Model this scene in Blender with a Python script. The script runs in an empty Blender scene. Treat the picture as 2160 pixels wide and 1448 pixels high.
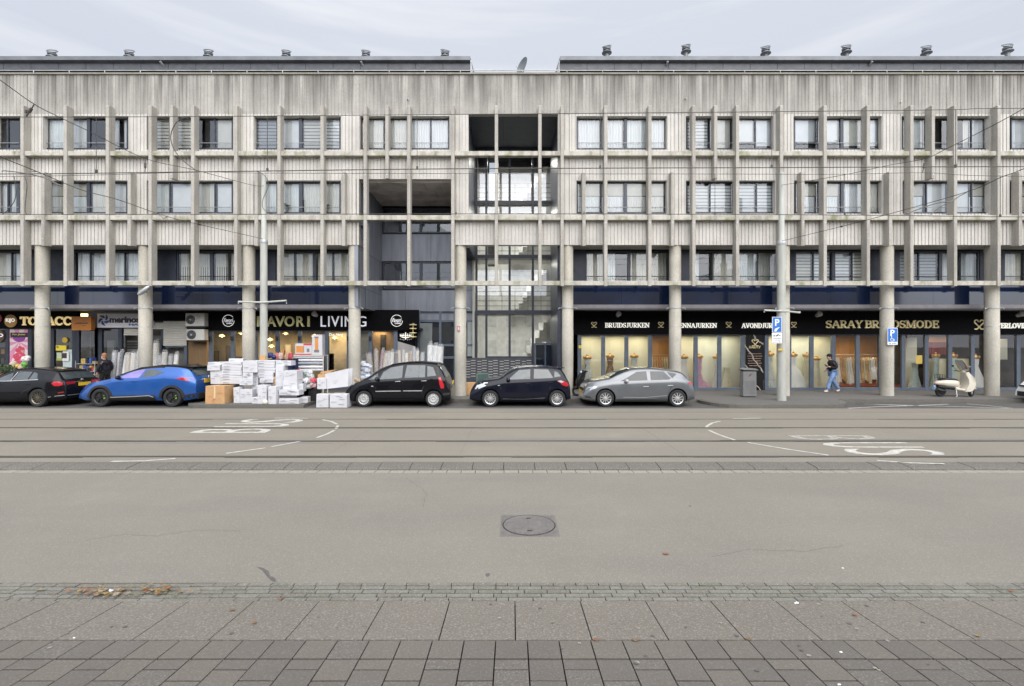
import bpy, bmesh, math, random
from mathutils import Vector, Matrix
R = random.Random(7)
sc = bpy.context.scene
COL = sc.collection
H = 2.35            # eye height above the road
PI = math.pi
def X(px, D): return (px - 1080) * D / 1000.0
def Z(py, D): return H - (py - 724) * D / 1000.0
def PT(px, py, D): return Vector((X(px, D), D, Z(py, D)))

# ------------------------------------------------------------------ materials
MATS = {}
def M(name, col=(.5, .5, .5), rough=.6, metal=0., var=.12, scale=4., bump=0., bscale=60., coat=0., spec=.5,
      emit=None, estr=0., alpha=1., stretch=(1, 1, 1), hue=None, obj=False):
    if name in MATS: return MATS[name]
    m = bpy.data.materials.new(name); m.use_nodes = True
    nt = m.node_tree; n = nt.nodes; L = nt.links
    b = n['Principled BSDF']
    b.inputs['Roughness'].default_value = rough
    b.inputs['Metallic'].default_value = metal
    b.inputs['Coat Weight'].default_value = coat
    b.inputs['Coat Roughness'].default_value = .04
    b.inputs['Specular IOR Level'].default_value = spec
    b.inputs['Alpha'].default_value = alpha
    if obj:
        tc = n.new('ShaderNodeTexCoord'); src = tc.outputs['Object']
    else:
        g = n.new('ShaderNodeNewGeometry'); src = g.outputs['Position']
    mp = n.new('ShaderNodeMapping'); mp.inputs['Scale'].default_value = stretch
    L.new(src, mp.inputs['Vector'])
    nz = n.new('ShaderNodeTexNoise'); nz.inputs['Scale'].default_value = scale; nz.inputs['Detail'].default_value = 6
    L.new(mp.outputs[0], nz.inputs['Vector'])
    cr = n.new('ShaderNodeValToRGB')
    c2 = hue if hue else col
    cr.color_ramp.elements[0].position = .3; cr.color_ramp.elements[1].position = .7
    cr.color_ramp.elements[0].color = (*[max(0, c * (1 - var)) for c in col], 1)
    cr.color_ramp.elements[1].color = (*[min(1, c * (1 + var)) for c in c2], 1)
    L.new(nz.outputs['Fac'], cr.inputs['Fac']); L.new(cr.outputs['Color'], b.inputs['Base Color'])
    if bump:
        nb = n.new('ShaderNodeTexNoise'); nb.inputs['Scale'].default_value = bscale; nb.inputs['Detail'].default_value = 4
        L.new(mp.outputs[0], nb.inputs['Vector'])
        bp = n.new('ShaderNodeBump'); bp.inputs['Strength'].default_value = bump; bp.inputs['Distance'].default_value = .01
        L.new(nb.outputs['Fac'], bp.inputs['Height']); L.new(bp.outputs[0], b.inputs['Normal'])
    if emit:
        b.inputs['Emission Color'].default_value = (*emit, 1); b.inputs['Emission Strength'].default_value = estr
    MATS[name] = m
    return m

def mix_rgb(nt, fac, a, b, mode='MIX'):
    x = nt.nodes.new('ShaderNodeMix'); x.data_type = 'RGBA'; x.blend_type = mode
    for s, v in ((0, fac), (6, a), (7, b)):
        if isinstance(v, (int, float)): x.inputs[s].default_value = v
        elif isinstance(v, tuple): x.inputs[s].default_value = (*v, 1)
        else: nt.links.new(v, x.inputs[s])
    return x.outputs[2]

def ramp(nt, src, p0, p1, c0=(0, 0, 0), c1=(1, 1, 1)):
    r = nt.nodes.new('ShaderNodeValToRGB')
    r.color_ramp.elements[0].position = p0; r.color_ramp.elements[1].position = p1
    r.color_ramp.elements[0].color = (*c0, 1); r.color_ramp.elements[1].color = (*c1, 1)
    nt.links.new(src, r.inputs['Fac']); return r.outputs['Color']

def noise(nt, vec, scale, detail=5, stretch=(1, 1, 1), rough=.55):
    mp = nt.nodes.new('ShaderNodeMapping'); mp.inputs['Scale'].default_value = stretch
    nt.links.new(vec, mp.inputs['Vector'])
    z = nt.nodes.new('ShaderNodeTexNoise'); z.inputs['Scale'].default_value = scale
    z.inputs['Detail'].default_value = detail; z.inputs['Roughness'].default_value = rough
    nt.links.new(mp.outputs[0], z.inputs['Vector']); return z.outputs['Fac']

def concrete(name, base, dark, top_z=None, top_h=1.4, green=0., streak=.5):
    m = bpy.data.materials.new(name); m.use_nodes = True; nt = m.node_tree; n = nt.nodes; L = nt.links
    b = n['Principled BSDF']; b.inputs['Roughness'].default_value = .85; b.inputs['Specular IOR Level'].default_value = .25
    g = n.new('ShaderNodeNewGeometry'); pos = g.outputs['Position']
    c = mix_rgb(nt, ramp(nt, noise(nt, pos, 1.3, 6), .3, .72), base, tuple(x * .8 for x in base))
    # rain streaks: narrow in x, long in z
    s = ramp(nt, noise(nt, pos, 1.0, 5, (5.5, 5.5, .35)), .5, .74)
    c = mix_rgb(nt, mix_rgb(nt, 1., s, (streak,) * 3, 'MULTIPLY'), c, dark)
    f = ramp(nt, noise(nt, pos, 26, 3), .35, .7)
    c = mix_rgb(nt, .22, c, f, 'SOFT_LIGHT')
    if top_z is not None:
        sx = n.new('ShaderNodeSeparateXYZ'); L.new(pos, sx.inputs[0])
        mr = n.new('ShaderNodeMapRange'); mr.inputs[1].default_value = top_z - top_h; mr.inputs[2].default_value = top_z
        L.new(sx.outputs[2], mr.inputs[0])
        ad = n.new('ShaderNodeMath'); ad.operation = 'MULTIPLY'
        st = ramp(nt, noise(nt, pos, 1.0, 6, (3.2, 3.2, .16)), .36, .62)
        pw = n.new('ShaderNodeMath'); pw.operation = 'POWER'; L.new(mr.outputs[0], pw.inputs[0]); pw.inputs[1].default_value = .9
        L.new(pw.outputs[0], ad.inputs[0]); L.new(st, ad.inputs[1])
        c = mix_rgb(nt, ad.outputs[0], c, dark)
    if green:
        gm = ramp(nt, noise(nt, pos, 2.2, 6), .5, .68)
        c = mix_rgb(nt, mix_rgb(nt, 1., gm, (green,) * 3, 'MULTIPLY'), c, (.17, .18, .08))
    L.new(c, b.inputs['Base Color'])
    bp = n.new('ShaderNodeBump'); bp.inputs['Strength'].default_value = .35; bp.inputs['Distance'].default_value = .01
    L.new(noise(nt, pos, 40, 4), bp.inputs['Height']); L.new(bp.outputs[0], b.inputs['Normal'])
    MATS[name] = m; return m

def ground_mat(name, base, fleck, speck=170., var=.85, fl=.35, patch=None, rough=.9):
    m = bpy.data.materials.new(name); m.use_nodes = True; nt = m.node_tree; n = nt.nodes; L = nt.links
    b = n['Principled BSDF']; b.inputs['Roughness'].default_value = rough; b.inputs['Specular IOR Level'].default_value = .2
    g = n.new('ShaderNodeNewGeometry'); pos = g.outputs['Position']
    c = mix_rgb(nt, ramp(nt, noise(nt, pos, .55, 6), .3, .7), base, tuple(x * var for x in base))
    c = mix_rgb(nt, mix_rgb(nt, 1., ramp(nt, noise(nt, pos, .8, 3, (.06, 1.5, 1)), .42, .68), (.6,) * 3, 'MULTIPLY'), c, tuple(x * .86 for x in base))
    c = mix_rgb(nt, ramp(nt, noise(nt, pos, 3.1, 6, (1, .45, 1)), .45, .75), c, tuple(x * (var + .06) for x in base))
    if patch:
        c = mix_rgb(nt, ramp(nt, noise(nt, pos, .35, 4, (.5, 1.6, 1)), .5, .66), c, patch)
    c = mix_rgb(nt, mix_rgb(nt, 1., ramp(nt, noise(nt, pos, speck, 2), .53, .68), (fl,) * 3, 'MULTIPLY'), c, fleck)
    c = mix_rgb(nt, mix_rgb(nt, 1., ramp(nt, noise(nt, pos, speck * .7, 2, (1.1, 1, 1)), .56, .7), (fl,) * 3, 'MULTIPLY'), c, tuple(x * .55 for x in base))
    L.new(c, b.inputs['Base Color'])
    bp = n.new('ShaderNodeBump'); bp.inputs['Strength'].default_value = .4; bp.inputs['Distance'].default_value = .006
    L.new(noise(nt, pos, speck, 3), bp.inputs['Height']); L.new(bp.outputs[0], b.inputs['Normal'])
    MATS[name] = m; return m

def glass_mat(name, tint=(.9, .94, .95), f0=.1, rough=.015, dark=0.):
    m = bpy.data.materials.new(name); m.use_nodes = True; nt = m.node_tree; n = nt.nodes; L = nt.links
    for x in list(n): n.remove(x)
    o = n.new('ShaderNodeOutputMaterial'); t = n.new('ShaderNodeBsdfTransparent'); t.inputs[0].default_value = (*tint, 1)
    g = n.new('ShaderNodeBsdfGlossy'); g.inputs['Roughness'].default_value = rough; g.inputs[0].default_value = (.95, .97, 1, 1)
    fr = n.new('ShaderNodeFresnel'); fr.inputs[0].default_value = 1.5
    mr = n.new('ShaderNodeMapRange'); mr.inputs[1].default_value = .04; mr.inputs[2].default_value = 1
    mr.inputs[3].default_value = f0; mr.inputs[4].default_value = 1
    L.new(fr.outputs[0], mr.inputs[0])
    geo = n.new('ShaderNodeNewGeometry')
    bp = n.new('ShaderNodeBump'); bp.inputs['Strength'].default_value = .04; bp.inputs['Distance'].default_value = .02
    L.new(noise(nt, geo.outputs['Position'], .9, 2), bp.inputs['Height']); L.new(bp.outputs[0], g.inputs['Normal'])
    mx = n.new('ShaderNodeMixShader'); L.new(mr.outputs[0], mx.inputs[0]); L.new(t.outputs[0], mx.inputs[1]); L.new(g.outputs[0], mx.inputs[2])
    L.new(mx.outputs[0], o.inputs[0]); MATS[name] = m; return m

CONC = concrete('ribbed_concrete', (.555, .53, .485), (.33, .31, .28), streak=.45)
CONCP = concrete('parapet_concrete', (.405, .385, .35), (.125, .115, .102), top_z=13.62, top_h=1.9, streak=.65)
CONCF = concrete('fin_concrete', (.41, .385, .34), (.20, .182, .156), top_z=12.5, top_h=.5, streak=.6)
CONCL = concrete('ledge_concrete', (.49, .462, .405), (.17, .155, .125), green=.75, streak=.75)
CONCC = concrete('column_concrete', (.50, .47, .40), (.30, .27, .21), streak=.4)
COPE = concrete('coping_concrete', (.26, .245, .21), (.13, .12, .10), green=.5)
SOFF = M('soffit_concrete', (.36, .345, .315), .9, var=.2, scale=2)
FRAME = M('dark_blue_frame', (.028, .034, .05), .4, var=.1)
FRAMEG = M('blue_grey_frame', (.10, .125, .165), .4, var=.12)
BLACK = M('black_panel', (.006, .006, .008), .45, var=.2, spec=.15)
SIGNB = M('black_sign', (.004, .004, .005), .6, var=.2, spec=.06)
NAVY = M('navy_gloss_panel', (.006, .012, .036), .07, var=.4, scale=.8, spec=.8, coat=.4)
GREYP = M('grey_cladding', (.21, .225, .26), .4, metal=.15, var=.22, scale=1.2, stretch=(3, 3, .4))
DARKP = M('dark_cladding', (.03, .034, .048), .4, var=.2, spec=.25)
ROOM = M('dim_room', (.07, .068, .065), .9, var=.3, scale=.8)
GLASS = glass_mat('window_glass', (.92, .95, .96), f0=.075)
GLASSD = glass_mat('shop_glass', (.93, .94, .93), f0=.075)
NET = M('net_curtain', (.84, .86, .84), .9, var=.06, scale=3)
NETS = [NET, M('cream_net_curtain', (.78, .75, .68), .9, var=.06, scale=3), M('white_net_curtain', (.88, .88, .88), .9, var=.04, scale=3)]
BEIGE = M('beige_curtain', (.64, .60, .51), .9, var=.1, scale=3)
BLIND = M('pale_blind', (.78, .80, .82), .8, var=.05)
BLINDS = [BLIND, M('white_blind', (.86, .86, .85), .8, var=.04), M('warm_blind', (.70, .67, .60), .8, var=.05)]
STEEL = M('galvanised_steel', (.45, .46, .47), .45, metal=.6, var=.15)
ZINC = M('zinc_roof', (.17, .178, .186), .5, metal=.4, var=.2, scale=1.5)
ZINCD = M('dark_zinc', (.075, .076, .084), .5, metal=.3, var=.2)
WHITE = M('white_paint', (.66, .66, .65), .5, var=.04)
POLE = M('pole_paint', (.39, .395, .355), .6, var=.14, scale=3, stretch=(2, 2, .5))
WIRE = M('wire_metal', (.055, .05, .046), .6, var=.1)
GOLD = M('gold_letter', (.88, .66, .34), .4, metal=.1, var=.35, scale=9)
CHROME = M('gold_chrome_letter', (.95, .78, .36), .25, metal=.05, var=.45, scale=9, stretch=(1.5, 1, .4))
CREAML = M('cream_letter', (.86, .84, .76), .5, var=.03, emit=(1, .97, .88), estr=.4)
WHITEL = M('white_letter', (.88, .88, .9), .5, var=.02, emit=(.9, .9, 1), estr=.25)
TYRE = M('tyre_rubber', (.018, .018, .019), .8, var=.2)
BLKPL = M('black_plastic', (.015, .015, .016), .55, var=.15)
SILV = M('silver_alloy', (.58, .58, .58), .35, metal=.75, var=.08)
BLKAL = M('black_alloy', (.02, .02, .022), .3, metal=.3, var=.1)
WSGL = M('windscreen_glass', (.025, .032, .032), .12, var=.2, spec=.3)
CARGL = M('car_glass', (.05, .062, .066), .03, var=.2, spec=.8)
CARGD = M('dark_car_glass', (.025, .030, .034), .03, var=.2, spec=.6)
REDL = M('red_lamp', (.42, .012, .02), .15, var=.15, coat=.6)
LAMPC = M('clear_lamp', (.50, .52, .53), .12, metal=.15, var=.2, coat=.5)
YPLATE = M('yellow_plate', (.75, .47, .03), .5, var=.04)
CARD = M('white_carton', (.54, .54, .56), .7, var=.05, scale=3)
CARDB = M('brown_carton', (.47, .28, .13), .8, var=.1, scale=6)
PRINT = M('grey_print', (.30, .31, .34), .8, var=.1)
PRINTR = M('red_print', (.62, .22, .14), .8, var=.1)
ASPH = ground_mat('asphalt', (.210, .194, .163), (.36, .35, .32), 75, .84, .34, patch=(.174, .161, .138))
TRAMB = ground_mat('tram_asphalt', (.224, .203, .165), (.35, .34, .31), 40, .84, .25, patch=(.192, .175, .148))
PARK = ground_mat('parking_brick', (.092, .089, .084), (.26, .25, .24), 40, .8, .35)
SLAB = ground_mat('paving_slab', (.172, .154, .130), (.33, .31, .28), 60, .86, .5)
TILES = [ground_mat('paver_' + k, c, f, 70, .86, fl) for k, c, f, fl in (
    ('slate', (.137, .123, .106), (.24, .23, .22), .3), ('warm', (.147, .132, .112), (.26, .25, .23), .3),
    ('cool', (.130, .117, .103), (.24, .23, .22), .3), ('flecked', (.138, .125, .109), (.26, .24, .215), .55))]
KERB = ground_mat('kerb_granite', (.140, .130, .112), (.33, .32, .3), 60, .8, .5)
GUT = [ground_mat('gutter_brick_' + k, c, (.34, .33, .28), 60, .85, .45) for k, c in (('grey', (.165, .157, .134)), ('pale', (.188, .18, .155)), ('moss', (.16, .155, .127)))]
YTILE = ground_mat('pale_edge_tile', (.27, .253, .21), (.55, .53, .47), 60, .85, .3)
JOINT = M('joint_dirt', (.052, .046, .036), .95, var=.4, scale=8)
RAILM = M('rail_steel', (.11, .10, .09), .5, metal=.4, var=.3, scale=3, stretch=(.3, 3, 1))
GROOVE = M('rail_groove', (.028, .024, .02), .9, var=.4, scale=2, stretch=(.3, 1, 1))
WALK = ground_mat('sidewalk_paving', (.135, .13, .122), (.24, .23, .22), 40, .85, .35)
MARK = M('road_marking', (.43, .415, .37), .8, var=.28, scale=9, bump=.2)
MARKW = M('worn_marking', (.29, .275, .24), .85, var=.35, scale=9)

# ------------------------------------------------------------------ mesh builder
class MB:
    def __init__(s): s.v = []; s.f = []; s.m = []
    def add(s, vs, fs, mi=0):
        o = len(s.v); s.v += [tuple(v) for v in vs]
        for f in fs: s.f.append([i + o for i in f]); s.m.append(mi)
        return s
    def box(s, x0, x1, y0, y1, z0, z1, mi=0, skip=''):
        if x0 > x1: x0, x1 = x1, x0
        if y0 > y1: y0, y1 = y1, y0
        if z0 > z1: z0, z1 = z1, z0
        vs = [(x0, y0, z0), (x1, y0, z0), (x1, y1, z0), (x0, y1, z0), (x0, y0, z1), (x1, y0, z1), (x1, y1, z1), (x0, y1, z1)]
        fs = {'b': [0, 3, 2, 1], 't': [4, 5, 6, 7], 'f': [0, 1, 5, 4], 'r': [1, 2, 6, 5], 'k': [2, 3, 7, 6], 'l': [3, 0, 4, 7]}
        return s.add(vs, [f for k, f in fs.items() if k not in skip], mi)
    def tf(s, mat, start=0):
        for i in range(start, len(s.v)): s.v[i] = tuple(mat @ Vector(s.v[i]))
        return s
    def prism(s, poly, y0, y1, mi=0):     # poly in (x,z) counter-clockwise seen from -y
        n = len(poly)
        vs = [(x, y0, z) for x, z in poly] + [(x, y1, z) for x, z in poly]
        fs = [list(range(n)), list(range(2 * n - 1, n - 1, -1))]
        for i in range(n):
            j = (i + 1) % n; fs.append([j, i, i + n, j + n])
        return s.add(vs, fs, mi)
    def flat(s, poly, z0, z1, mi=0):      # poly in (x,y)
        n = len(poly)
        vs = [(x, y, z1) for x, y in poly] + [(x, y, z0) for x, y in poly]
        fs = [list(range(n)), list(range(2 * n - 1, n - 1, -1))]
        for i in range(n):
            j = (i + 1) % n; fs.append([j, i, i + n, j + n])
        return s.add(vs, fs, mi)
    def tube(s, pts, r, seg=6, mi=0, caps=True):
        pts = [Vector(p) for p in pts]; n = len(pts)
        rs = r if isinstance(r, (list, tuple)) else [r] * n
        rings = []
        for i, p in enumerate(pts):
            d = (pts[min(i + 1, n - 1)] - pts[max(i - 1, 0)])
            if d.length < 1e-9: d = Vector((0, 0, 1))
            d.normalize()
            a = d.orthogonal().normalized() if i == 0 else (pa - d * pa.dot(d)).normalized()
            pa = a; b = d.cross(a)
            rings.append([p + (a * math.cos(2 * PI * k / seg) + b * math.sin(2 * PI * k / seg)) * rs[i] for k in range(seg)])
        vs = [q for rg in rings for q in rg]; fs = []
        for i in range(n - 1):
            for k in range(seg):
                k2 = (k + 1) % seg
                fs.append([i * seg + k, i * seg + k2, (i + 1) * seg + k2, (i + 1) * seg + k])
        if caps:
            fs.append(list(range(seg - 1, -1, -1))); fs.append([(n - 1) * seg + k for k in range(seg)])
        return s.add(vs, fs, mi)
    def lathe(s, prof, c=(0, 0, 0), seg=16, axis='z', mi=0, sx=1., sy=1., caps=True):   # prof: (r, h)
        vs = []; n = len(prof)
        for r, h in prof:
            for k in range(seg):
                a = 2 * PI * k / seg; u, w = r * math.cos(a) * sx, r * math.sin(a) * sy
                p = (u, w, h) if axis == 'z' else ((u, h, -w) if axis == 'y' else (h, u, w))
                vs.append((p[0] + c[0], p[1] + c[1], p[2] + c[2]))
        fs = []
        for i in range(n - 1):
            for k in range(seg):
                k2 = (k + 1) % seg
                fs.append([i * seg + k, i * seg + k2, (i + 1) * seg + k2, (i + 1) * seg + k])
        if caps: fs.append(list(range(seg - 1, -1, -1))); fs.append([(n - 1) * seg + k for k in range(seg)])
        return s.add(vs, fs, mi)
    def blob(s, c, r, mi=0, jit=.12, seg=8, rings=6, rnd=R):
        rx, ry, rz = r if isinstance(r, (tuple, list)) else (r, r, r)
        vs = []
        for i in range(rings + 1):
            t = PI * i / rings
            for k in range(seg):
                a = 2 * PI * k / seg; j = 1 + rnd.uniform(-jit, jit) * (0 < i < rings)
                vs.append((c[0] + rx * math.sin(t) * math.cos(a) * j, c[1] + ry * math.sin(t) * math.sin(a) * j, c[2] + rz * math.cos(t) * j))
        fs = []
        for i in range(rings):
            for k in range(seg):
                k2 = (k + 1) % seg
                fs.append([i * seg + k, (i + 1) * seg + k, (i + 1) * seg + k2, i * seg + k2])
        return s.add(vs, fs, mi)
    def wavy(s, x0, x1, z0, z1, y, amp=.03, wl=.14, mi=0, rnd=R):
        n = max(4, int((x1 - x0) / wl * 6)); ph = rnd.uniform(0, 6)
        vs = []
        for i in range(n + 1):
            x = x0 + (x1 - x0) * i / n
            a = amp * math.sin(2 * PI * (x - x0) / wl + ph + .8 * math.sin(x * 5)) + amp * .5 * math.sin(2 * PI * (x - x0) / (wl * 2.7) + 2 * ph)
            vs += [(x, y + a, z0), (x, y + a, z1)]
        return s.add(vs, [[2 * i, 2 * i + 2, 2 * i + 3, 2 * i + 1] for i in range(n)], mi)
    def build(s, name, mats, parent=None, smooth=False, bevel=0., loc=None, sharp=None, recalc=False):
        off = Vector((0, 0, 0))
        if parent is not None:
            q = parent
            while q is not None: off += q.location; q = q.parent
        elif loc is not None: off = Vector(loc)
        me = bpy.data.meshes.new(name)
        me.from_pydata([tuple(Vector(v) - off) for v in s.v], [], s.f)
        for m in (mats if isinstance(mats, (list, tuple)) else [mats]): me.materials.append(m)
        me.polygons.foreach_set('material_index', s.m)
        if recalc:
            b = bmesh.new(); b.from_mesh(me); bmesh.ops.recalc_face_normals(b, faces=b.faces); b.to_mesh(me); b.free()
        if smooth:
            me.polygons.foreach_set('use_smooth', [True] * len(me.polygons))
            me.set_sharp_from_angle(angle=sharp if sharp else math.radians(40))
        me.update()
        o = bpy.data.objects.new(name, me); COL.objects.link(o)
        if parent is not None: o.parent = parent
        elif loc is not None: o.location = loc
        if bevel:
            bv = o.modifiers.new('bevel', 'BEVEL'); bv.width = bevel; bv.segments = 2; bv.limit_method = 'ANGLE'
        return o

def tag(o, label=None, cat=None, group=None, kind=None):
    if label: o['label'] = label
    if cat: o['category'] = cat
    if group: o['group'] = group
    if kind: o['kind'] = kind
    return o
def thing(name, label, cat, loc=(0, 0, 0), group=None):
    o = bpy.data.objects.new(name, None); o.empty_display_size = .2; COL.objects.link(o); o.location = loc
    return tag(o, label, cat, group)
def struct(name, mb, mats, **k):
    return tag(mb.build(name, mats, **k), kind='structure')
def copy_tree(o, parent=None):
    c = o.copy(); COL.objects.link(c)
    if parent: c.parent = parent
    for ch in [x for x in o.children if x is not c]: copy_tree(ch, c)
    return c

# ------------------------------------------------------------------ lettering
def text_mb(txt, x0, x1, z0, z1, y, depth=.03, bold=0., mi=0, shear=0.):
    cu = bpy.data.curves.new('lettering', 'FONT'); cu.body = txt; cu.extrude = .05; cu.offset = bold; cu.shear = shear
    cu.resolution_u = 3
    ob = bpy.data.objects.new('lettering', cu); COL.objects.link(ob)
    dg = bpy.context.evaluated_depsgraph_get(); me = bpy.data.meshes.new_from_object(ob.evaluated_get(dg))
    bpy.data.objects.remove(ob); bpy.data.curves.remove(cu)
    vs = [v.co.copy() for v in me.vertices]; fs = [list(p.vertices) for p in me.polygons]
    bpy.data.meshes.remove(me)
    xs = [v.x for v in vs]; ys = [v.y for v in vs]
    ax, bx, ay, by = min(xs), max(xs), min(ys), max(ys)
    mb = MB()
    mb.add([(x0 + (v.x - ax) / (bx - ax) * (x1 - x0), y - (depth if v.z > 0 else 0), z0 + (v.y - ay) / (by - ay) * (z1 - z0)) for v in vs], fs, mi)
    return mb
def arc(cx, cy, rx, ry, a0, a1, n=9):
    return [(cx + rx * math.cos(math.radians(a0 + (a1 - a0) * i / n)), cy + ry * math.sin(math.radians(a0 + (a1 - a0) * i / n))) for i in range(n + 1)]
# slab-serif capitals as strokes: (width, points); 'k' thick, 'n' thin; serifs are short bars
_k, _n, _s = .19, .11, .10
def _bar(x0, x1, y): return (_s, [(x0, y), (x1, y)])
SERIF = {
 'A': (.82, [(_n, [(.08, .05), (.40, .97)]), (_k, [(.42, .97), (.72, .05)]), (_n, [(.2, .36), (.62, .36)]), _bar(0, .24, .05), _bar(.56, .84, .05)]),
 'B': (.68, [(_k, [(.17, .0), (.17, 1)]), (_s, [(.02, .95), (.38, .95)] + arc(.38, .73, .18, .21, 90, -90) + [(.2, .52)]), (_k * .8, arc(.38, .73, .2, .2, 60, -60)), (_s, [(.02, .05), (.4, .05)] + arc(.4, .28, .2, .23, -90, 90) + [(.2, .52)]), (_k * .8, arc(.42, .28, .2, .2, 60, -60))]),
 'C': (.74, [(_k * .9, arc(.4, .5, .3, .43, 70, 290, 14)), (_n, arc(.42, .5, .28, .44, 35, 75, 4)), (_n, arc(.42, .5, .28, .44, 285, 325, 4)), (_n, [(.66, .66), (.66, .97)])]),
 'D': (.78, [(_k, [(.17, 0), (.17, 1)]), (_s, [(.02, .95), (.36, .95)] + arc(.36, .5, .32, .45, 90, -90, 12) + [(.02, .05)]), (_k, arc(.38, .5, .29, .4, 55, -55, 8))]),
 'E': (.66, [(_k, [(.17, 0), (.17, 1)]), (_s, [(.02, .95), (.6, .95)]), (_s, [(.02, .05), (.62, .05)]), (_s, [(.2, .52), (.48, .52)]), (_n, [(.58, .98), (.58, .72)]), (_n, [(.6, .02), (.6, .3)]), (_n, [(.47, .4), (.47, .64)])]),
 'G': (.8, [(_k * .9, arc(.4, .5, .3, .43, 65, 300, 14)), (_n, arc(.42, .5, .28, .44, 35, 70, 4)), (_k * .8, [(.64, .05), (.64, .42)]), _bar(.5, .8, .42)]),
 'H': (.86, [(_k, [(.17, 0), (.17, 1)]), (_k, [(.69, 0), (.69, 1)]), (_n, [(.2, .52), (.66, .52)]), _bar(.02, .32, .05), _bar(.02, .32, .95), _bar(.54, .84, .05), _bar(.54, .84, .95)]),
 'I': (.36, [(_k, [(.18, 0), (.18, 1)]), _bar(.02, .34, .05), _bar(.02, .34, .95)]),
 'J': (.52, [(_k, [(.34, .98), (.34, .2)]), (_n, [(.34, .24)] + arc(.2, .18, .14, .14, 0, -150, 6)), _bar(.18, .5, .95)]),
 'K': (.82, [(_k, [(.17, 0), (.17, 1)]), (_n, [(.66, .95), (.24, .45)]), (_k, [(.34, .58), (.7, .05)]), _bar(.02, .32, .05), _bar(.02, .32, .95), _bar(.52, .8, .95), _bar(.54, .84, .05)]),
 'L': (.64, [(_k, [(.17, 0), (.17, 1)]), _bar(.02, .34, .95), (_s, [(.02, .05), (.6, .05)]), (_n, [(.58, .02), (.58, .34)])]),
 'M': (1.0, [(_n, [(.14, .02), (.14, .98)]), (_k, [(.18, .96), (.48, .08)]), (_n, [(.5, .08), (.8, .96)]), (_k, [(.83, .02), (.83, .98)]), _bar(0, .28, .05), _bar(.66, 1, .05), _bar(0, .2, .95), _bar(.78, 1, .95)]),
 'N': (.86, [(_n, [(.15, .02), (.15, .98)]), (_k, [(.16, .94), (.68, .08)]), (_n, [(.7, .02), (.7, .98)]), _bar(0, .28, .05), _bar(0, .2, .95), _bar(.54, .84, .95)]),
 'O': (.82, [(_k, arc(.4, .5, .3, .42, 125, 235, 8)), (_k, arc(.4, .5, .3, .42, 55, -55, 8)), (_n, arc(.4, .5, .29, .44, 50, 130, 6)), (_n, arc(.4, .5, .29, .44, 230, 310, 6))]),
 'R': (.76, [(_k, [(.17, 0), (.17, 1)]), (_s, [(.02, .95), (.38, .95)] + arc(.38, .71, .2, .23, 90, -90) + [(.2, .48)]), (_k * .8, arc(.38, .71, .21, .22, 60, -60)), (_k, [(.34, .46), (.6, .05)]), _bar(.02, .32, .05), _bar(.54, .76, .05)]),
 'S': (.62, [(_k * .85, arc(.3, .72, .22, .2, 150, 262, 6) + arc(.3, .28, .23, .23, 82, -30, 6)), (_n, arc(.3, .73, .2, .21, 30, 150, 6)), (_n, arc(.3, .27, .22, .22, 210, 330, 6)), (_n, [(.51, .97), (.51, .72)]), (_n, [(.08, .03), (.08, .3)])]),
 'T': (.72, [(_k, [(.36, 0), (.36, 1)]), (_s, [(.04, .95), (.68, .95)]), _bar(.2, .52, .05), (_n, [(.06, .98), (.06, .72)]), (_n, [(.66, .98), (.66, .72)])]),
 'U': (.82, [(_k, [(.18, .98), (.18, .3)]), (_n, arc(.42, .3, .24, .25, 180, 360, 8)), (_n, [(.66, .28), (.66, .98)]), _bar(.02, .34, .95), _bar(.52, .8, .95)]),
 'V': (.8, [(_k, [(.12, .95), (.4, .05)]), (_n, [(.42, .05), (.68, .95)]), _bar(0, .28, .95), _bar(.54, .8, .95)]),
 'Y': (.8, [(_k, [(.12, .95), (.4, .45)]), (_n, [(.42, .46), (.68, .95)]), (_k, [(.4, .5), (.4, 0)]), _bar(0, .28, .95), _bar(.54, .8, .95), _bar(.24, .56, .05)]),
 ' ': (.4, []),
}
def ribbon(mb, pts, w, y0, y1, mi=0):
    n = len(pts); L_, R_ = [], []
    for i in range(n):
        a = Vector(pts[max(i - 1, 0)]); b = Vector(pts[min(i + 1, n - 1)]); d = (b - a); d.normalize(); q = Vector((-d.y, d.x)) * w / 2
        L_.append(Vector(pts[i]) + q); R_.append(Vector(pts[i]) - q)
    vs = []
    for i in range(n): vs += [(R_[i].x, y0, R_[i].y), (L_[i].x, y0, L_[i].y), (R_[i].x, y1, R_[i].y), (L_[i].x, y1, L_[i].y)]
    fs = [[0, 1, 3, 2], [4 * n - 4, 4 * n - 2, 4 * n - 1, 4 * n - 3]]
    for i in range(n - 1):
        a, b = 4 * i, 4 * i + 4
        fs += [[a, b, b + 1, a + 1], [a + 2, a + 3, b + 3, b + 2], [a, a + 2, b + 2, b], [a + 1, b + 1, b + 3, a + 3]]
    mb.add(vs, fs, mi)
def serif_widths(txt): return sum(SERIF[c][0] for c in txt)
def serif_letters(txt, x0, x1, z0, z1, y, mat, parent, depth=.03, only=None):
    u = (x1 - x0) / serif_widths(txt); h = z1 - z0; cx = x0
    for c in txt:
        w, st = SERIF[c]
        if st:
            mb = MB()
            for i, (sw, pts) in enumerate(st):
                ribbon(mb, [(cx + p[0] * u, z0 + p[1] * h) for p in pts], sw * (u + h) / 2, y - depth - .0012 * i, y + .001 * i)
            mb.build('letter', mat, parent)
        cx += w * u
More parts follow.
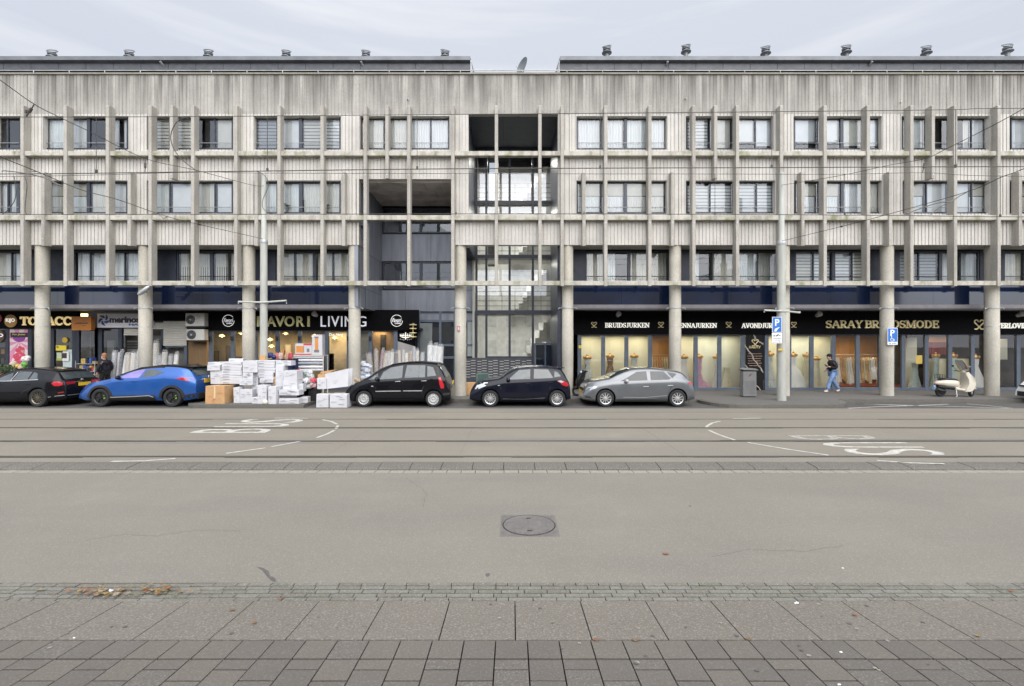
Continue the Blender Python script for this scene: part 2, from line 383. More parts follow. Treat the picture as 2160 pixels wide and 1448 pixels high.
# ================================================================== GROUND
LOW = -.06                                   # lower lane in front of the tram bed
D_ROAD, D_KERB_T, D_KERB_B, D_YT, D_GUT0, D_SLAB0 = 17.03, 9.36, 8.98, 8.78, 4.765, 4.42
def sw(D): return -.045 + (4.4 - D) * .08     # near pavement, falling towards the lane
struct('ground', MB().box(-400, 400, -300, 400, -1.2, -.9), WALK)
struct('lane_asphalt', MB().box(-60, 60, D_GUT0, D_YT, LOW - .3, LOW), ASPH)
struct('tram_bed', MB().box(-60, 60, D_KERB_T, D_ROAD, -.3, 0), TRAMB)
struct('parking_bay', MB().box(-60, 60, D_ROAD, 19.2, -.3, -.004), PARK)
mb = MB(); x = -24.0; i = 0                    # kerb stones, rounded top edge
while x < 24:
    n = R.uniform(-.004, .004)
    prof = [(D_KERB_B, LOW - .2), (D_KERB_B, LOW + .012 + n), (D_KERB_B + .04, LOW + .034 + n), (D_KERB_B + .2, -.006 + n), (D_KERB_T, .004 + n), (D_KERB_T, LOW - .2)]
    a, b = x + .006, x + .59
    vs = [(a, p, q) for p, q in prof] + [(b, p, q) for p, q in prof]
    k = len(prof); mb.add(vs, [list(range(k - 1, -1, -1)), list(range(k, 2 * k))] + [[j, (j + 1) % k, (j + 1) % k + k, j + k] for j in range(k)])
    x += .596
struct('tram_kerb', mb, KERB)
struct('kerb_joint', MB().box(-24, 24, D_YT, D_KERB_T, LOW - .3, LOW - .02), JOINT)
mb = MB(); x = -24.0
while x < 24:
    mb.box(x + .006, x + .262, D_YT + .006, D_KERB_B - .01, LOW - .1, LOW + R.uniform(0, .004)); x += .268
struct('edge_tiles', mb, YTILE)
struct('gutter_joint', MB().box(-30, 30, D_SLAB0 - 2.2, D_GUT0, -.4, LOW - .03), JOINT)
mb = MB(); rows = 5; dy = (D_GUT0 - D_SLAB0) / rows
for r in range(rows):
    x = -14 + r * .11 + R.uniform(0, .05)
    while x < 14:
        l = .225 + R.uniform(-.006, .006)
        if R.random() < .04: l *= .5
        dip = -.014 * math.exp(-((x + 4.0) / 1.0) ** 2)
        mb.box(x + .005, x + l - .004, D_SLAB0 + r * dy + .006, D_SLAB0 + (r + 1) * dy - .006, LOW - .1, LOW + .004 + R.uniform(-.0018, .0018) + dip, R.choice((0, 0, 1, 1, 2)))
        x += l
struct('gutter_bricks', mb, GUT)
def paver(mb, x0, x1, y0, y1, mi, dz, g=.005):
    x0 += g; x1 -= g; y0 += g; y1 -= g * 1.5
    t = [R.uniform(-.001, .001) + dz * .3 for _ in range(4)]
    vs = [(x0, y0, -.3), (x1, y0, -.3), (x1, y1, -.3), (x0, y1, -.3)] + [(a, b, sw(b) + c) for (a, b), c in zip(((x0, y0), (x1, y0), (x1, y1), (x0, y1)), t)]
    mb.add(vs, [[4, 5, 6, 7], [0, 1, 5, 4], [1, 2, 6, 5], [2, 3, 7, 6], [3, 0, 4, 7]], mi)
mb = MB(); x = -.605 * 20
for i in range(40):
    paver(mb, x + .027, x + .605 + .027, 3.737, D_SLAB0 - .012, 0, R.uniform(-.003, .003), .005); x += .605
struct('pavement_slabs', mb, SLAB)
mb = MB(); W = .2485
xs = [(-.128 + W * k) for k in range(-44, 45)]
for k, x in enumerate(xs):
    c = R.choice((0, 0, 1, 1, 1, 2, 2, 3))
    paver(mb, x, x + W, 3.487, 3.737, c, R.uniform(-.004, .004))
    y = 3.479
    if k % 2 == 0:
        paver(mb, x, x + W, y - .125, y, R.choice((0, 1, 2, 2, 3)), R.uniform(-.004, .004)); y -= .125
    while y > -1.5:
        paver(mb, x, x + W, y - .25, y, R.choice((0, 0, 1, 1, 2, 2, 3)), R.uniform(-.005, .005)); y -= .25
struct('pavement_tiles', mb, TILES)
b2 = MB(); b2.add([(-30, 4.45, -.14), (30, 4.45, -.14), (30, -1.6, sw(-1.6) - .06), (-30, -1.6, sw(-1.6) - .06)], [[0, 3, 2, 1]])
struct('pavement_bedding', b2, JOINT)
struct('pavement', MB().add([(-60, -1.5, sw(-1.5)), (60, -1.5, sw(-1.5)), (60, -12, sw(-1.5) + .1), (-60, -12, sw(-1.5) + .1)], [[0, 3, 2, 1]]), WALK)
for s in (-1, 1):
    b2 = MB(); b2.add([(s * 10.9, 4.42, sw(4.42)), (s * 60, 4.42, sw(4.42)), (s * 60, -1.5, sw(-1.5)), (s * 10.9, -1.5, sw(-1.5))], [[0, 3, 2, 1] if s > 0 else [0, 1, 2, 3]])
    struct('pavement', b2, WALK)
# rails
for D in (9.79, 11.35, 13.13, 14.62):
    mb = MB()
    w = (.05, .034, .045) if D < 14 else (.03, .018, .02)
    mb.box(-60, 60, D - w[0], D, .001, .005, 0)
    mb.box(-60, 60, D, D + w[1], .0005, .003, 1)
    mb.box(-60, 60, D + w[1], D + w[1] + w[2], .001, .0045, 0)
    x = -19.0                                   # crumbled, sealed joint along the rail
    while x < 19:
        l = R.uniform(.5, 2.2)
        if R.random() < .6: mb.box(x, x + l, D - w[0] - R.uniform(.012, .04), D - w[0], .0006, .0028, 1)
        x += l
    tag(mb.build('tram_rail', [RAILM, GROOVE]), kind='structure')
struct('asphalt_seam', MB().box(-60, 60, 16.1, 16.118, .0005, .0025), GROOVE)
# crossing seams and patches in the tram bed
PATCH = ground_mat('asphalt_patch', (.19, .178, .158), (.36, .35, .32), 45, .84, .3)
for (x0, x1, y0, y1) in ((-1.0, 4.6, 11.42, 11.72), (5.0, 16, 11.45, 11.6), (-9.5, -4.2, 11.1, 11.28)):
    pts = []
    n = 24
    for i in range(n + 1): pts.append((x0 + (x1 - x0) * i / n, y0 + R.uniform(-.02, .02)))
    for i in range(n, -1, -1): pts.append((x0 + (x1 - x0) * i / n, y0 + (y1 - y0) * math.sin(PI * (i + .3) / (n + .6)) ** .6 + R.uniform(-.03, .03)))
    struct('asphalt_patch', MB().flat(pts, .0004, .0022), PATCH)
for xx in (-3.9, -1.1, 3.6): struct('asphalt_seam', MB().box(xx, xx + .014, 9.95, 13.0, .0003, .0015), PATCH)
# far pavement, bays and kerbs
SWZ = .12
mb = MB(); mb.box(-60, 60, 18.95, 30, -.3, SWZ); struct('sidewalk', mb, WALK)
mb = MB(); x = -26.0
while x < 26: mb.box(x + .004, x + .996, 18.8, 18.949, -.3, SWZ + .003 + R.uniform(-.004, .004)); x += 1.0
struct('sidewalk_kerb', mb, KERB)
def bump(px0a, px0b, px1a, px1b):               # kerbed build-out with rounded corners
    a0, a1 = X(px0a, 18.8), X(px1a, 18.8); b0, b1 = X(px0b, 17.15), X(px1b, 17.15)
    def corner(p, q, s): return [(p[0] + (q[0] - p[0]) * (1 - math.cos(t)) , p[1] + (q[1] - p[1]) * math.sin(t)) for t in (0, .3, .6, .9, 1.2, PI / 2)]
    out = corner((a0, 18.8), (b0, 17.15), 1) + corner((a1, 18.8), (b1, 17.15), 1)[::-1]
    inn = [(x + (.13 if x < (a0 + a1) / 2 else -.13), min(18.8, y + .13)) for x, y in out]
    struct('build_out_kerb', MB().flat(out, -.2, SWZ - .008), KERB)
    struct('build_out', MB().flat(inn, -.1, SWZ), WALK)
bump(418, 432, 675, 640); bump(1470, 1560, 1765, 1735)
# road markings
def stripe(pts, w, mat=MARK, z=.004):
    mb = MB(); n = len(pts); vs = []
    for i in range(n):
        a = Vector(pts[max(i - 1, 0)]); b = Vector(pts[min(i + 1, n - 1)]); d = (b - a).normalized(); q = Vector((-d.y, d.x)) * w / 2
        p = Vector(pts[i]); vs += [(*(p + q), z), (*(p - q), z)]
    mb.add(vs, [[2 * i, 2 * i + 1, 2 * i + 3, 2 * i + 2] for i in range(n - 1)])
    return struct('road_marking', mb, mat)
def G(px, py, z=0.): D = (H - z) * 1000 / (py - 724); return (X(px, D), D)
for seg in ([(580, 882.5), (650, 883)], [(680, 886), (700, 890), (711, 895.5)], [(713, 898), (709, 905)], [(706, 908), (690, 916), (668, 924)], [(636, 931), (605, 937), (572, 943)], [(560, 945.5), (520, 951), (477, 957)], [(370, 968), (300, 973), (235, 974)],
            [(1605, 882.5), (1545, 884)], [(1519, 889), (1502, 893), (1492, 899), (1490, 902)], [(1495, 908), (1515, 917), (1550, 929)], [(1577, 934), (1660, 948), (1748, 961)], [(1850, 972), (1920, 977), (1992, 979)]):
    stripe([G(*p) for p in seg], .075)
def road_text(t, x0, x1, y0, y1, rot, mat):     # reading direction along Y, letters stretched along X
    mb = text_mb(t, 0, y1 - y0, 0, x1 - x0, 0, .01, -.004)
    vs = []
    for u, _, v in mb.v:
        z = .0045 if _ < -.001 else .0012; vs.append((x1 - v, y0 + u, z) if rot > 0 else (x0 + v, y1 - u, z))
    mb.v = vs; fs = mb.f; half = [f for f in fs]
    return struct('road_marking', mb, mat)
road_text('B', X(415, 12.7), X(570, 12.7), 12.4, 13.0, 1, MARK)
road_text('U', X(466, 13.6), X(612, 13.6), 13.25, 13.86, 1, MARK)
road_text('S', X(505, 14.2), X(635, 14.2), 14.0, 14.62, 1, MARK)
road_text('B', X(1672, 11.8), X(1845, 11.8), 11.5, 12.05, -1, MARKW)
road_text('U', X(1735, 10.95), X(1927, 10.95), 10.65, 11.2, -1, MARK)
road_text('S', X(1785, 10.25), X(1980, 10.25), 9.93, 10.52, -1, MARK)
for seg in ([(1808, 852.2), (1900, 855), (2050, 859), (2128, 862)], [(1790, 861.5), (1850, 858.5), (1920, 856.3), (2000, 853)], [(2040, 852.2), (2085, 856), (2136, 861.8)], [(1808, 852.2), (1920, 856.3)]):
    stripe([G(*p) for p in seg], .09, z=.002)
# manhole cover
D0, D1 = (H - LOW) / .363, (H - LOW) / .408
IRON = M('cast_iron', (.150, .137, .128), .7, metal=.15, var=.16, scale=12, bump=.3, bscale=90)
t = thing('manhole_cover', 'square cast iron manhole cover with round lid in the grey asphalt lane', 'manhole', (X(1113, D1), D1, LOW))
xa, xb = X(1055, D1) , X(1181, D1); xm, ym = (xa + xb) / 2, (D0 + D1) / 2
MBf = MB().box(xa, xb, D1, D0, LOW - .05, LOW + .004)
for k in range(17): MBf.box(xa + .02 + k * (xb - xa - .04) / 17, xa + .03 + k * (xb - xa - .04) / 17, D1 + .01, D0 - .01, LOW + .004, LOW + .0065)
MBf.build('cover_frame', IRON, t)
DARKIRON = M('dark_iron_gap', (.035, .031, .029), .9, var=.2)
ri = .335
MB().lathe([(ri + .016, LOW + .0035), (ri + .016, LOW + .0085), (ri, LOW + .0085), (ri, LOW + .0035)], (xm, ym, 0), 48, caps=False).build('lid_gap', DARKIRON, t)
mb = MB().lathe([(ri - .001, LOW + .003), (ri - .001, LOW + .010), (.01, LOW + .010)], (xm, ym, 0), 48)
for k in range(11):
    u = -.31 + k * .06; hh = math.sqrt(max(0, (ri - .03) ** 2 - u * u))
    mb.box(xm + u, xm + u + .022, ym - hh, ym + hh, LOW + .010, LOW + .0125)
mb.build('lid', IRON, t)
MB().box(xm - .03, xm + .03, ym - .23, ym - .20, LOW + .012, LOW + .0145).build('lifting_slot', DARKIRON, t)
MB().box(xm - .03, xm + .03, ym + .20, ym + .23, LOW + .012, LOW + .0145).build('lifting_slot', DARKIRON, t)
# dark stain and flecks on the lane
STAIN = ground_mat('oil_stain', (.115, .108, .10), (.2, .19, .18), 60, .85, .4)
pts = [G(*p, z=LOW) for p in ((541, 1196), (556, 1199), (566, 1205), (570, 1215), (580, 1220), (583, 1228), (574, 1227), (566, 1219), (558, 1210), (552, 1203))]
struct('road_stain', MB().flat(pts, LOW + .0005, LOW + .002), STAIN)
for px, py, r in ((1029, 1213, .022), (1456, 1068, .018), (610, 1278, .018), (613, 1291, .014), (644, 1357, .02), (1270, 903, .05)):
    D = (H - LOW) * 1000 / (py - 724); z = LOW + .002 if py < 1270 else sw((H + .0) * 1000 / (py - 724) * .985) + .0
    if py > 1270: continue
    struct('road_stain', MB().flat([(X(px, D) + r * math.cos(a) * R.uniform(.7, 1.2), D + r * 1.6 * math.sin(a) * R.uniform(.7, 1.2)) for a in [k * PI / 4 for k in range(8)]], LOW + .0006, LOW + .0022), STAIN)
def pave_pt(px, py):     # ray hit with the sloping near pavement
    k = (py - 724) / 1000.0
    D = (H + .045 - 4.4 * .08) / (k - .08); return (X(px, D), D, sw(D))
def lane_pt(px, py):
    D = (H - LOW) * 1000 / (py - 724); return (X(px, D), D, LOW)
# leaves and litter
LEAVES = [M('leaf_rust', (.21, .085, .04), .7, var=.35, scale=40), M('leaf_brown', (.16, .09, .045), .7, var=.35, scale=40), M('leaf_ochre', (.24, .155, .06), .7, var=.3, scale=40), M('leaf_pale', (.24, .19, .12), .7, var=.3, scale=40), M('leaf_olive', (.15, .135, .06), .7, var=.3, scale=40)]
def leaf(mb, c, r, mi=0):
    a0 = R.uniform(0, 6.28); curl = R.uniform(.1, .5); n = 14; vs = [(c[0], c[1], c[2] + .004 + r * .12)]
    for k in range(n):
        a = 2 * PI * k / n; q = r * (.55 + .45 * abs(math.cos(a * 2.5))) * (1.25 if k == 0 else 1) * R.uniform(.85, 1.1)
        x, y = q * math.cos(a + a0), q * math.sin(a + a0) * .7
        vs.append((c[0] + x, c[1] + y, c[2] + .005 + abs(x) * curl * R.uniform(.3, 1.0)))
    mb.add(vs, [[0, 1 + k, 1 + (k + 1) % n] for k in range(n)], mi)
mb = MB()
for _ in range(85):
    px = R.gauss(245, 60); py = R.gauss(1251, 5.5)
    if R.random() < .3: px, py = R.gauss(325, 22), R.gauss(1247, 4)
    D = (H - LOW) * 1000 / (py - 724)
    leaf(mb, (X(px, D), D, LOW + .004 + R.uniform(0, .015)), R.uniform(.014, .038), R.randrange(5))
tag(mb.build('leaf_litter', LEAVES), 'drift of brown autumn leaves lying in the brick gutter', 'leaves', kind='stuff')
for px, py, c, lab in ((1405, 1170, 0, 'single rust brown leaf on the grey asphalt right of the manhole cover'), (593, 1265, 0, 'small red leaf at the kerb edge of the gutter bricks'),
        (490, 1289, 1, 'brown leaf on the paving slab nearest the leaf drift'), (537, 1316, 1, 'curled dark brown leaf in the middle of a paving slab, left'),
        (1258, 1352, 0, 'rust leaf caught at the chipped corner of a centre slab'), (1340, 1353, 1, 'thin brown leaf between the centre slab and tiles'),
        (1803, 1299, 0, 'crumpled red brown leaf across a slab joint, right'), (1578, 1350, 1, 'brown leaf at a chipped slab edge right of the centre'),
        (2062, 1343, 2, 'ochre leaf at the far right slab joint'), (2132, 1249, 0, 'orange red leaf on the gutter bricks at the right edge')):
    p = pave_pt(px, py) if py > 1272 else lane_pt(px, py)
    mb = MB(); leaf(mb, (p[0], p[1], p[2] + .003), .042 if py < 1200 else .026)
    tag(mb.build('fallen_leaf', LEAVES[c]), lab, 'leaf')
for px, py, r, lab in ((1778, 1200, .013, 'white paper scrap on the asphalt, right'), (1774, 1377, .011, 'pale round pebble on a tile, right'), (1770, 1446, .012, 'white pebble on a tile at the bottom edge'),
        (156, 1347, .009, 'pale cigarette end beside the first tile row'), (1680, 1274, .018, 'flattened white wrapper lying in the slab joint'), (234, 1248, .022, 'crumpled white paper among the autumn leaves')):
    p = pave_pt(px, py) if py > 1272 else lane_pt(px, py)
    mb = MB(); mb.blob((p[0], p[1], p[2] + r * .4), (r, r * .6, r * .5), jit=.35)
    tag(mb.build('paper_litter', M('litter_white', (.7, .7, .67), .8, var=.1)), lab, 'litter')

# cracks and rubbed patches in the lane
for pts in ([(180, 1140), (260, 1128), (330, 1131), (420, 1118), (520, 1121)], [(1500, 1175), (1580, 1160), (1700, 1163), (1790, 1150)], [(860, 1010), (900, 1040), (890, 1075)]):
    q = []
    for (a, b), (c_, d) in zip(pts[:-1], pts[1:]):
        for k in range(8): q.append((a + (c_ - a) * k / 8 + R.uniform(-2, 2), b + (d - b) * k / 8 + R.uniform(-1, 1)))
    stripe([lane_pt(*p)[:2] for p in q], .006, STAIN, LOW + .0012)
spots = MB()                                       # gum and dirt spots on the near pavement
for k in range(40):
    x, y = R.uniform(-3.6, 3.6), R.uniform(3.2, 4.35); r = R.uniform(.007, .02)
    pts = [(x + r * math.cos(a), y + r * math.sin(a)) for a in [j * PI / 4 for j in range(8)]]
    spots.add([(a, b, sw(b) + .0045) for a, b in pts], [list(range(8))], k % 3 == 0)
struct('pavement_spots', spots, [STAIN, YTILE])
# ================================================================== BUILDING
WALL, FINF, GL, REC, SHOP, BACK = 19.85, 19.55, 20.06, 20.9, 22.5, 23.6
def xw(px): return X(px, WALL)
def zw(py): return Z(py, WALL)
B = thing('apartment_building', 'long ribbed concrete apartment block with fins and shops on the ground floor', 'building', (0, WALL, 0))
J = [-396, -168, 57, 285, 512, 742, 970, 1201, 1432, 1660, 1888, 2116, 2345, 2573]
ROW3 = [(-150, -20), (-10, 45), (90, 271), (309, 492), (535, 719), (759, 948), (1216, 1407), (1447, 1632), (1674, 1861), (1902, 2088), (2131, 2300), (2340, 2520)]
ROW2 = [(-150, -20), (-10, 45), (90, 270), (309, 492), (535, 719), (1216, 1407), (1447, 1635), (1676, 1861), (1904, 2088), (2131, 2300), (2340, 2520)]
Y3, Y2 = (245, 316), (381, 451)
YTOP, YB, = 158, 517
def ribbed(mb, px0, px1, pyt, pyb, pitch=.148, dp=.03):
    x0, x1, zt, zb = xw(px0), xw(px1), zw(pyt), zw(pyb)
    mb.box(x0, x1, WALL + dp, WALL + .24, zb, zt)
    k0 = math.ceil((x0 + .02) / pitch); k = k0
    x = k0 * pitch
    if x - x0 > .04: mb.box(x0, x - .032, WALL, WALL + dp + .002, zb, zt, skip='k')
    while x < x1 - .03:
        xe = min(x + pitch - .032, x1)
        mb.box(x, xe, WALL + R.uniform(0, .005), WALL + dp + .002, zb, zt, skip='k'); x += pitch
def complement(a, b, ops):
    cur = a; out = []
    for o0, o1 in sorted(ops):
        if o1 <= a or o0 >= b: continue
        if o0 > cur: out.append((cur, min(o0, b)))
        cur = max(cur, o1)
    if cur < b: out.append((cur, b))
    return out
g = .35
for a, b in zip(J[:-1], J[1:]):
    mb = MB(); ribbed(mb, a + g, b - g, YTOP, 241, .148, .014); mb.build('parapet_panel', CONCP, B)
    mb = MB()
    stair, box = (988, 1177), (757, 957)
    for p, q in complement(a + g, b - g, [stair]): ribbed(mb, p, q, 241, Y3[0])
    for p, q in complement(a + g, b - g, ROW3 + [stair]): ribbed(mb, p, q, *Y3)
    for p, q in complement(a + g, b - g, [stair]): ribbed(mb, p, q, Y3[1], Y2[0] - (3 if a == 742 else 0))
    for p, q in complement(a + g, b - g, ROW2 + [stair, box]): ribbed(mb, p, q, Y2[0] - (3 if a == 742 else 0), Y2[1])
    for p, q in complement(a + g, b - g, [box]): ribbed(mb, p, q, Y2[1], YB)
    mb.build('wall_panel', CONC, B)
    # concrete soffit slab behind the panels
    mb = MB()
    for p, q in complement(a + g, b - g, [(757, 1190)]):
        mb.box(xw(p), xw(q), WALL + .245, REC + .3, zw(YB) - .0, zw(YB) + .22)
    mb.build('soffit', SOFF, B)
MB().box(xw(J[0]), xw(J[-1]), WALL - .05, WALL + .42, zw(YTOP) + .001, zw(YTOP) + .07).build('coping', COPE, B)
# ledges between the fins
FINS = [-230, -138, -46, 46, 137, 226, 316, 406, 497, 588, 679, 770, 862, 955, 1047, 1139, 1186, 1278, 1371, 1464, 1556, 1649, 1741, 1832, 1924, 2016, 2108, 2200, 2292, 2384]
FIN_UP = [361, 816, 1510, 1969]
FIN_LOW = [90, 272, 540, 724, 1232, 1419, 1694, 1879, 2153]
def fin(px, pyt, pyb, w=.135):
    xc = X(px, FINF); mb = MB(); zt, zb = Z(pyt, FINF), Z(pyb, FINF)
    prof = [(WALL + .03, zb + .04), (FINF, zb), (FINF, zt - .05), (FINF + .02, zt), (WALL + .03, zt)]
    x0, x1 = xc - w / 2, xc + w / 2; n = len(prof)
    mb.add([(x0, p, q) for p, q in prof] + [(x1, p, q) for p, q in prof], [list(range(n - 1, -1, -1)), list(range(n, 2 * n))] + [[j, (j + 1) % n, (j + 1) % n + n, j + n] for j in range(n)], 0)
    o = mb.build('fin', CONCF, B, bevel=.012, recalc=True)
    bolts = MB()
    for py in (368, 470, 503):
        if pyt < py < pyb: bolts.lathe([(.022, 0), (.022, -.006)], (xc, FINF, Z(py, FINF)), 8, 'y')
    if bolts.v: bolts.build('bolt', STEEL, o)
for p in FINS: fin(p, 222, 604)
for p in FIN_UP: fin(p, 222, 377)
for p in FIN_LOW: fin(p, 362, 519)
def ledge(p, q, pyt, pyb, d0, d1, nm='ledge'):
    MB().box(X(p, FINF), X(q, FINF), d0, d1, Z(pyb, FINF), Z(pyt, FINF)).build(nm, CONCL, B, bevel=.01)
allf = sorted(FINS)
for (t_, b_, nm) in ((318, 327.5, 'ledge'), (453.5, 463.5, 'ledge'), (592.5, 602, 'beam')):
    for a, b in zip(allf[:-1], allf[1:]):
        ledge(a + 3.2, b - 3.2, t_, b_, FINF + .05, WALL - .004 if nm == 'ledge' else WALL - .06, nm)
# ---- windows
def curtain_for(par, kind, x0, x1, z0, z1, y):
    if kind == 'net':
        MB().wavy(x0, x1, z0, z1, y, .02, .11).build('curtain', R.choice(NETS), par, smooth=True)
    elif kind == 'beige':
        MB().wavy(x0, x1, z0, z1, y, .02, .13).build('curtain', BEIGE, par, smooth=True)
    elif kind == 'part':
        w = (x1 - x0); mb = MB().wavy(x0, x0 + w * R.uniform(.3, .5), z0, z1, y, .02, .10)
        if R.random() < .6: mb.wavy(x1 - w * R.uniform(.2, .35), x1, z0, z1, y, .02, .10)
        mb.build('curtain', R.choice(NETS), par, smooth=True)
    elif kind in ('slats', 'greyslats'):
        mb = MB(); z = z0 + .03
        while z < z1 - .05: mb.box(x0, x1, y, y + .012, z, z + .11); z += .142
        mb.build('blind', R.choice(BLINDS) if kind == 'slats' else M('grey_blind', (.4, .41, .43), .8, var=.06), par)
    elif kind == 'roller':
        MB().box(x0, x1, y, y + .006, z0 + R.choice((0, 0, .12, .3, .5)), z1).build('blind', R.choice(BLINDS), par)
    elif kind == 'half':
        MB().box(x0, x1, y, y + .006, z0 + (z1 - z0) * .58, z1).build('blind', BEIGE, par)
        MB().wavy(x0, x1, z0, z0 + (z1 - z0) * .56, y + .03, .015, .09).build('curtain', R.choice(NETS), par, smooth=True)
    elif kind == 'strips':
        mb = MB(); x = x0 + .01; zt = z1
        while x < x1 - .05: mb.box(x, x + .062, y + R.uniform(-.006, .006), y + .01, z0, zt); x += .10
        mb.build('blind', BEIGE, par)
        MB().box(x0, x1, y + .03, y + .036, z0 + (z1 - z0) * .5, z1).build('blind', BEIGE, par)
def window(px0, px1, pyt, pyb, D, kinds, cuts, rail=True, fw=.06):
    # cuts: list of (fraction, width) of mullions ; kinds: one per light
    x0, x1, zt, zb = X(px0, D), X(px1, D), Z(pyt, D), Z(pyb, D)
    W_ = x1 - x0; fr = MB()
    fr.box(x0, x1, D - .03, D + .05, zb, zb + fw + .02); fr.box(x0, x1, D - .03, D + .05, zt - fw, zt)
    edges = [x0 + fw]
    fr.box(x0, x0 + fw, D - .028, D + .05, zb + fw + .02, zt - fw); fr.box(x1 - fw, x1, D - .028, D + .05, zb + fw + .02, zt - fw)
    lights = []; cur = x0 + fw
    for f, w in cuts:
        c = x0 + W_ * f; lights.append((cur, c - w / 2)); cur = c + w / 2
        fr.box(c - w / 2, c + w / 2, D - .028 - (.01 if w > .1 else 0), D + .05, zb + fw + .02, zt - fw)
    lights.append((cur, x1 - fw))
    o = fr.build('window', FRAME, B, bevel=.006)
    for (a, b), k in zip(lights, kinds):
        MB().box(a, b, D + .01, D + .02, zb + fw + .02, zt - fw, skip='btlrk').build('pane', GLASS, o)
        curtain_for(o, k, a + .02, b - .02, zb + fw + .04, zt - fw - .01, D + .12)
    if rail:
        MB().tube([(x0 + fw, D - .05, zb + (zt - zb) * .2), (x1 - fw, D - .05, zb + (zt - zb) * .2)], .014, 6).build('guard_rail', STEEL if D < REC - .1 else FRAME, o)
    return o
C4 = [(.27, .045), (.54, .13), (.79, .045)]
C2 = [(.5, .05)]
k3 = [['dark'] * 2, ['dark'] * 2, ['net', 'net', 'dark', 'part'], ['slats', 'slats', 'dark', 'roller'], ['greyslats', 'roller', 'slats', 'slats'], ['net'] * 4, ['net'] * 4, ['slats', 'roller', 'roller', 'roller'], ['roller', 'roller', 'roller', 'roller'], ['net', 'part', 'part', 'net'], ['net'] * 4, ['net'] * 4]
for (p, q), k in zip(ROW3, k3):
    window(p, q, Y3[0] + 2, Y3[1] + 1, GL, k, C4 if q - p > 100 else C2)
k2 = [['net'] * 2, ['net', 'part'], ['half', 'half', 'net', 'net'], ['net', 'roller', 'net', 'roller'], ['net', 'net', 'net', 'net'], ['half', 'half', 'half', 'half'], ['slats', 'slats', 'slats', 'slats'], ['half', 'half', 'net', 'net'], ['half', 'roller', 'roller', 'half'], ['half'] * 4, ['net'] * 4]
for (p, q), k in zip(ROW2, k2):
    window(p, q, Y2[0] + 2, Y2[1] + 1, GL, k, C4 if q - p > 100 else C2)
# recessed first floor ribbon: dark side panel then a window per bay, at REC
C3 = [(.25, .05), (.52, .14), (.77, .05)]
BAYS1 = [(-150, -110, 66, 'net'), (101, 156, 296, 'net'), (317, 374, 514, 'strips'), (536, 583, 738, 'beige'), (1207, 1235, 1411, 'beige'), (1432, 1457, 1640, 'net'), (1661, 1676, 1833, 'slats'), (1882, 1895, 2064, 'net'), (2104, 2116, 2290, 'beige')]
for i, (a, w0, w1, k) in enumerate(BAYS1):
    kk = [k] * 4
    if i == 4: kk = ['beige', 'part', 'beige', 'beige']
    if i == 5: kk = ['part', 'beige', 'net', 'net']
    if i == 7: kk = ['greyslats', 'greyslats', 'net', 'net']
    window(w0, w1, 530, 597, REC, kk, C3)
    if w0 - a > 4: MB().box(X(a - 12, REC), X(w0 - .6, REC), REC - .05, REC + .05, Z(600, REC), Z(519, REC)).build('side_panel', DARKP, B)
    nxt = BAYS1[i + 1][0] if i + 1 < len(BAYS1) else 2400
    if i != 3: MB().box(X(w1 + .6, REC), X(nxt - 13, REC), REC - .05, REC + .05, Z(600, REC), Z(519, REC)).build('side_panel', DARKP, B)
    else: MB().box(X(w1 + .6, REC), -6.47, REC - .05, REC + .05, Z(600, REC), Z(519, REC)).build('side_panel', DARKP, B)
    MB().box(X(w0 - .5, REC), X(w1 + .5, REC), REC - .04, REC + .04, Z(529.6, REC), Z(519, REC)).build('lintel', BLACK, B)
# glossy navy spandrels below them
for a, b, cuts in ((-160, 74, ()), (101, 296, (125, 200)), (317, 514, (355, 430)), (536, 743, (570, 655)), (1207, 1416, (1310,)), (1432, 1640, (1540,)), (1661, 1857, (1750,)), (1882, 2079, (1965,)), (2104, 2400, ())):
    e = [a - 12] + list(cuts) + [min(b + 12, 771) if a == 536 else b + 12]
    for p, q in zip(e[:-1], e[1:]):
        x1 = X(q, REC) - .004
        if a == 536: x1 = min(x1, -6.475)
        MB().box(X(p, REC) + .004, x1, REC - .08, REC + .06, Z(651, REC), Z(600.5, REC)).build('spandrel', NAVY, B)
    MB().box(X(e[0], REC), x1, REC - .1, REC + .06, Z(654, REC), Z(651.4, REC)).build('drip_edge', ZINCD, B)
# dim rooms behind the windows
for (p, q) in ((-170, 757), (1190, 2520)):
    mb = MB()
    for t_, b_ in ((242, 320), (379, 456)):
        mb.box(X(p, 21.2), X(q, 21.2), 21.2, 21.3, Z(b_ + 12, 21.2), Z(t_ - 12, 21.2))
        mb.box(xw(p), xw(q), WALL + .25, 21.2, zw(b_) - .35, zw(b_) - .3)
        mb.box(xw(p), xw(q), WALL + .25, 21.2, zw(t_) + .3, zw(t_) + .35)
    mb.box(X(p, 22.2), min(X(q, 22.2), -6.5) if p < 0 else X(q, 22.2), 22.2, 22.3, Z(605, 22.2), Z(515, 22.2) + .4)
    mb.build('interior_wall', ROOM, B)
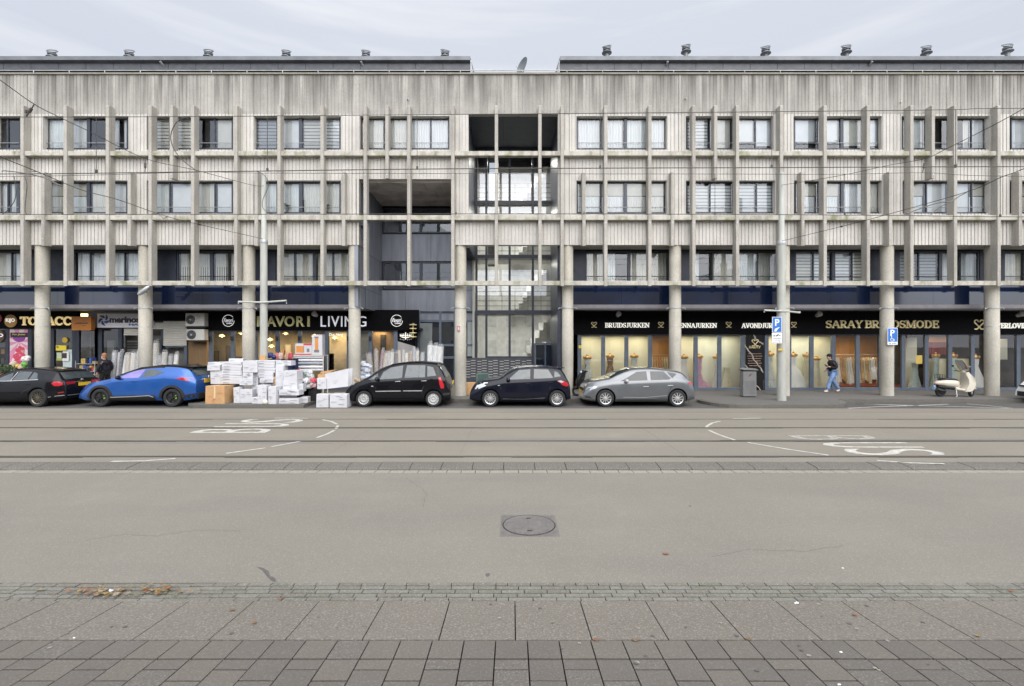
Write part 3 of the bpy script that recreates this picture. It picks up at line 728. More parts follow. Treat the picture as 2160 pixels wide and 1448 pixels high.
# columns
COLS = [-131, 90, 307, 525, 748, 971.5, 1197, 1424, 1652, 1870.5, 2092, 2312]
CA = 20.15
for p in COLS:
    x = X(p, CA); top = zw(YB) if not (760 < p < 1190) else zw(YB)
    mb = MB().lathe([(.245, .1), (.245, 1.55), (.249, 1.56), (.249, 2.9), (.245, 2.91), (.245, top)], (x, CA, 0), 28)
    c = mb.build('column', CONCC, B, smooth=True)
    cl = MB(); zc = Z(650, CA)
    cl.lathe([(.25, zc - .035), (.262, zc - .035), (.262, zc + .02), (.25, zc + .02)], (x, CA, 0), 24)
    for s in (-1, 1):
        cl.tube([(x + s * .25, CA - .1, zc - .01), (x + s * .36, CA - .12, zc - .01), (x + s * .40, CA - .12, zc - .06)], .02, 6)
    cl.build('clamp', STEEL, c)
    MB().lathe([(.2475, Z(689, CA) - .008), (.252, Z(689, CA)), (.2475, Z(689, CA) + .008)], (x, CA, 0), 24).build('band', STEEL, c)
# arcade ceiling over the pavement
mb = MB(); zc = Z(652, REC) - .02
mb.box(xw(J[0]), -6.47, REC - .1, SHOP + .3, zc + .02, zc + .2); mb.box(1.98, xw(J[-1]), REC - .1, SHOP + .3, zc + .02, zc + .2)
mb.build('arcade_ceiling', M('arcade_ceiling_paint', (.21, .195, .20), .8, var=.1), B)
# ---- deep recess left of the stairwell
XL, XM0, XM1, XR = -6.45, xw(957), xw(988), xw(1177)
mb = MB()
mb.box(XL - .15, XL, WALL + .03, BACK, 3.87, zw(378)); mb.build('recess_wall', GREYP, B)
MB().box(XL - .152, XL + .006, WALL + 1.0, WALL + 1.012, 3.9, zw(384)).build('panel_joint', BLACK, B)
for py in (524, 604): MB().box(XL - .1, XL + .005, WALL + .26, BACK, zw(py) - .012, zw(py)).build('panel_joint', BLACK, B)
mb = MB()
z0 = zw(381)
n = 6
for i in range(n):
    for j in range(3):
        a = XL + (XM0 - XL) * (i + .5 * (j % 2)) / n; b = min(XL + (XM0 - XL) * (i + 1 + .5 * (j % 2)) / n, XM0)
        y0 = WALL + .25 + (BACK - WALL - .25) * j / 3; y1 = WALL + .25 + (BACK - WALL - .25) * (j + 1) / 3
        mb.box(a + .008, b - .008, y0 + .008, y1 - .008, z0, z0 + .03)
mb.box(XL, XM0, WALL + .25, BACK + .2, z0 + .031, z0 + .2)
mb.build('recess_ceiling', M('ceiling_slab', (.52, .48, .44), .85, var=.28, scale=1.4), B)
mb = MB(); mb.box(XM0, XM1, WALL + .25, BACK, zw(YB), zw(381)); mb.box(XM1 - .14, XM1, WALL + .25, BACK, zw(381), zw(241)); mb.build('dividing_wall', DARKP, B)
MB().box(XM0, XM1, WALL + .24, WALL + .3, zw(YB) - .06, zw(YB)).build('soffit', SOFF, B)
mb = MB(); mb.box(XR, XR + .15, WALL + .245, BACK + .1, .1, zw(241)); mb.build('recess_wall', DARKP, B)
def bx(px): return X(px, BACK)
def bz(py): return Z(py, BACK)
for (y0, y1, e) in ((495, 551.5, (800, 857, 909, 962)), (613, 657.5, (800, 855, 907, 960)), (613, 657, (983, 1001.5)), (540, 612, (983, 1001.5)), (517, 539.5, (983, 1001.5))):
    for p, q in zip(e[:-1], e[1:]):
        MB().box(bx(p) + .006, bx(q) - .006, BACK - .03, BACK + .04, bz(y1), bz(y0)).build('cladding_panel', GREYP, B)
MB().box(XL, bx(983), BACK + .05, BACK + .1, .1, bz(420)).build('recess_wall', DARKP, B)
MB().box(XL, XM0, BACK - .02, BACK + .04, bz(440), bz(432)).build('lintel', BLACK, B)
window(808, 962, 440, 493, BACK, ['beige', 'dark', 'beige', 'beige'], C3, rail=False)
o = window(808, 962, 553.5, 611, BACK, ['beige'] * 4, C3, rail=False)
# stair hall opening : ceiling, glazing, hall
mb = MB(); zc = zw(241)
mb.box(XM1, XR, WALL + .245, BACK + .1, zc, zc + .15); mb.build('recess_ceiling', M('navy_ceiling', (.03, .036, .055), .6, var=.2), B)
MB().box(XM1 + (XR - XM1) * .38, XM1 + (XR - XM1) * .38 + .02, WALL + .26, BACK, zc - .004, zc).build('panel_joint', BLACK, B)
GD = 23.3
def gx(px): return X(px, GD)
def gz(py): return Z(py, GD)
rw = MB(); rx0, rx1 = X(1029, 26.75), X(1050, 26.75)
rw.box(-30, rx0, 28.4, 28.6, -.2, 13.2); rw.box(rx1, 30, 28.4, 28.6, -.2, 13.2); rw.box(rx0, rx1, 28.4, 28.6, -.2, gz(430)); rw.build('rear_wall', ROOM, B)
MB().box(xw(J[0]), xw(J[-1]), WALL + .42, 28.6, 13.22, 13.4).build('roof_deck', ZINCD, B)
f = MB()
for p in (1005, 1026, 1075, 1124, 1172): f.box(gx(p) - .055, gx(p) + .055, GD - .05, GD + .06, .12, gz(312))
for (t_, b_) in ((310, 318), (424, 430), (538, 545), (655, 663)): f.box(gx(1003), gx(1175), GD - .04, GD + .055, gz(b_), gz(t_))
f.box(gx(1026), gx(1124), GD - .042, GD + .05, gz(756), gz(752))
sg = f.build('stair_glazing', FRAME, B)
e = [1005, 1026, 1075, 1124, 1172]; ys = [318, 424, 538, 655, 752]
for i in range(4):
    for j, (t_, b_) in enumerate(((318, 424), (430, 538), (545, 655), (663, 752))):
        MB().box(gx(e[i]) + .055, gx(e[i + 1]) - .055, GD, GD + .01, gz(b_), gz(t_), skip='btlrk').build('pane', glass_mat('stair_glass', (.93, .95, .95), f0=.16), sg)
HALL = M('hall_plaster', (.50, .49, .44), .9, var=.12, scale=1)
HALLW = M('hall_white', (.78, .78, .76), .85, var=.06, scale=1)
HALLG = M('hall_grey_wall', (.46, .46, .44), .85, var=.15)
hall = MB()
hall.box(gx(1003) - .2, rx0, 26.6, 26.7, .1, gz(300), 2); hall.box(rx1, gx(1175) + .3, 26.6, 26.7, .1, gz(300), 2); hall.box(rx0, rx1, 26.6, 26.7, .1, gz(540), 2)
hall.box(-1.95, -1.85, GD + .08, 26.6, .1, gz(300), 0); hall.box(2.15, 2.25, GD + .08, 26.6, .1, gz(300), 0)
for py in (427, 541, 659): hall.box(-1.85, 2.15, GD + .3, 25.0, gz(py + 5), gz(py - 4), 2)
hall.box(-1.85, 2.15, GD + .1, 26.6, .1, .13, 2)
for py in (320, 428, 542, 660):  # lowest is the lobby tube lamp; upper ones added to brighten the hall
    l = bpy.data.lights.new('hall_lamp_and_fill', 'AREA'); l.shape = 'RECTANGLE'; l.size = 2.5; l.size_y = .5; l.energy = 120 if py < 500 else 85; l.color = (1, .97, .9)
    lo = bpy.data.objects.new('hall_lamp_and_fill', l); COL.objects.link(lo); lo.location = (.2, 24.3, gz(py + 8))
hall.build('stair_hall', [HALL, HALLW, HALLG], B)
st = MB()
for lvl, (pa, pb) in enumerate(((819, 659), (659, 541), (541, 427), (427, 318))):
    za, zb = gz(pa), gz(pb); n = 9
    for s in range(n): st.box(-.1 + s * .22, .14 + s * .22, 25.4, 26.4, za + (zb - za) * s / n, za + (zb - za) * (s + 1) / n)
st.build('stair_flight', HALLG, B)
rl = MB()
for py in (427, 541, 659):
    z = gz(py - 4)
    for h in (.25, .5, .75, .98): rl.tube([(-1.8, GD + .42, z + h), (2.1, GD + .42, z + h)], .016, 5)
    for k in range(7): rl.tube([(-1.8 + k * .65, GD + .42, z), (-1.8 + k * .65, GD + .42, z + .98)], .014, 5)
rl.build('stair_rail', FRAME, B)
# entrance between shop and stair hall
en = MB()
for p in (884, 929, 960, 1001): en.box(bx(p) - .06, bx(p) + .06, BACK - .06, BACK + .04, .12, bz(657.6))
for (p, q, t_, b_) in ((884, 1001, 660, 663), (884, 929, 675, 680), (929, 1001, 676, 680), (929, 1001, 726, 731), (929, 985, 752, 757)): en.box(bx(p) + .06, bx(q) - .06, BACK - .05, BACK + .03, bz(b_), bz(t_))
eo = en.build('entrance_frame', FRAMEG, B)
MB().box(bx(884) + .06, bx(929) - .06, BACK - .03, BACK + .02, bz(675), bz(663)).build('transom_panel', GREYP, eo)
MB().box(bx(929) + .06, bx(1001) - .06, BACK - .03, BACK + .02, bz(676), bz(663)).build('transom_panel', GREYP, eo)
MB().box(bx(884) + .06, bx(912), BACK - .03, BACK + .02, .12, bz(682)).build('door_panel', M('entrance_grey', (.2, .22, .22), .6, var=.15), eo)
for p, q, t_, b_ in ((912, 929, 680, 800), (929, 960, 680, 726), (929, 960, 731, 752), (929, 960, 757, 815), (960, 985, 680, 752)):
    MB().box(bx(p) + .03, bx(q) - .06, BACK - .01, BACK, bz(b_), bz(t_), skip='btlrk').build('pane', GLASSD, eo)
MB().box(bx(986), bx(1001) - .06, BACK - .03, BACK + .02, bz(752), bz(680)).build('side_panel', M('pale_green_panel', (.30, .34, .33), .5, var=.1), eo)
mbx = thing('mailbox_bank', 'bank of dark grey mailboxes with pale slots below the stairwell glazing', 'mailboxes', (gx(1050), GD, .1))
MB().box(gx(980), gx(1122), GD - .09, GD - .06, .12, gz(755)).build('cabinet', M('mailbox_grey', (.055, .06, .072), .5, var=.15), mbx)
sl = MB()
for c in range(6):
    for r_ in range(7):
        xx = gx(982) + .04 + c * .545; zz = gz(763) - r_ * .128
        sl.box(xx, xx + .2, GD - .097, GD - .09, zz, zz + .022); sl.box(xx + .23, xx + .46, GD - .097, GD - .09, zz + .045, zz + .067)
sl.build('letter_slot', M('slot_alloy', (.62, .6, .55), .5, var=.1), mbx)
dr = MB()
for p in (1128, 1150, 1170): dr.box(gx(p) - .035, gx(p) + .035, GD - .09, GD - .052, .12, gz(724))
dr.box(gx(1128), gx(1170), GD - .088, GD - .054, gz(727.6), gz(724)); do = dr.build('entrance_door', FRAMEG, B)
MB().box(gx(1129) + .03, gx(1149), GD - .07, GD - .06, .14, gz(728), skip='btlrk').build('pane', M('dark_door_glass', (.012, .018, .03), .05, spec=.8), do)
MB().box(gx(1151), gx(1169), GD - .07, GD - .06, .14, gz(728), skip='btlrk').build('pane', M('dark_door_glass'), do)
text_mb('104', gx(1144), gx(1152), gz(724.5), gz(721.5), GD - .075, .006, .01).build('house_number', WHITEL, do)
# ---- roof storey
ED = 22.4
def ez(py): return Z(py, ED)
def roof(p0, p1, pipes, wins):
    x0, x1 = X(p0, ED), X(p1, ED)
    pr = MB()
    prof = [(ED + .02, ez(133)), (ED - .14, ez(130.5)), (ED - .16, ez(123)), (ED - .05, ez(121.5)), (ED + 5, ez(121.5) + 1.4), (ED + 5, ez(133))]
    n = len(prof); pr.add([(x0, a, b) for a, b in prof] + [(x1, a, b) for a, b in prof], [list(range(n - 1, -1, -1)), list(range(n, 2 * n))] + [[j, (j + 1) % n, (j + 1) % n + n, j + n] for j in range(n)])
    r = pr.build('roof', ZINC, B, recalc=True)
    k = max(1, int((x1 - x0) / 1.27)); w = (x1 - x0) / k
    fa = MB()
    for i in range(k): fa.box(x0 + i * w + .008, x0 + (i + 1) * w - .008, ED + .03, ED + .1, ez(146), ez(133.5))
    fa.build('fascia', ZINCD, r)
    MB().box(x0, x1, ED + .12, ED + .9, ez(146), ez(145)).build('eave_soffit', BLACK, r)
    wl = MB().box(x0 + .3, x1 - .3, ED + .8, ED + 1.0, 13.0, ez(146) + .3).build('roof_storey_wall', M('roof_wall_grey', (.2, .21, .22), .7, var=.1), B)
    yy = ED + .78
    for kind, p, q in wins:
        a, b = X(p, yy), X(q, yy)
        if kind == 'w':
            wm = MB(); zt = Z(154, yy)
            wm.box(a, b, yy - .04, yy, zt - .06, zt); wm.box(a, a + .07, yy - .04, yy, 14, zt - .06); wm.box(b - .07, b, yy - .04, yy, 14, zt - .06); wm.box((a + b) / 2 - .03, (a + b) / 2 + .03, yy - .038, yy, 14, zt - .06)
            wo = wm.build('window', WHITE, B); MB().box(a + .07, b - .07, yy - .02, yy - .01, 14, zt - .06, skip='btlrk').build('pane', CARGL, wo)
        elif kind == 'd': MB().box(a, b, yy - .03, yy, 14, Z(153, yy)).build('window', M('dark_patio_glass', (.02, .022, .025), .08), B)
        else: MB().box(a, b, yy - .05, yy + .01, 14, Z(151, yy)).build('terrace_lamp', M('cream_globe', (.68, .66, .5), .6), B)
    for p in pipes:
        MB().tube([(X(p, ED), ED - .12, ez(133)), (X(p + (5 if p < 1080 else -2), ED), ED + .3, ez(147)), (X(p + (5 if p < 1080 else -2), ED), ED + .72, ez(152)), (X(p + 5, ED), ED + .74, 13.2)], .055, 8).build('downpipe', STEEL, r, smooth=True)
    return r
wl, wr = [], []
for k in range(-1, 5): wl += [('w', 0 + 205 * k - (3 if k > 0 else 0), 40 + 205 * k), ('l', 54 + 207 * k, 62 + 207 * k), ('d', 75 + 208 * k, 142 + 208 * k)]
for k in range(0, 6): wr += [('w', 1237 + 208 * k, 1286 + 208 * k), ('l', 1301 + 209 * k, 1307 + 209 * k), ('d', 1322 + 209 * k, 1392 + 209 * k)]
roof(-400, 992, (342, 763), [w for w in wl if w[2] < 985]); roof(1181, 2560, (1407, 1836), wr)
for px0, s in ((992, 1), (1181, -1)):
    x = X(px0, ED); MB().prism([(x, 13.2), (x + s * .03, 13.2), (x + s * .03, ez(125)), (x, ez(125))] if s > 0 else [(x - .03, 13.2), (x, 13.2), (x, ez(125)), (x - .03, ez(125))], ED + .1, ED + 4).build('gable_end', WHITE, B)
rl = MB(); zr = Z(149, 20.0)
rl.tube([(xw(-390), 20.0, zr), (xw(2560), 20.0, zr)], .022, 6)
x = xw(-390)
while x < xw(2560): rl.tube([(x, 20.0, zw(YTOP)), (x, 20.0, zr)], .015, 5); x += 1.5
rl.build('terrace_railing', STEEL, B)
VENTS = [110, 273, 440, 604, 772, 939, 1280, 1447, 1615, 1785, 1954, 2125]
vent0 = None
for i, p in enumerate(VENTS):
    D = 25.0; tall = p > 1080
    tops = [105, 105, 104, 105, 105, 104, 92, 90, 93.5, 91.5, 93, 89.5]
    zb_ = Z(tops[i] - (3 if p < 1080 else 0), D) - .68
    c = (X(p, D), D, zb_)
    lab = 'grey metal roof cowl, ' + ['first', 'second', 'third', 'fourth', 'fifth', 'sixth'][i % 6] + (' from the left on the left roof' if not tall else ' from the left on the right roof')
    v = thing('roof_vent', lab, 'vent', c, 'ventilation cowls along the roof ridge')
    x, y, z = c
    MB().lathe([(.11, -.9), (.11, .1), (.13, .12), (.26, .16), (.26, .19), (.15, .22), (.15, .3), (.2, .31), (.21, .4), (.16, .42)], c, 14).build('pipe', ZINC, v, smooth=True)
    h = MB(); n = 14
    h.tube([(x + .23 * math.cos(2 * PI * k / n), y + .2 * math.sin(2 * PI * k / n), z + .53 + .15 * math.sin(2 * PI * k / n) - .05 * math.cos(2 * PI * k / n) * (1 if p < 1080 else -1)) for k in range(n + 1)], .026, 6)
    for s in (-1, 1): h.tube([(x + s * .17, y, z + .4), (x + s * .22, y, z + .5)], .02, 5)
    h.build('cowl_ring', ZINC, v, smooth=True)
d = thing('satellite_dish', 'grey satellite dish standing alone behind the parapet between the two roofs', 'satellite dish', PT(1102, 158, 20.8))
c = PT(1103, 140, 20.8)
DISH = M('dish_grey', (.16, .175, .18), .7, var=.1, spec=.2)
mb = MB().lathe([(.005, .05), (.12, .045), (.25, .015), (.37, -.045), (.37, -.06), (.25, 0), (.12, .03), (.005, .035)], (0, 0, 0), 24, 'y'); mb.v = [(Matrix.Rotation(math.radians(-56), 4, 'Z') @ Matrix.Rotation(math.radians(-14), 4, 'X') @ Vector(v)) + c for v in mb.v]
mb.build('dish', DISH, d, smooth=True)
MB().tube([c + Vector((.06, .05, -.05)), PT(1101, 166, 20.9)], .03, 6).tube([c + Vector((0, 0, -.3)), c + Vector((-.3, -.2, -.12))], .015, 5).build('mast', STEEL, d)

# things seen in the windows
PLG = M('window_plant_green', (.05, .09, .035), .6, var=.4, scale=20)
for px, py, D, lab in ((606, 446, GL + .09, 'small palm plant on the sill of a second floor window left of the deep recess'), (689, 447, GL + .09, 'little pot plant at the right end of the same second floor window'), (1130 + 640, 312, GL + .09, 'dark leafy plant in a third floor window at the right')):
    c = PT(px, py, D); t = thing('window_plant', lab, 'plant', tuple(c))
    MB().lathe([(.05, 0), (.07, .12), (.06, .12)], c, 10).build('pot', M('plant_pot_white', (.5, .5, .5), .6), t)
    mb = MB()
    for k in range(26):
        a = R.uniform(0, 6.28); h = R.uniform(.18, .42); mb.tube([c + Vector((0, 0, .1)), c + Vector((.07 * math.cos(a), .02 * math.sin(a), h * .8)), c + Vector((.2 * math.cos(a), .05 * math.sin(a), h * R.uniform(.6, 1)))], [.008, .014, .004], 4)
    mb.build('leaves', PLG, t)
c = PT(381, 312, GL + .35); t = thing('white_chair', 'white swivel chair back seen in the third floor window inside the cable loop', 'chair', tuple(c))
MB().box(c.x - .12, c.x + .14, c.y, c.y + .05, c.z + .18, c.z + .56).box(c.x - .12, c.x + .10, c.y - .01, c.y + .3, c.z + .14, c.z + .2).build('chair_back', M('chair_white', (.8, .8, .8), .5), t, bevel=.02)
MB().tube([(c.x, c.y + .1, c.z - .2), (c.x, c.y + .1, c.z + .15)], .03, 8).build('stem', M('chair_black', (.02, .02, .02), .5), t)
for i, (px, w, h, col) in enumerate(((1322, 5, 4, (.7, .7, .7)), (1392, 6, 5, (.75, .76, .78)), (1300, 4, 5, (.4, .12, .08)), (1532, 4, 4, (.7, .66, .6)), (1584, 7, 5, (.6, .62, .64)), (1240, 4, 3, (.55, .5, .42)))):
    D = REC + .08; o = MB().box(X(px, D), X(px + w, D), D, D + .03, Z(594.5, D), Z(594.5 - h, D)).build('sill_ornament', M('ornament_' + 'white pale red cream grey tan'.split()[i], col, .6), loc=(X(px, D), D, Z(594, D)), bevel=.01)
    tag(o, ['white card', 'pale box', 'red ornament', 'cream card', 'grey photo frame', 'tan ornament'][i] + ' on a sill above the bridal shop, ' + ['left bay', 'right end of the left bay', 'middle of the left bay', 'second bay left', 'second bay right half', 'far left of the left bay'][i], 'ornament', 'small things on the first floor sills')
# ================================================================== SHOPS
FD = 22.3
def fx(px): return X(px, FD)
def fz(py): return Z(py, FD)
def sx(px): return X(px, SHOP)
def sz(py): return Z(py, SHOP)
LIGHTS = []
def lamp(x, y, z, sx_, sy_, e, col):
    l = bpy.data.lights.new('shop_lamp', 'AREA'); l.shape = 'RECTANGLE'; l.size = sx_; l.size_y = sy_; l.energy = e; l.color = col
    o = bpy.data.objects.new('shop_lamp', l); COL.objects.link(o); o.location = (x, y, z); LIGHTS.append(o)
WARMW = M('shop_cream_wall', (.74, .70, .50), .8, var=.08, scale=.8)
PALEW = M('shop_pale_wall', (.72, .74, .62), .8, var=.08, scale=.8)
AMBER = M('shop_amber_wall', (.40, .23, .10), .7, var=.3, scale=.8)
DKINT = M('shop_dark_interior', (.05, .045, .04), .8, var=.5, scale=1.5)
REDF = M('shop_red_floor', (.16, .035, .02), .6, var=.2)
def shopfront(name, label, mull, ztop_py, w=.09, frame=FRAMEG, glass=GLASSD, base=820.5, skip=()):
    t = thing(name, label, 'shop window', (sx((mull[0] + mull[-1]) / 2), SHOP, .12))
    f = MB()
    for p in mull: f.box(sx(p) - w, sx(p) + w, SHOP - .06, SHOP + .05, .12, sz(ztop_py))
    f.box(sx(mull[0]), sx(mull[-1]), SHOP - .045, SHOP + .04, .12, sz(base) + .06); f.box(sx(mull[0]), sx(mull[-1]), SHOP - .046, SHOP + .04, sz(ztop_py) - .05, sz(ztop_py))
    f.build('frame', frame, t, bevel=.005)
    for i, (p, q) in enumerate(zip(mull[:-1], mull[1:])):
        if i in skip: continue
        MB().box(sx(p) + w, sx(q) - w, SHOP, SHOP + .01, sz(base) + .06, sz(ztop_py) - .05, skip='btlrk').build('pane', glass, t)
    return t
# ---- bridal shop
BM = [1222, 1272, 1321, 1371, 1419, 1467, 1517, 1566]
BM2 = [1616, 1664, 1711, 1757, 1808, 1856, 1904, 1953, 2002, 2050, 2098, 2146, 2200, 2300]
shopfront('bridal_shop_window', 'shop window with bridal mannequins left of the black marble panel', BM, 705)
shopfront('bridal_shop_window', 'long bridal shop front with doors right of the black marble panel', BM2, 705)
mp = thing('marble_sign', 'black marble panel with gold lettering between the bridal shop windows', 'sign', (sx(1592), SHOP, .12))
MARB = bpy.data.materials.new('black_marble'); MARB.use_nodes = True
nt = MARB.node_tree; bs = nt.nodes['Principled BSDF']; bs.inputs['Roughness'].default_value = .2
gg = nt.nodes.new('ShaderNodeNewGeometry'); wv = nt.nodes.new('ShaderNodeTexWave'); wv.inputs['Scale'].default_value = .55; wv.inputs['Distortion'].default_value = 9; wv.inputs['Detail'].default_value = 4
mpn = nt.nodes.new('ShaderNodeMapping'); mpn.inputs['Rotation'].default_value = (0, .6, 0); nt.links.new(gg.outputs['Position'], mpn.inputs[0]); nt.links.new(mpn.outputs[0], wv.inputs[0])
nt.links.new(ramp(nt, wv.outputs['Fac'], .965, 1., (.008, .008, .009), (.5, .45, .4)), bs.inputs['Base Color'])
MB().box(sx(1568) + .1, sx(1614) - .1, SHOP - .03, SHOP + .05, .12, sz(705)).build('panel', MARB, mp)
def heart(x, z, s, y, mat, par):
    mb = MB()
    for k in (-1, 1):
        pts = [(x + k * .07 * s, z + .28 * s)] + [(x + k * (.25 + .2 * math.cos(a)) * s, z + (.30 + .17 * math.sin(a)) * s) for a in (2.2, 1.6, 1.0, .4, -.3)] + [(x + k * .24 * s, z + .05 * s), (x + k * .06 * s, z - .12 * s), (x + k * .07 * s, z - .28 * s), (x + k * .2 * s, z - .39 * s), (x + k * .44 * s, z - .38 * s)]
        ribbon(mb, pts, .11 * s, y - .02 - .002 * (k > 0), y)
    return mb.build('emblem', mat, par)
heart(sx(1592), sz(724), .34, SHOP - .03, GOLD, mp)
serif_letters('SARAY', sx(1579), sx(1604), sz(735), sz(730), SHOP - .03, GOLD, mp, .012)
LINEG = M('small_gold_print', (.45, .3, .2), .5)
for k, (a, b) in enumerate(((1578, 1605), (1576, 1608), (1577, 1605), (1578, 1604), (1577, 1606), (1580, 1604))):
    mb = MB(); x = sx(a)
    while x < sx(b): w = R.uniform(.03, .07); mb.box(x, min(x + w, sx(b)), SHOP - .036, SHOP - .03, sz(746 + 5 * k + 1.2), sz(746 + 5 * k)); x += w + .02
    mb.build('small_print', LINEG, mp)
# room shells behind bridal glass
rm = MB()
rm.box(sx(1215), sx(2320), SHOP + .1, 28.0, .10, .125, 4)
rm.box(sx(1215), sx(2320), SHOP + .1, 28.0, sz(704), sz(704) + .1, 5)
for (p, q, d, mi) in ((1222, 1372, 23.5, 0), (1414, 1468, 23.5, 0), (1466, 1566, 23.52, 1), (1616, 1667, 23.5, 0), (1663, 1712, 23.52, 1), (1709, 1760, 23.5, 0)):
    rm.box(X(p, d), X(q, d), d, d + .05, .125, sz(706), mi)
rm.box(X(1372, 26), X(1414, 26), 26, 26.1, .125, sz(706), 2)
rm.box(X(1740, 26.5), X(1880, 26.5), 26.5, 26.6, .125, sz(706), 2)
rm.box(X(1880, 25.4), X(1955, 25.4), 25.4, 25.5, .125, sz(706), 3); rm.box(X(1912, 23.4), X(1934, 23.4), 23.4, 23.45, .125, sz(712), 1)
rm.box(X(1952, 24.2), X(2320, 24.2), 24.2, 24.3, .125, sz(706), 3)
rm.box(X(1953, 23.6), X(2003, 23.6), 23.6, 23.65, sz(750), sz(722), 6); rm.box(X(1953, 23.61), X(2003, 23.61), 23.61, 23.66, sz(722), sz(707), 2)
rm.box(X(1954, 23.2), X(2052, 23.2), 23.2, 23.25, .125, sz(758), 0)
rm.box(X(2096, 23.2), X(2125, 23.2), 23.2, 23.25, sz(760), sz(715), 1)
rm.box(X(1372, 23.5), X(1374, 23.5), 23.5, 28, .125, sz(706), 0); rm.box(X(1757, 23.5), X(1759, 23.5), 23.5, 28, .125, sz(706), 1)
rm.build('shop_interior', [WARMW, PALEW, AMBER, DKINT, REDF, DKINT, M('shop_red_drape', (.14, .02, .018), .5, var=.5, stretch=(6, 6, .3))], B)
for px, e in ((1245, 34), (1300, 34), (1350, 34), (1440, 34), (1492, 34), (1541, 34), (1640, 34), (1690, 34), (1735, 34)):
    lamp(X(px, 22.95), 22.95, sz(707) - .03, .8, .5, e * .27, (1, .90, .68))
for px, d, e in ((1392, 24.6, 40), (1790, 24.6, 60), (1835, 24.8, 50), (1925, 24.2, 16), (1978, 23.0, 14), (2030, 22.95, 8), (2110, 22.95, 8)):
    lamp(X(px, d), d, sz(707) - .03, .9, .8, e * .45, (1, .76, .48))
# SARAY fascia
fs = thing('bridal_shop_sign', 'long black fascia with gold and white lettering of the bridal shop', 'shop sign', (fx(1700), FD, fz(705)))
MB().box(fx(1203), fx(2330), FD, FD + .15, fz(705.5), fz(654)).build('fascia_board', SIGNB, fs)
serif_letters('BRUIDSJURKEN', fx(1276), fx(1370), fz(691.5), fz(681.5), FD, CREAML, fs)
serif_letters('HENNAJURKEN', fx(1424), fx(1512), fz(692), fz(682), FD, CREAML, fs)
serif_letters('AVONDJURKEN', fx(1564), fx(1654), fz(692.5), fz(682), FD, CREAML, fs)
serif_letters('SARAY', fx(1741), fx(1819), fz(692.5), fz(676.5), FD, GOLD, fs, .05)
serif_letters('BRUIDSMODE', fx(1823), fx(1979), fz(692.5), fz(676.5), FD, GOLD, fs, .05)
serif_letters('VERLOVINGSJURKEN', fx(2101), fx(2236), fz(693), fz(682), FD, CREAML, fs)
for p, s in ((1253, .28), (1394, .28), (1537, .28), (1674, .28), (2065, .5)): heart(fx(p), fz(686), s, FD, GOLD, fs)
for i, p in enumerate((1299, 1712, 2128, 674)):
    lab = ['above the bridal sign\'s first white word', 'above the start of the large gold bridal lettering', 'above the far right end of the bridal sign', 'above the gold and white home shop lettering'][i]
    cam = thing('ceiling_spotlight', 'round pale ceiling spotlight ' + lab, 'spotlight', (fx(p), FD - .4, fz(655)), 'spotlights under the arcade ceiling')
    MB().tube([(fx(p), FD - .5, fz(651)), (fx(p), FD - .5, fz(661))], .02, 6).build('bracket', STEEL, cam)
    mb = MB().lathe([(.02, -.28), (.09, -.25), (.12, -.02), (.12, 0), (.10, .01)], (0, 0, 0), 16, 'y'); mb.v = [(Matrix.Rotation(math.radians(180), 4, 'Z') @ Matrix.Rotation(math.radians(14), 4, 'X') @ Vector(v)) + Vector((fx(p), FD - .62, fz(664))) for v in mb.v]
    mb.build('lamp_head', M('lamp_head_grey', (.42, .42, .40), .6, var=.1), cam, smooth=True)
# mannequins
GOLDS = M('mannequin_gold', (.62, .36, .12), .3, metal=.5, var=.3)
def dress(px, D, topz, mat, label, flare=.36, waist=.12, train=0, bust=True, base=.14):
    x = X(px, D); t = thing('mannequin', label, 'mannequin', (x, D, base), 'dressed mannequins in the bridal shop window')
    h = topz - base
    pr = [(flare, 0), (flare * .95, .02), (flare * .72, h * .25), (flare * .5, h * .45), (waist + .03, h * .60), (waist, h * .66), (waist + .02, h * .74), (.155, h * .82), (.16, h * .86), (.14, h * .865)]
    mb = MB(); n = 26; vs = []
    for i, (r, z) in enumerate(pr):
        fold = .17 * max(0, 1 - z / (h * .6))
        for k in range(n):
            a = 2 * PI * k / n; q = r * (1 + fold * math.sin(a * 7 + i * .3)); tx = train * max(0, 1 - z / (h * .4)) ** 2 * max(0, math.cos(a))
            vs.append((x + q * math.cos(a) + tx, D + q * math.sin(a) * .5, base + z))
    fc = [[i * n + k, i * n + (k + 1) % n, (i + 1) * n + (k + 1) % n, (i + 1) * n + k] for i in range(len(pr) - 1) for k in range(n)]
    fc.append([(len(pr) - 1) * n + k for k in range(n)]); mb.add(vs, fc); mb.build('dress', mat, t, smooth=True)
    if bust:
        b = MB().lathe([(.13, h * .855), (.15, h * .88), (.165, h * .92), (.13, h * .955), (.055, h * .965), (.045, h * .99), (.05, h), (.02, h * 1.015)], (x, D, base), 16, sy=.6)
        for s in (-1, 1): b.blob((x + s * .17, D, base + h * .915), (.045, .05, .075), jit=0)
        b.build('bust', GOLDS, t, smooth=True)
    return t
DW = M('dress_white', (.78, .78, .74), .7, var=.06, scale=12); DM = M('dress_mint', (.58, .68, .62), .6, var=.1, scale=10); DB = M('dress_brown', (.22, .13, .07), .5, var=.5, scale=14)
DP = M('dress_pink', (.62, .36, .46), .5, var=.15, scale=10); DG = M('dress_gold', (.62, .38, .16), .5, var=.25, scale=12); DS = M('dress_silver', (.55, .57, .52), .5, var=.2, scale=12); DL = M('dress_pale_yellow', (.66, .62, .44), .6, var=.1, scale=10)
dress(1239, 23.05, sz(749), DS, 'mannequin in a silver bodice and pale skirt behind the dark scooter', .46)
dress(1287, 23.05, sz(746), DB, 'mannequin in a dark brown sequined gown behind the grey hatchback', .42)
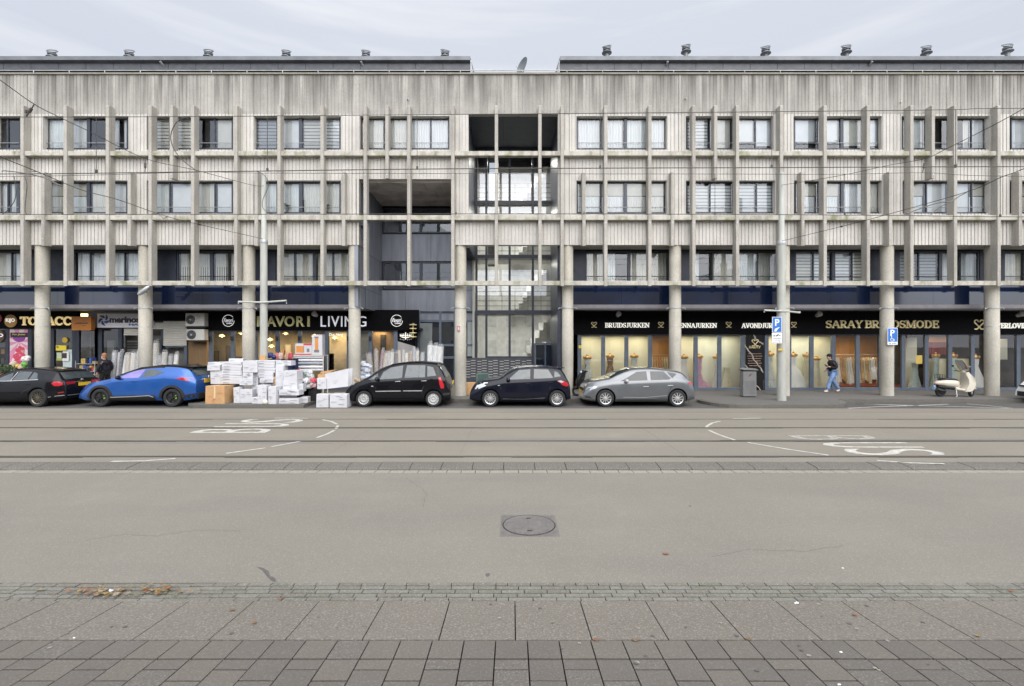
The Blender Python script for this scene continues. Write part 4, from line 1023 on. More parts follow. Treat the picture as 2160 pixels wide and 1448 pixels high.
dress(1338, 23.05, sz(746), DS, 'mannequin in a grey green dress under the green shop reflection', .4)
dress(1443, 23.05, sz(748), DW, 'mannequin in a white gown just right of the fourth bridal column', .42, train=-.2)
dress(1474, 23.0, sz(747), DP, 'mannequin in a mauve pink gown with a trailing hem', .20, train=.55)
dress(1512, 23.1, sz(748), DW, 'mannequin in a slim white gown beside the pink one', .26)
dress(1533, 23.2, sz(770), DL, 'pale yellow gown without a head at the last pane before the marble', .34, bust=False)
dress(1624, 23.0, sz(741), DS, 'mannequin in a grey corset first right of the marble panel', .36)
dress(1673, 23.0, sz(743), DW, 'mannequin in a white ball gown right of the parking pole', .75)
dress(1702, 23.15, sz(744), DL, 'mannequin in a pale yellow gown left of the walking person', .3)
dress(1722, 23.1, sz(752), DL, 'small mannequin in pale satin behind the walking person', .3)
dress(1974, 22.95, sz(745), DM, 'mannequin in a mint gown behind the cream scooter seat', .26)
dress(2011, 22.95, sz(745), DM, 'mannequin in a mint gown behind the scooter windscreen', .26)
dress(2058, 22.95, sz(748), DW, 'mannequin in a white mermaid gown left of the last bridal column', .5, train=.3)
dress(1930, 23.0, sz(758), DM, 'pale headless gown in the narrow pane right of the disabled parking column', .3, bust=False)
# racks of gowns inside
for px, w, lab in ((1393, 1.0, 'hanging rack of gold gowns deep in the left bridal window'), (1785, 1.5, 'hanging rack of golden gowns behind the walking person'), (1838, 1.2, 'hanging rack of amber gowns left of the disabled parking column')):
    D = 24.4; x = X(px, D); t = thing('gown_rack', lab, 'clothes rack', (x, D, .13), 'racks of gowns inside the bridal shop')
    MB().tube([(x - w / 2, D, .13), (x - w / 2, D, 1.75), (x + w / 2, D, 1.75), (x + w / 2, D, .13)], .02, 6).build('rail', STEEL, t)
    n = int(w / .13)
    for k in range(n):
        xx = x - w / 2 + .08 + k * (w - .1) / n; b = R.uniform(.2, .5)
        MB().lathe([(.12, b), (.10, b + .3), (.05, 1.2), (.055, 1.45), (.02, 1.62)], (xx, D, 0), 8, sy=1.8).build('gown', R.choice((DG, DG, DL, DW)), t, smooth=True)
# yellow sticker, green reflection sign
def poster(name, label, px0, px1, py0, py1, D, mat, cat='poster', th=.008):
    return tag(MB().box(X(px0, D), X(px1, D), D - th, D, Z(py1, D), Z(py0, D)).build(name, mat, loc=((X(px0, D) + X(px1, D)) / 2, D, Z(py1, D))), label, cat)
YEL = M('yellow_sign', (.80, .62, .04), .5, var=.04)
poster('window_notice', 'yellow notice stuck on the bridal shop door glass', 1932, 1945, 750, 768, SHOP - .005, M('ochre_notice', (.66, .47, .10), .5))
poster('window_notice', 'small yellow sticker on the frame at the left end of the bridal window', 1220.5, 1226, 729, 735, SHOP - .07, YEL)
# ---- home shop "FAVORI LIVING"
FM = [446, 492, 540, 586, 633, 690, 736, 782, 835]
t = shopfront('home_shop_window', 'warmly lit home shop window behind the white cartons', FM, 697, base=820)
fs = thing('home_shop_sign', 'black fascia with gold and white lettering of the home shop', 'shop sign', (fx(650), FD, fz(697)))
MB().box(fx(434), fx(883), FD, FD + .15, fz(697), fz(654)).build('fascia_board', SIGNB, fs)
for (wd, a, b, mt, bold) in (('F', 543, 560, CHROME, .02), ('A', 563, 583, CHROME, .02), ('V', 581, 602, CHROME, .02), ('O', 601, 622, CHROME, .02), ('R', 626, 643, CHROME, .02), ('I', 649, 654, CHROME, .02),
        ('L', 677, 688, WHITEL, 0), ('I', 693, 695.5, WHITEL, 0), ('V', 699, 716, WHITEL, 0), ('I', 720, 722.5, WHITEL, 0), ('N', 728, 744, WHITEL, 0), ('G', 753, 773, WHITEL, 0)):
    text_mb(wd, fx(a), fx(b), fz(689.5), fz(667.5), FD, .05, bold).build('letter', mt, fs)
for p in (482, 837):
    mb = MB(); n = 28
    mb.tube([(fx(p) + .27 * math.cos(2 * PI * k / n), FD - .012, fz(677) + .27 * math.sin(2 * PI * k / n)) for k in range(3, n + 1)], .012, 5); mb.build('logo_ring', CREAML, fs)
    text_mb('Favori', fx(p - 10), fx(p + 10), fz(680), fz(671.5), FD, .012, .01, shear=.35).build('logo_text', WHITEL, fs)
    text_mb('LIVING', fx(p - 4), fx(p + 8), fz(684), fz(681), FD, .012, .02).build('logo_text', WHITEL, fs)
# interior
HI = M('home_shop_wall', (.42, .36, .26), .8, var=.3, scale=1.2); HB = M('home_shop_brown', (.36, .22, .10), .7, var=.25); HD = M('home_shop_dark_goods', (.05, .045, .04), .7, var=.5)
rm = MB()
rm.box(sx(434), sx(883), SHOP + .08, 27, .10, .125, 2); rm.box(sx(434), sx(883), SHOP + .08, 27, sz(696), sz(696) + .1, 2)
rm.box(X(430, 25), X(700, 25), 25, 25.1, .12, sz(696), 0); rm.box(X(690, 24), X(740, 24), 24, 24.1, .12, sz(696), 0); rm.box(X(737, 23.0), X(784, 23.0), 23, 23.05, .12, sz(696), 3)
rm.box(X(786, 22.9), X(834, 22.9), 22.9, 22.95, .12, sz(700), 1); rm.box(X(803, 22.89), X(814, 22.89), 22.85, 22.9, .12, sz(706), 4)
for p in range(440, 700, 18):
    if R.random() < .75: rm.box(X(p, 24), X(p + R.uniform(8, 15), 24), 24, 24.3, .12, sz(R.uniform(722, 760)), R.choice((1, 2, 2, 0)))
rm.build('shop_interior', [HI, HB, HD, M('home_shop_grey', (.32, .32, .29), .8), HD], B)
for p in (470, 520, 560, 610, 660, 712): lamp(X(p, 23.4), 23.4, sz(697) - .03, .6, .5, 22, (1, .75, .42))
lamp(X(800, 22.7), 22.7, sz(697) - .04, .6, .15, 5, (1, .8, .5))
BULB = M('shop_bulb', (1, .8, .5), .4, emit=(1, .72, .35), estr=6)
for i, (p, y) in enumerate(((468, 708), (508, 702), (570, 716), (602, 703), (664, 708), (706, 712), (520, 716), (573, 730))):
    D = 23.8; c = PT(p, y, D)
    t = thing('pendant_lamp', 'warm lit pendant lamp in the home shop, ' + ['leftmost pane', 'second pane top', 'behind the tram pole', 'centre top pane', 'above the heater cartons', 'in the pane with white lettering', 'second pane lower', 'low behind the tram pole'][i], 'lamp', tuple(c), 'pendant lamps in the home shop')
    MB().tube([c + Vector((0, 0, .05)), (c.x, c.y, sz(697))], .01, 4).build('cord', BLKPL, t)
    MB().lathe([(.02, .07), (.10, .02), (.16, -.05), (.15, -.05), (.05, .03)], c, 12).build('lamp_shade', GOLD, t)
    MB().blob(c + Vector((0, 0, -.04)), .05, jit=0).build('bulb', BULB, t)
for i, p in enumerate(FM[:-1]):
    if p in (690,): continue
    w = thing('wall_lamp', 'black up and down wall lamp on the ' + ['first', 'second', 'third', 'fourth', 'fifth', 'sixth', 'seventh', 'eighth'][i] + ' home shop mullion from the left', 'wall lamp', (sx(p), SHOP - .1, sz(716)), 'wall lamps along the home shop front')
    MB().box(sx(p) - .045, sx(p) + .045, SHOP - .15, SHOP - .065, sz(719), sz(710)).build('housing', BLKPL, w)
# chandelier panel and lettering on glass
cp = thing('window_graphic', 'black window graphic with a white chandelier at the right end of the home shop', 'window graphic', (sx(858), SHOP, sz(745)))
MB().prism([(sx(835), sz(719)), (sx(876), sz(731)), (sx(876), sz(697)), (sx(835), sz(697))], SHOP - .02, SHOP + .02).build('black_panel', SIGNB, cp)
MB().prism([(sx(835), sz(822)), (sx(876), sz(822)), (sx(876), sz(731.3)), (sx(835), sz(719.3))], SHOP - .018, SHOP + .02).build('grey_panel', M('grey_film', (.34, .33, .32), .6), cp)
ch = MB(); cx, cz = sx(856), sz(708); y = SHOP - .024
for k in (-3, -2, -1, 1, 2, 3):
    xx = cx + k * .085; ribbon(ch, [(cx, cz - .09), (cx + k * .04, cz - .13 + abs(k) * .008), (xx, cz - .05)], .022, y - .001 * (k + 4), y + .003)
    ch.box(xx - .016, xx + .016, y - .012, y - .009, cz - .045, cz + .10 - abs(k) * .012); ch.prism([(xx - .012, cz - .16 - .02 * (3 - abs(k))), (xx, cz - .21 - .02 * (3 - abs(k))), (xx + .012, cz - .16 - .02 * (3 - abs(k)))], y - .012, y - .008)
ch.box(cx - .02, cx + .02, y - .016, y - .013, cz - .2, cz + .15); ch.box(cx - .27, cx + .27, y - .018, y - .0165, cz - .02, cz + .005)
ch.build('chandelier_print', CREAML, cp)
text_mb('Dus Hang', sx(694), sx(724), sz(711), sz(703), SHOP - .005, .006, .012, shear=.2).build('glass_lettering', CREAML, None, loc=(sx(709), SHOP, sz(711)))
tag(bpy.data.objects['glass_lettering'], 'white script lettering on the home shop window glass', 'lettering')
ls = thing('round_lamp_sign', 'stack of brass round lamps projecting at the right end of the home shop sign', 'lamp', (fx(874), FD - .3, fz(710)))
for k, py in enumerate((686, 694, 703, 711)): MB().lathe([(.02, .02), (.16, .02), (.17, 0), (.16, -.02), (.02, -.02)], (fx(874), FD - .3, fz(py)), 14).build('shade', GOLD, ls)
MB().tube([(fx(874), FD - .3, fz(683)), (fx(874), FD - .3, fz(714))], .02, 6).tube([(fx(874), FD - .3, fz(683)), (fx(874), FD, fz(683))], .015, 5).build('stem', GOLD, ls)
# ---- wood strip, shutters, AC units
WOOD = M('wood_slats', (.26, .16, .075), .7, var=.2, scale=6, stretch=(12, 12, .5))
MB().box(sx(398), sx(437), SHOP - .02, SHOP + .1, .12, sz(718)).build('slatted_wall', WOOD, B)
mb = MB()
for k in range(16): mb.box(sx(399) + k * .053, sx(399) + k * .053 + .012, SHOP - .026, SHOP - .02, .12, sz(718))
mb.build('slat_gap', M('slat_gap_brown', (.08, .05, .025), .8), B)
SHUT = M('shutter_beige', (.52, .50, .44), .5, var=.06, scale=3)
def shutter(p0, p1, t_, b_, label, D=SHOP - .08):
    mb = MB(); z = Z(b_, D); zt = Z(t_, D)
    while z < zt - .02:
        z2 = min(z + .085, zt)
        mb.add([(X(p0, D), D, z), (X(p1, D), D, z), (X(p1, D), D - .022, z + .04), (X(p0, D), D - .022, z + .04), (X(p1, D), D, z2), (X(p0, D), D, z2)], [[0, 1, 2, 3], [3, 2, 4, 5]]); z += .085
    mb.box(X(p0, D), X(p1, D), D - .03, D + .02, Z(b_, D) - .06, Z(b_, D))
    return tag(mb.build('roller_shutter', SHUT, loc=(X(p0, D), D, Z(b_, D))), label, 'shutter')
shutter(345, 394, 677, 727, 'half lowered beige roller shutter beside the outdoor air conditioners')
shutter(262, 292, 693, 705, 'rolled up edge of a shutter under the white rug shop sign')
shutter(322, 345, 681, 692, 'short rolled shutter right of the rug shop column')
for i, (a, b, t_, b_) in enumerate(((391, 431, 661, 688.5), (393, 431, 695, 718))):
    D = 22.0; x0, x1, zt, zb = X(a, D), X(b, D), Z(t_, D), Z(b_, D)
    ac = thing('air_conditioner', ('upper' if i == 0 else 'lower') + ' of two white outdoor air conditioning units beside the home shop sign', 'air conditioner', ((x0 + x1) / 2, D, zb), 'stacked air conditioning units')
    MB().box(x0, x1, D, D + .3, zb, zt).build('casing', M('ac_white', (.62, .60, .55), .5, var=.05), ac, bevel=.015)
    fxc = x0 + .24; r = min(.21, (zt - zb) * .42)
    MB().lathe([(.01, -.012), (r, -.012), (r, .005)], (fxc, D, (zt + zb) / 2), 24, 'y').build('fan_grille', BLKPL, ac)
    mb = MB()
    for q in (.3, .5, .7, .9): mb.tube([(fxc + r * q * math.cos(k * PI / 10), D - .02, (zt + zb) / 2 + r * q * math.sin(k * PI / 10)) for k in range(21)], .004, 4)
    mb.lathe([(.045, -.03), (.045, -.01)], (fxc, D, (zt + zb) / 2), 12, 'y'); mb.build('fan_guard', STEEL, ac)
    MB().box(x0 - .02, x1, D + .02, D + .5, zb - .07, zb - .03).build('bracket', BLKPL, ac)
# ---- rug shop sign (merinos)
fs = thing('rug_shop_sign', 'pale grey sign board with a blue swirl emblem over the rug shop', 'shop sign', (fx(270), FD, fz(692)))
GREYS = M('pale_sign_board', (.72, .70, .74), .5, var=.05)
MB().box(fx(206), fx(322), FD - .02, FD + .12, fz(691.5), fz(662)).build('sign_board', GREYS, fs)
SW = M('swirl_blue', (.02, .06, .22), .4, var=.2)
mb = MB(); cx, cz = fx(220), fz(675.5)
for k in range(5):
    a0 = 2 * PI * k / 5
    for w, r0, sh in ((.05, .07, 0), (.085, .11, .12), (.05, .17, .3)): ribbon(mb, [(cx + (r0 + .022 * j) * math.cos(a0 + sh + j * .22), cz + (r0 + .022 * j) * math.sin(a0 + sh + j * .22)) for j in range(5)], w, FD - .03 - .001 * k - w * .02, FD - .02)
mb.build('emblem', SW, fs)
text_mb('merinos', fx(232.5), fx(296), fz(681.5), fz(668.5), FD - .02, .02, .035).build('letters', M('letter_black', (.02, .02, .03), .4), fs)
text_mb('HALI', fx(273), fx(303), fz(687.5), fz(683), FD - .02, .02, .03).build('letters', M('letter_blue', (.03, .15, .35), .4), fs)
shopfront('rug_shop_window', 'dark rug shop window below the sign with the swirl emblem', [206, 213, 255, 296, 345], 692, frame=FRAME)
rm = MB()
rm.box(X(200, 24), X(400, 24), 24, 24.1, .12, sz(692), 0)
for k in range(9): rm.box(X(268, 23.2), X(300, 23.2), 23.2, 23.5, sz(772) + k * .14, sz(772) + k * .14 + .075, R.choice((1, 2, 2)))
rm.box(X(226, 23.3), X(240, 23.3), 23.3, 23.4, .12, sz(718), 1); rm.box(X(300, 23.2), X(345, 23.2), 23.2, 23.3, .12, sz(708), 2)
rm.box(X(346, 22.9), X(392, 22.9), 22.9, 23, .12, sz(727), 2)
rm.build('shop_interior', [DKINT, M('rug_shop_grey', (.32, .34, .32), .8, var=.2), M('rug_shop_mid', (.16, .16, .15), .8, var=.3)], B)
dm = MB()
for p in (346, 393): dm.box(sx(p) - .06, sx(p) + .06, SHOP - .06, SHOP + .06, .12, sz(727))
dm.box(sx(346), sx(393), SHOP - .05, SHOP + .05, sz(733), sz(728)); dm.build('door_frame', FRAMEG, B)
os_ = thing('orange_sign', 'square orange box sign between the tobacconist and the rug shop', 'shop sign', (fx(186), FD - .3, fz(697)))
MB().box(fx(165.5), fx(206), FD - .35, FD - .15, fz(697.5), fz(669)).build('sign_box', M('orange_sign_face', (.50, .17, .012), .4, var=.12), os_)
text_mb('goldmout', fx(173), fx(199), fz(685.5), fz(680.5), FD - .35, .008, .02).build('letters', M('letter_black'), os_)
mb = MB(); ribbon(mb, [(fx(191) + .1 * math.cos(a), fz(686) + .05 * math.sin(a)) for a in (3.5, 4.2, 4.9, 5.6)], .02, FD - .36, FD - .35); mb.build('smile_mark', M('letter_black'), os_)
mb = MB()
for k in range(3): mb.box(fx(182.5) + k * .1, fx(182.5) + k * .1 + .07, FD - .3, FD - .22, fz(669), fz(663))
tag(mb.build('exit_lamp', M('warm_strip', (1, .85, .4), .4, emit=(1, .75, .3), estr=2.5), loc=(fx(186), FD - .3, fz(669))), 'three short lit yellow strips above the orange sign', 'lamp')
tag(MB().box(X(322, 22.4), X(331.5, 22.4), 22.4, 22.5, Z(675, 22.4), Z(665, 22.4)).build('amber_panel', M('amber_lit_panel', (.55, .36, .06), .4), loc=(X(327, 22.4), 22.4, Z(675, 22.4))), 'left of two small amber squares right of the rug shop column', 'light panel')
tag(MB().box(X(335, 22.4), X(345, 22.4), 22.4, 22.5, Z(675, 22.4), Z(665, 22.4)).build('amber_panel', M('amber_lit_panel'), loc=(X(340, 22.4), 22.4, Z(675, 22.4))), 'right of two small amber squares right of the rug shop column', 'light panel')
MB().box(fx(318), fx(436), FD + .05, FD + .15, fz(677), fz(654)).build('shop_header', SIGNB, B)
# ---- tobacconist
fs = thing('tobacco_sign', 'black fascia with glowing cream capitals over the tobacconist', 'shop sign', (fx(90), FD, fz(693)))
MB().box(fx(-120), fx(163), FD, FD + .15, fz(693), fz(654)).build('fascia_board', SIGNB, fs)
TOB = M('tobacco_letter', (.86, .68, .34), .4, var=.06, emit=(1, .75, .34), estr=.3)
u = 118 / serif_widths('TOBACCO')
serif_letters('TOBACCO', fx(43.5), fx(172), fz(686.5), fz(668.5), FD, TOB, fs, .05)
def disc(px, py, r, mat, par, y=FD - .01): MB().lathe([(.01, -.02), (r, -.02), (r, 0)], (fx(px), y, fz(py)), 28, 'y').build('round_badge', mat, par)
AMB = M('amber_badge', (.48, .27, .05), .4, var=.1)
disc(23.5, 677.5, .30, AMB, fs); text_mb('KiJO', fx(14), fx(33), fz(682), fz(672), FD - .035, .01, .03).build('badge_text', CREAML, fs)
disc(-4, 672, .2, M('badge_red', (.5, .03, .03), .4), fs)
t = thing('tobacco_badge', 'round brown lit badge low on the glass at the left picture edge', 'sign', (sx(1), SHOP - .1, sz(710)))
MB().lathe([(.01, -.02), (.32, -.02), (.32, 0)], (sx(0), SHOP - .1, sz(709)), 28, 'y').build('round_badge', M('brown_badge', (.10, .05, .015), .4), t)
text_mb('KiJO', sx(-11), sx(13), sz(714), sz(704), SHOP - .13, .01, .03).build('badge_text', WHITEL, t)
shopfront('tobacco_window', 'tobacconist glass front with dark frames at the far left', [-60, 17, 65, 112, 158, 165, 205], 693, frame=FRAME)
rm = MB(); rm.box(X(-120, 24.5), X(210, 24.5), 24.5, 24.6, .12, sz(693), 0)
for p in range(-50, 205, 13):
    for z in (0.3, .8, 1.3, 1.8):
        if R.random() < .5: rm.box(X(p, 24), X(p + R.uniform(5, 11), 24), 24, 24.3, z, z + R.uniform(.15, .4), R.choice((1, 1, 2, 3)))
rm.box(X(170, 23), X(192, 23), 23, 23.05, .5, sz(700), 2)
rm.build('shop_interior', [DKINT, M('goods_dark', (.09, .085, .08), .7, var=.6), M('goods_grey', (.26, .25, .22), .7, var=.3), M('goods_tan', (.3, .19, .09), .7, var=.3)], B)
for p in (30, 90, 140): lamp(X(p, 23.3), 23.3, sz(694), .6, .4, 8, (1, .85, .65))
# flower poster
fp = thing('flower_poster', 'tall pink poster with sunrays and red blossoms on the tobacconist window', 'poster', (sx(42), SHOP - .03, sz(778)))
pd = SHOP - .02
PK = [M('poster_pink', (.72, .28, .44), .5, var=.06), M('poster_pale', (.82, .66, .66), .5, var=.05), M('poster_purple', (.25, .05, .28), .5, var=.2), M('poster_black', (.02, .018, .025), .5), M('poster_red', (.62, .07, .12), .5, var=.3, scale=14), M('poster_blush', (.68, .36, .36), .5, var=.3, scale=12), M('poster_yellow', (.66, .58, .16), .5)]
mb = MB(); a, b, zt, zb = sx(22), sx(62), sz(693), sz(776); mb.box(a, b, pd - .01, pd, zb, zt, 1)
cx, cz = (a + b) / 2, sz(722)
for k in range(16):
    if k % 2: continue
    pts = [(cx, cz)]
    for q in (0, .5, 1):
        an = 2 * PI * (k + q) / 16; dx, dz = math.cos(an), math.sin(an)
        s = min(((b if dx > 0 else a) - cx) / dx if abs(dx) > 1e-6 else 9, ((zt if dz > 0 else zb) - cz) / dz if abs(dz) > 1e-6 else 9); pts.append((cx + dx * s, cz + dz * s))
    mb.prism(pts, pd - .0115 - .0001 * k, pd - .01, 0)
mb.lathe([(.01, -.016), (.30, -.016), (.30, -.01)], (cx, pd, sz(712)), 26, 'y', 2, sy=.75); mb.box(sx(24), sx(60), pd - .022, pd - .017, sz(712), sz(702), 3)
for k in range(20): mb.lathe([(.005, -.02 - .0005 * k), (R.uniform(.05, .12), -.02 - .0005 * k), (.1, -.012)], (cx + R.uniform(-.2, .2), pd, sz(R.uniform(733, 768))), 10, 'y', R.choice((4, 4, 5)))
mb.build('poster_sheet', PK, fp)
text_mb('For Jouw', sx(28), sx(56), sz(708.5), sz(704), pd - .024, .004, .02, shear=.2).build('poster_text', PK[6], fp)
poster('yellow_notice', 'yellow rectangular notice with black print on the tobacconist door', 118, 140, 729, 740, SHOP - .07, YEL)
text_mb('WU', sx(122), sx(127), sz(734), sz(731), SHOP - .081, .004, .04).build('notice_text', M('letter_black'), bpy.data.objects['yellow_notice'])
poster('white_poster', 'white poster with a dark picture hanging below the yellow notice', 132, 145.5, 743, 762, SHOP - .07, M('poster_white', (.75, .74, .74), .6))
MB().box(sx(133.5), sx(144), SHOP - .082, SHOP - .078, sz(756), sz(745)).build('picture', M('poster_dark_photo', (.05, .03, .03), .5, var=.8, scale=9), bpy.data.objects['white_poster'])
poster('green_notice', 'small pale green notice left of the white poster', 120, 130, 744, 757, SHOP - .07, M('notice_pale_green', (.5, .58, .40), .6))
poster('yellow_notice', 'thin olive yellow strip under the small green notice', 119, 132, 757.5, 761, SHOP - .07, M('notice_olive', (.45, .42, .05), .6))
poster('frosted_panel', 'pale frosted panel at the bottom of the tobacconist door', 133, 157, 738, 778, SHOP - .02, M('frosted_green', (.52, .60, .58), .5), 'panel')
bd = tag(MB().lathe([(.01, -.012), (.13, -.012), (.13, 0)], (sx(139.5), SHOP - .06, sz(718)), 22, 'y').build('round_sticker', M('amber_sticker', (.55, .36, .03), .5), loc=(sx(139.5), SHOP - .06, sz(718))), 'round amber sticker on the tobacconist glass right of the column', 'sticker')
# plants and toys on the pavement in front
LEAFG = M('leaf_green', (.06, .10, .04), .6, var=.4, scale=20); POT = M('terracotta_pot', (.36, .13, .07), .7, var=.1)
for i, (p, y) in enumerate(((7, 779), (20, 781))):
    D = 21.6; x = X(p, D); zb = .12
    pl = thing('potted_plant', ('bushy green pot plant at the left edge' if i == 0 else 'leafy plant in a red clay pot beside the flower poster'), 'plant', (x, D, zb), 'pot plants outside the tobacconist')
    MB().lathe([(.12, 0), (.17, .28), (.18, .3), (.15, .3), (.14, .26)], (x, D, zb + .55), 14).build('pot', POT, pl)
    MB().box(x - .3, x + .3, D - .2, D + .2, zb, zb + .55).build('stand', BLKPL, pl)
    mb = MB()
    for k in range(130):
        a, e = R.uniform(0, 6.28), R.uniform(-.1, 1.4); r = R.uniform(.1, .36); c = Vector((x + r * math.cos(a) * math.cos(e), D + r * math.sin(a) * math.cos(e), zb + .92 + r * math.sin(e)))
        q = Vector((R.uniform(-1, 1), R.uniform(-1, 1), R.uniform(-1, 1))).normalized() * .06; w = q.orthogonal().normalized() * .025
        mb.add([c - q, c + w, c + q, c - w], [[0, 1, 2, 3]])
    mb.build('leaves', LEAFG, pl)
for i, (p, y, col, r) in enumerate(((34, 774, (.66, .5, .12), .13), (45, 774, (.6, .42, .3), .12), (53, 769, (.16, .42, .1), .13), (56, 757, (.75, .72, .7), .14), (28, 768, (.6, .5, .42), .14))):
    D = 21.9; c = PT(p, y, D); lab = ['yellow', 'pinkish', 'green', 'white', 'beige'][i] + ' soft toy ball in the heap under the flower poster'
    mb = MB()
    for k in range(5): mb.blob(c + Vector((R.uniform(-.08, .08), R.uniform(-.05, .05), R.uniform(-.06, .06))), r * R.uniform(.6, .95), jit=.1)
    tag(mb.build('soft_toy', M('toy_%d' % i if False else 'toy_' + ['yellow', 'pink', 'green', 'white', 'beige'][i], col, .9, var=.15, scale=20), smooth=True, loc=tuple(c)), lab, 'soft toy', 'soft toys outside the tobacconist')
tt = MB().box(X(20, 21.9), X(64, 21.9), 21.65, 22.15, .12, Z(780, 21.9)); tag(tt.build('display_table', BLKPL, loc=(X(42, 21.9), 21.9, .12)), 'low black table carrying the soft toys under the flower poster', 'table')
# bazaar trolley with goods right of tobacco
bz_ = thing('goods_rack', 'low wire rack of foil wrapped goods left of the man in black', 'rack', (X(188, 21.6), 21.6, .12))
mb = MB(); a, b = X(168, 21.6), X(208, 21.6)
for z in (.35, .7, 1.05, 1.4): mb.box(a, b, 21.4, 21.8, z, z + .02)
for x in (a, b): 
    for y in (21.4, 21.8): mb.tube([(x, y, .12), (x, y, 1.55)], .015, 5)
mb.build('shelf', STEEL, bz_)
GOODS = [M('goods_' + n, c, .35, var=.5, scale=18) for n, c in (('black_foil', (.03, .03, .03)), ('violet', (.16, .12, .2)), ('silver', (.42, .42, .42)), ('red', (.4, .05, .05)), ('gold', (.45, .32, .1)), ('blue', (.05, .09, .3)))]
for k in range(34):
    z = R.choice((.37, .72, 1.07, 1.42)); x = R.uniform(a + .05, b - .15); w = R.uniform(.08, .2); h = R.uniform(.1, .28)
    MB().box(x, x + w, 21.42 + R.uniform(0, .1), 21.7, z, z + h).build('packet', R.choice(GOODS), bz_)
# ================================================================== CARS
def lerp(pts, x):
    if x <= pts[0][0]: return pts[0][1]
    for (a, b), (c, d) in zip(pts[:-1], pts[1:]):
        if x <= c: return b + (d - b) * (x - a) / max(1e-9, c - a)
    return pts[-1][1]
def smooth_line(pts, n=4):
    out = []
    P = [pts[0]] + list(pts) + [pts[-1]]
    for i in range(1, len(P) - 2):
        p0, p1, p2, p3 = P[i - 1], P[i], P[i + 1], P[i + 2]
        for k in range(n):
            t = k / n
            q = tuple(.5 * ((2 * p1[j]) + (-p0[j] + p2[j]) * t + (2 * p0[j] - 5 * p1[j] + 4 * p2[j] - p3[j]) * t * t + (-p0[j] + 3 * p1[j] - 3 * p2[j] + p3[j]) * t ** 3) for j in (0, 1))
            out.append(q)
    out.append(pts[-1])
    res = [out[0]]
    for q in out[1:]:
        if q[0] > res[-1][0] + 1e-4: res.append(q)
        else: res.append((res[-1][0] + 2e-4, q[1]))
    return res
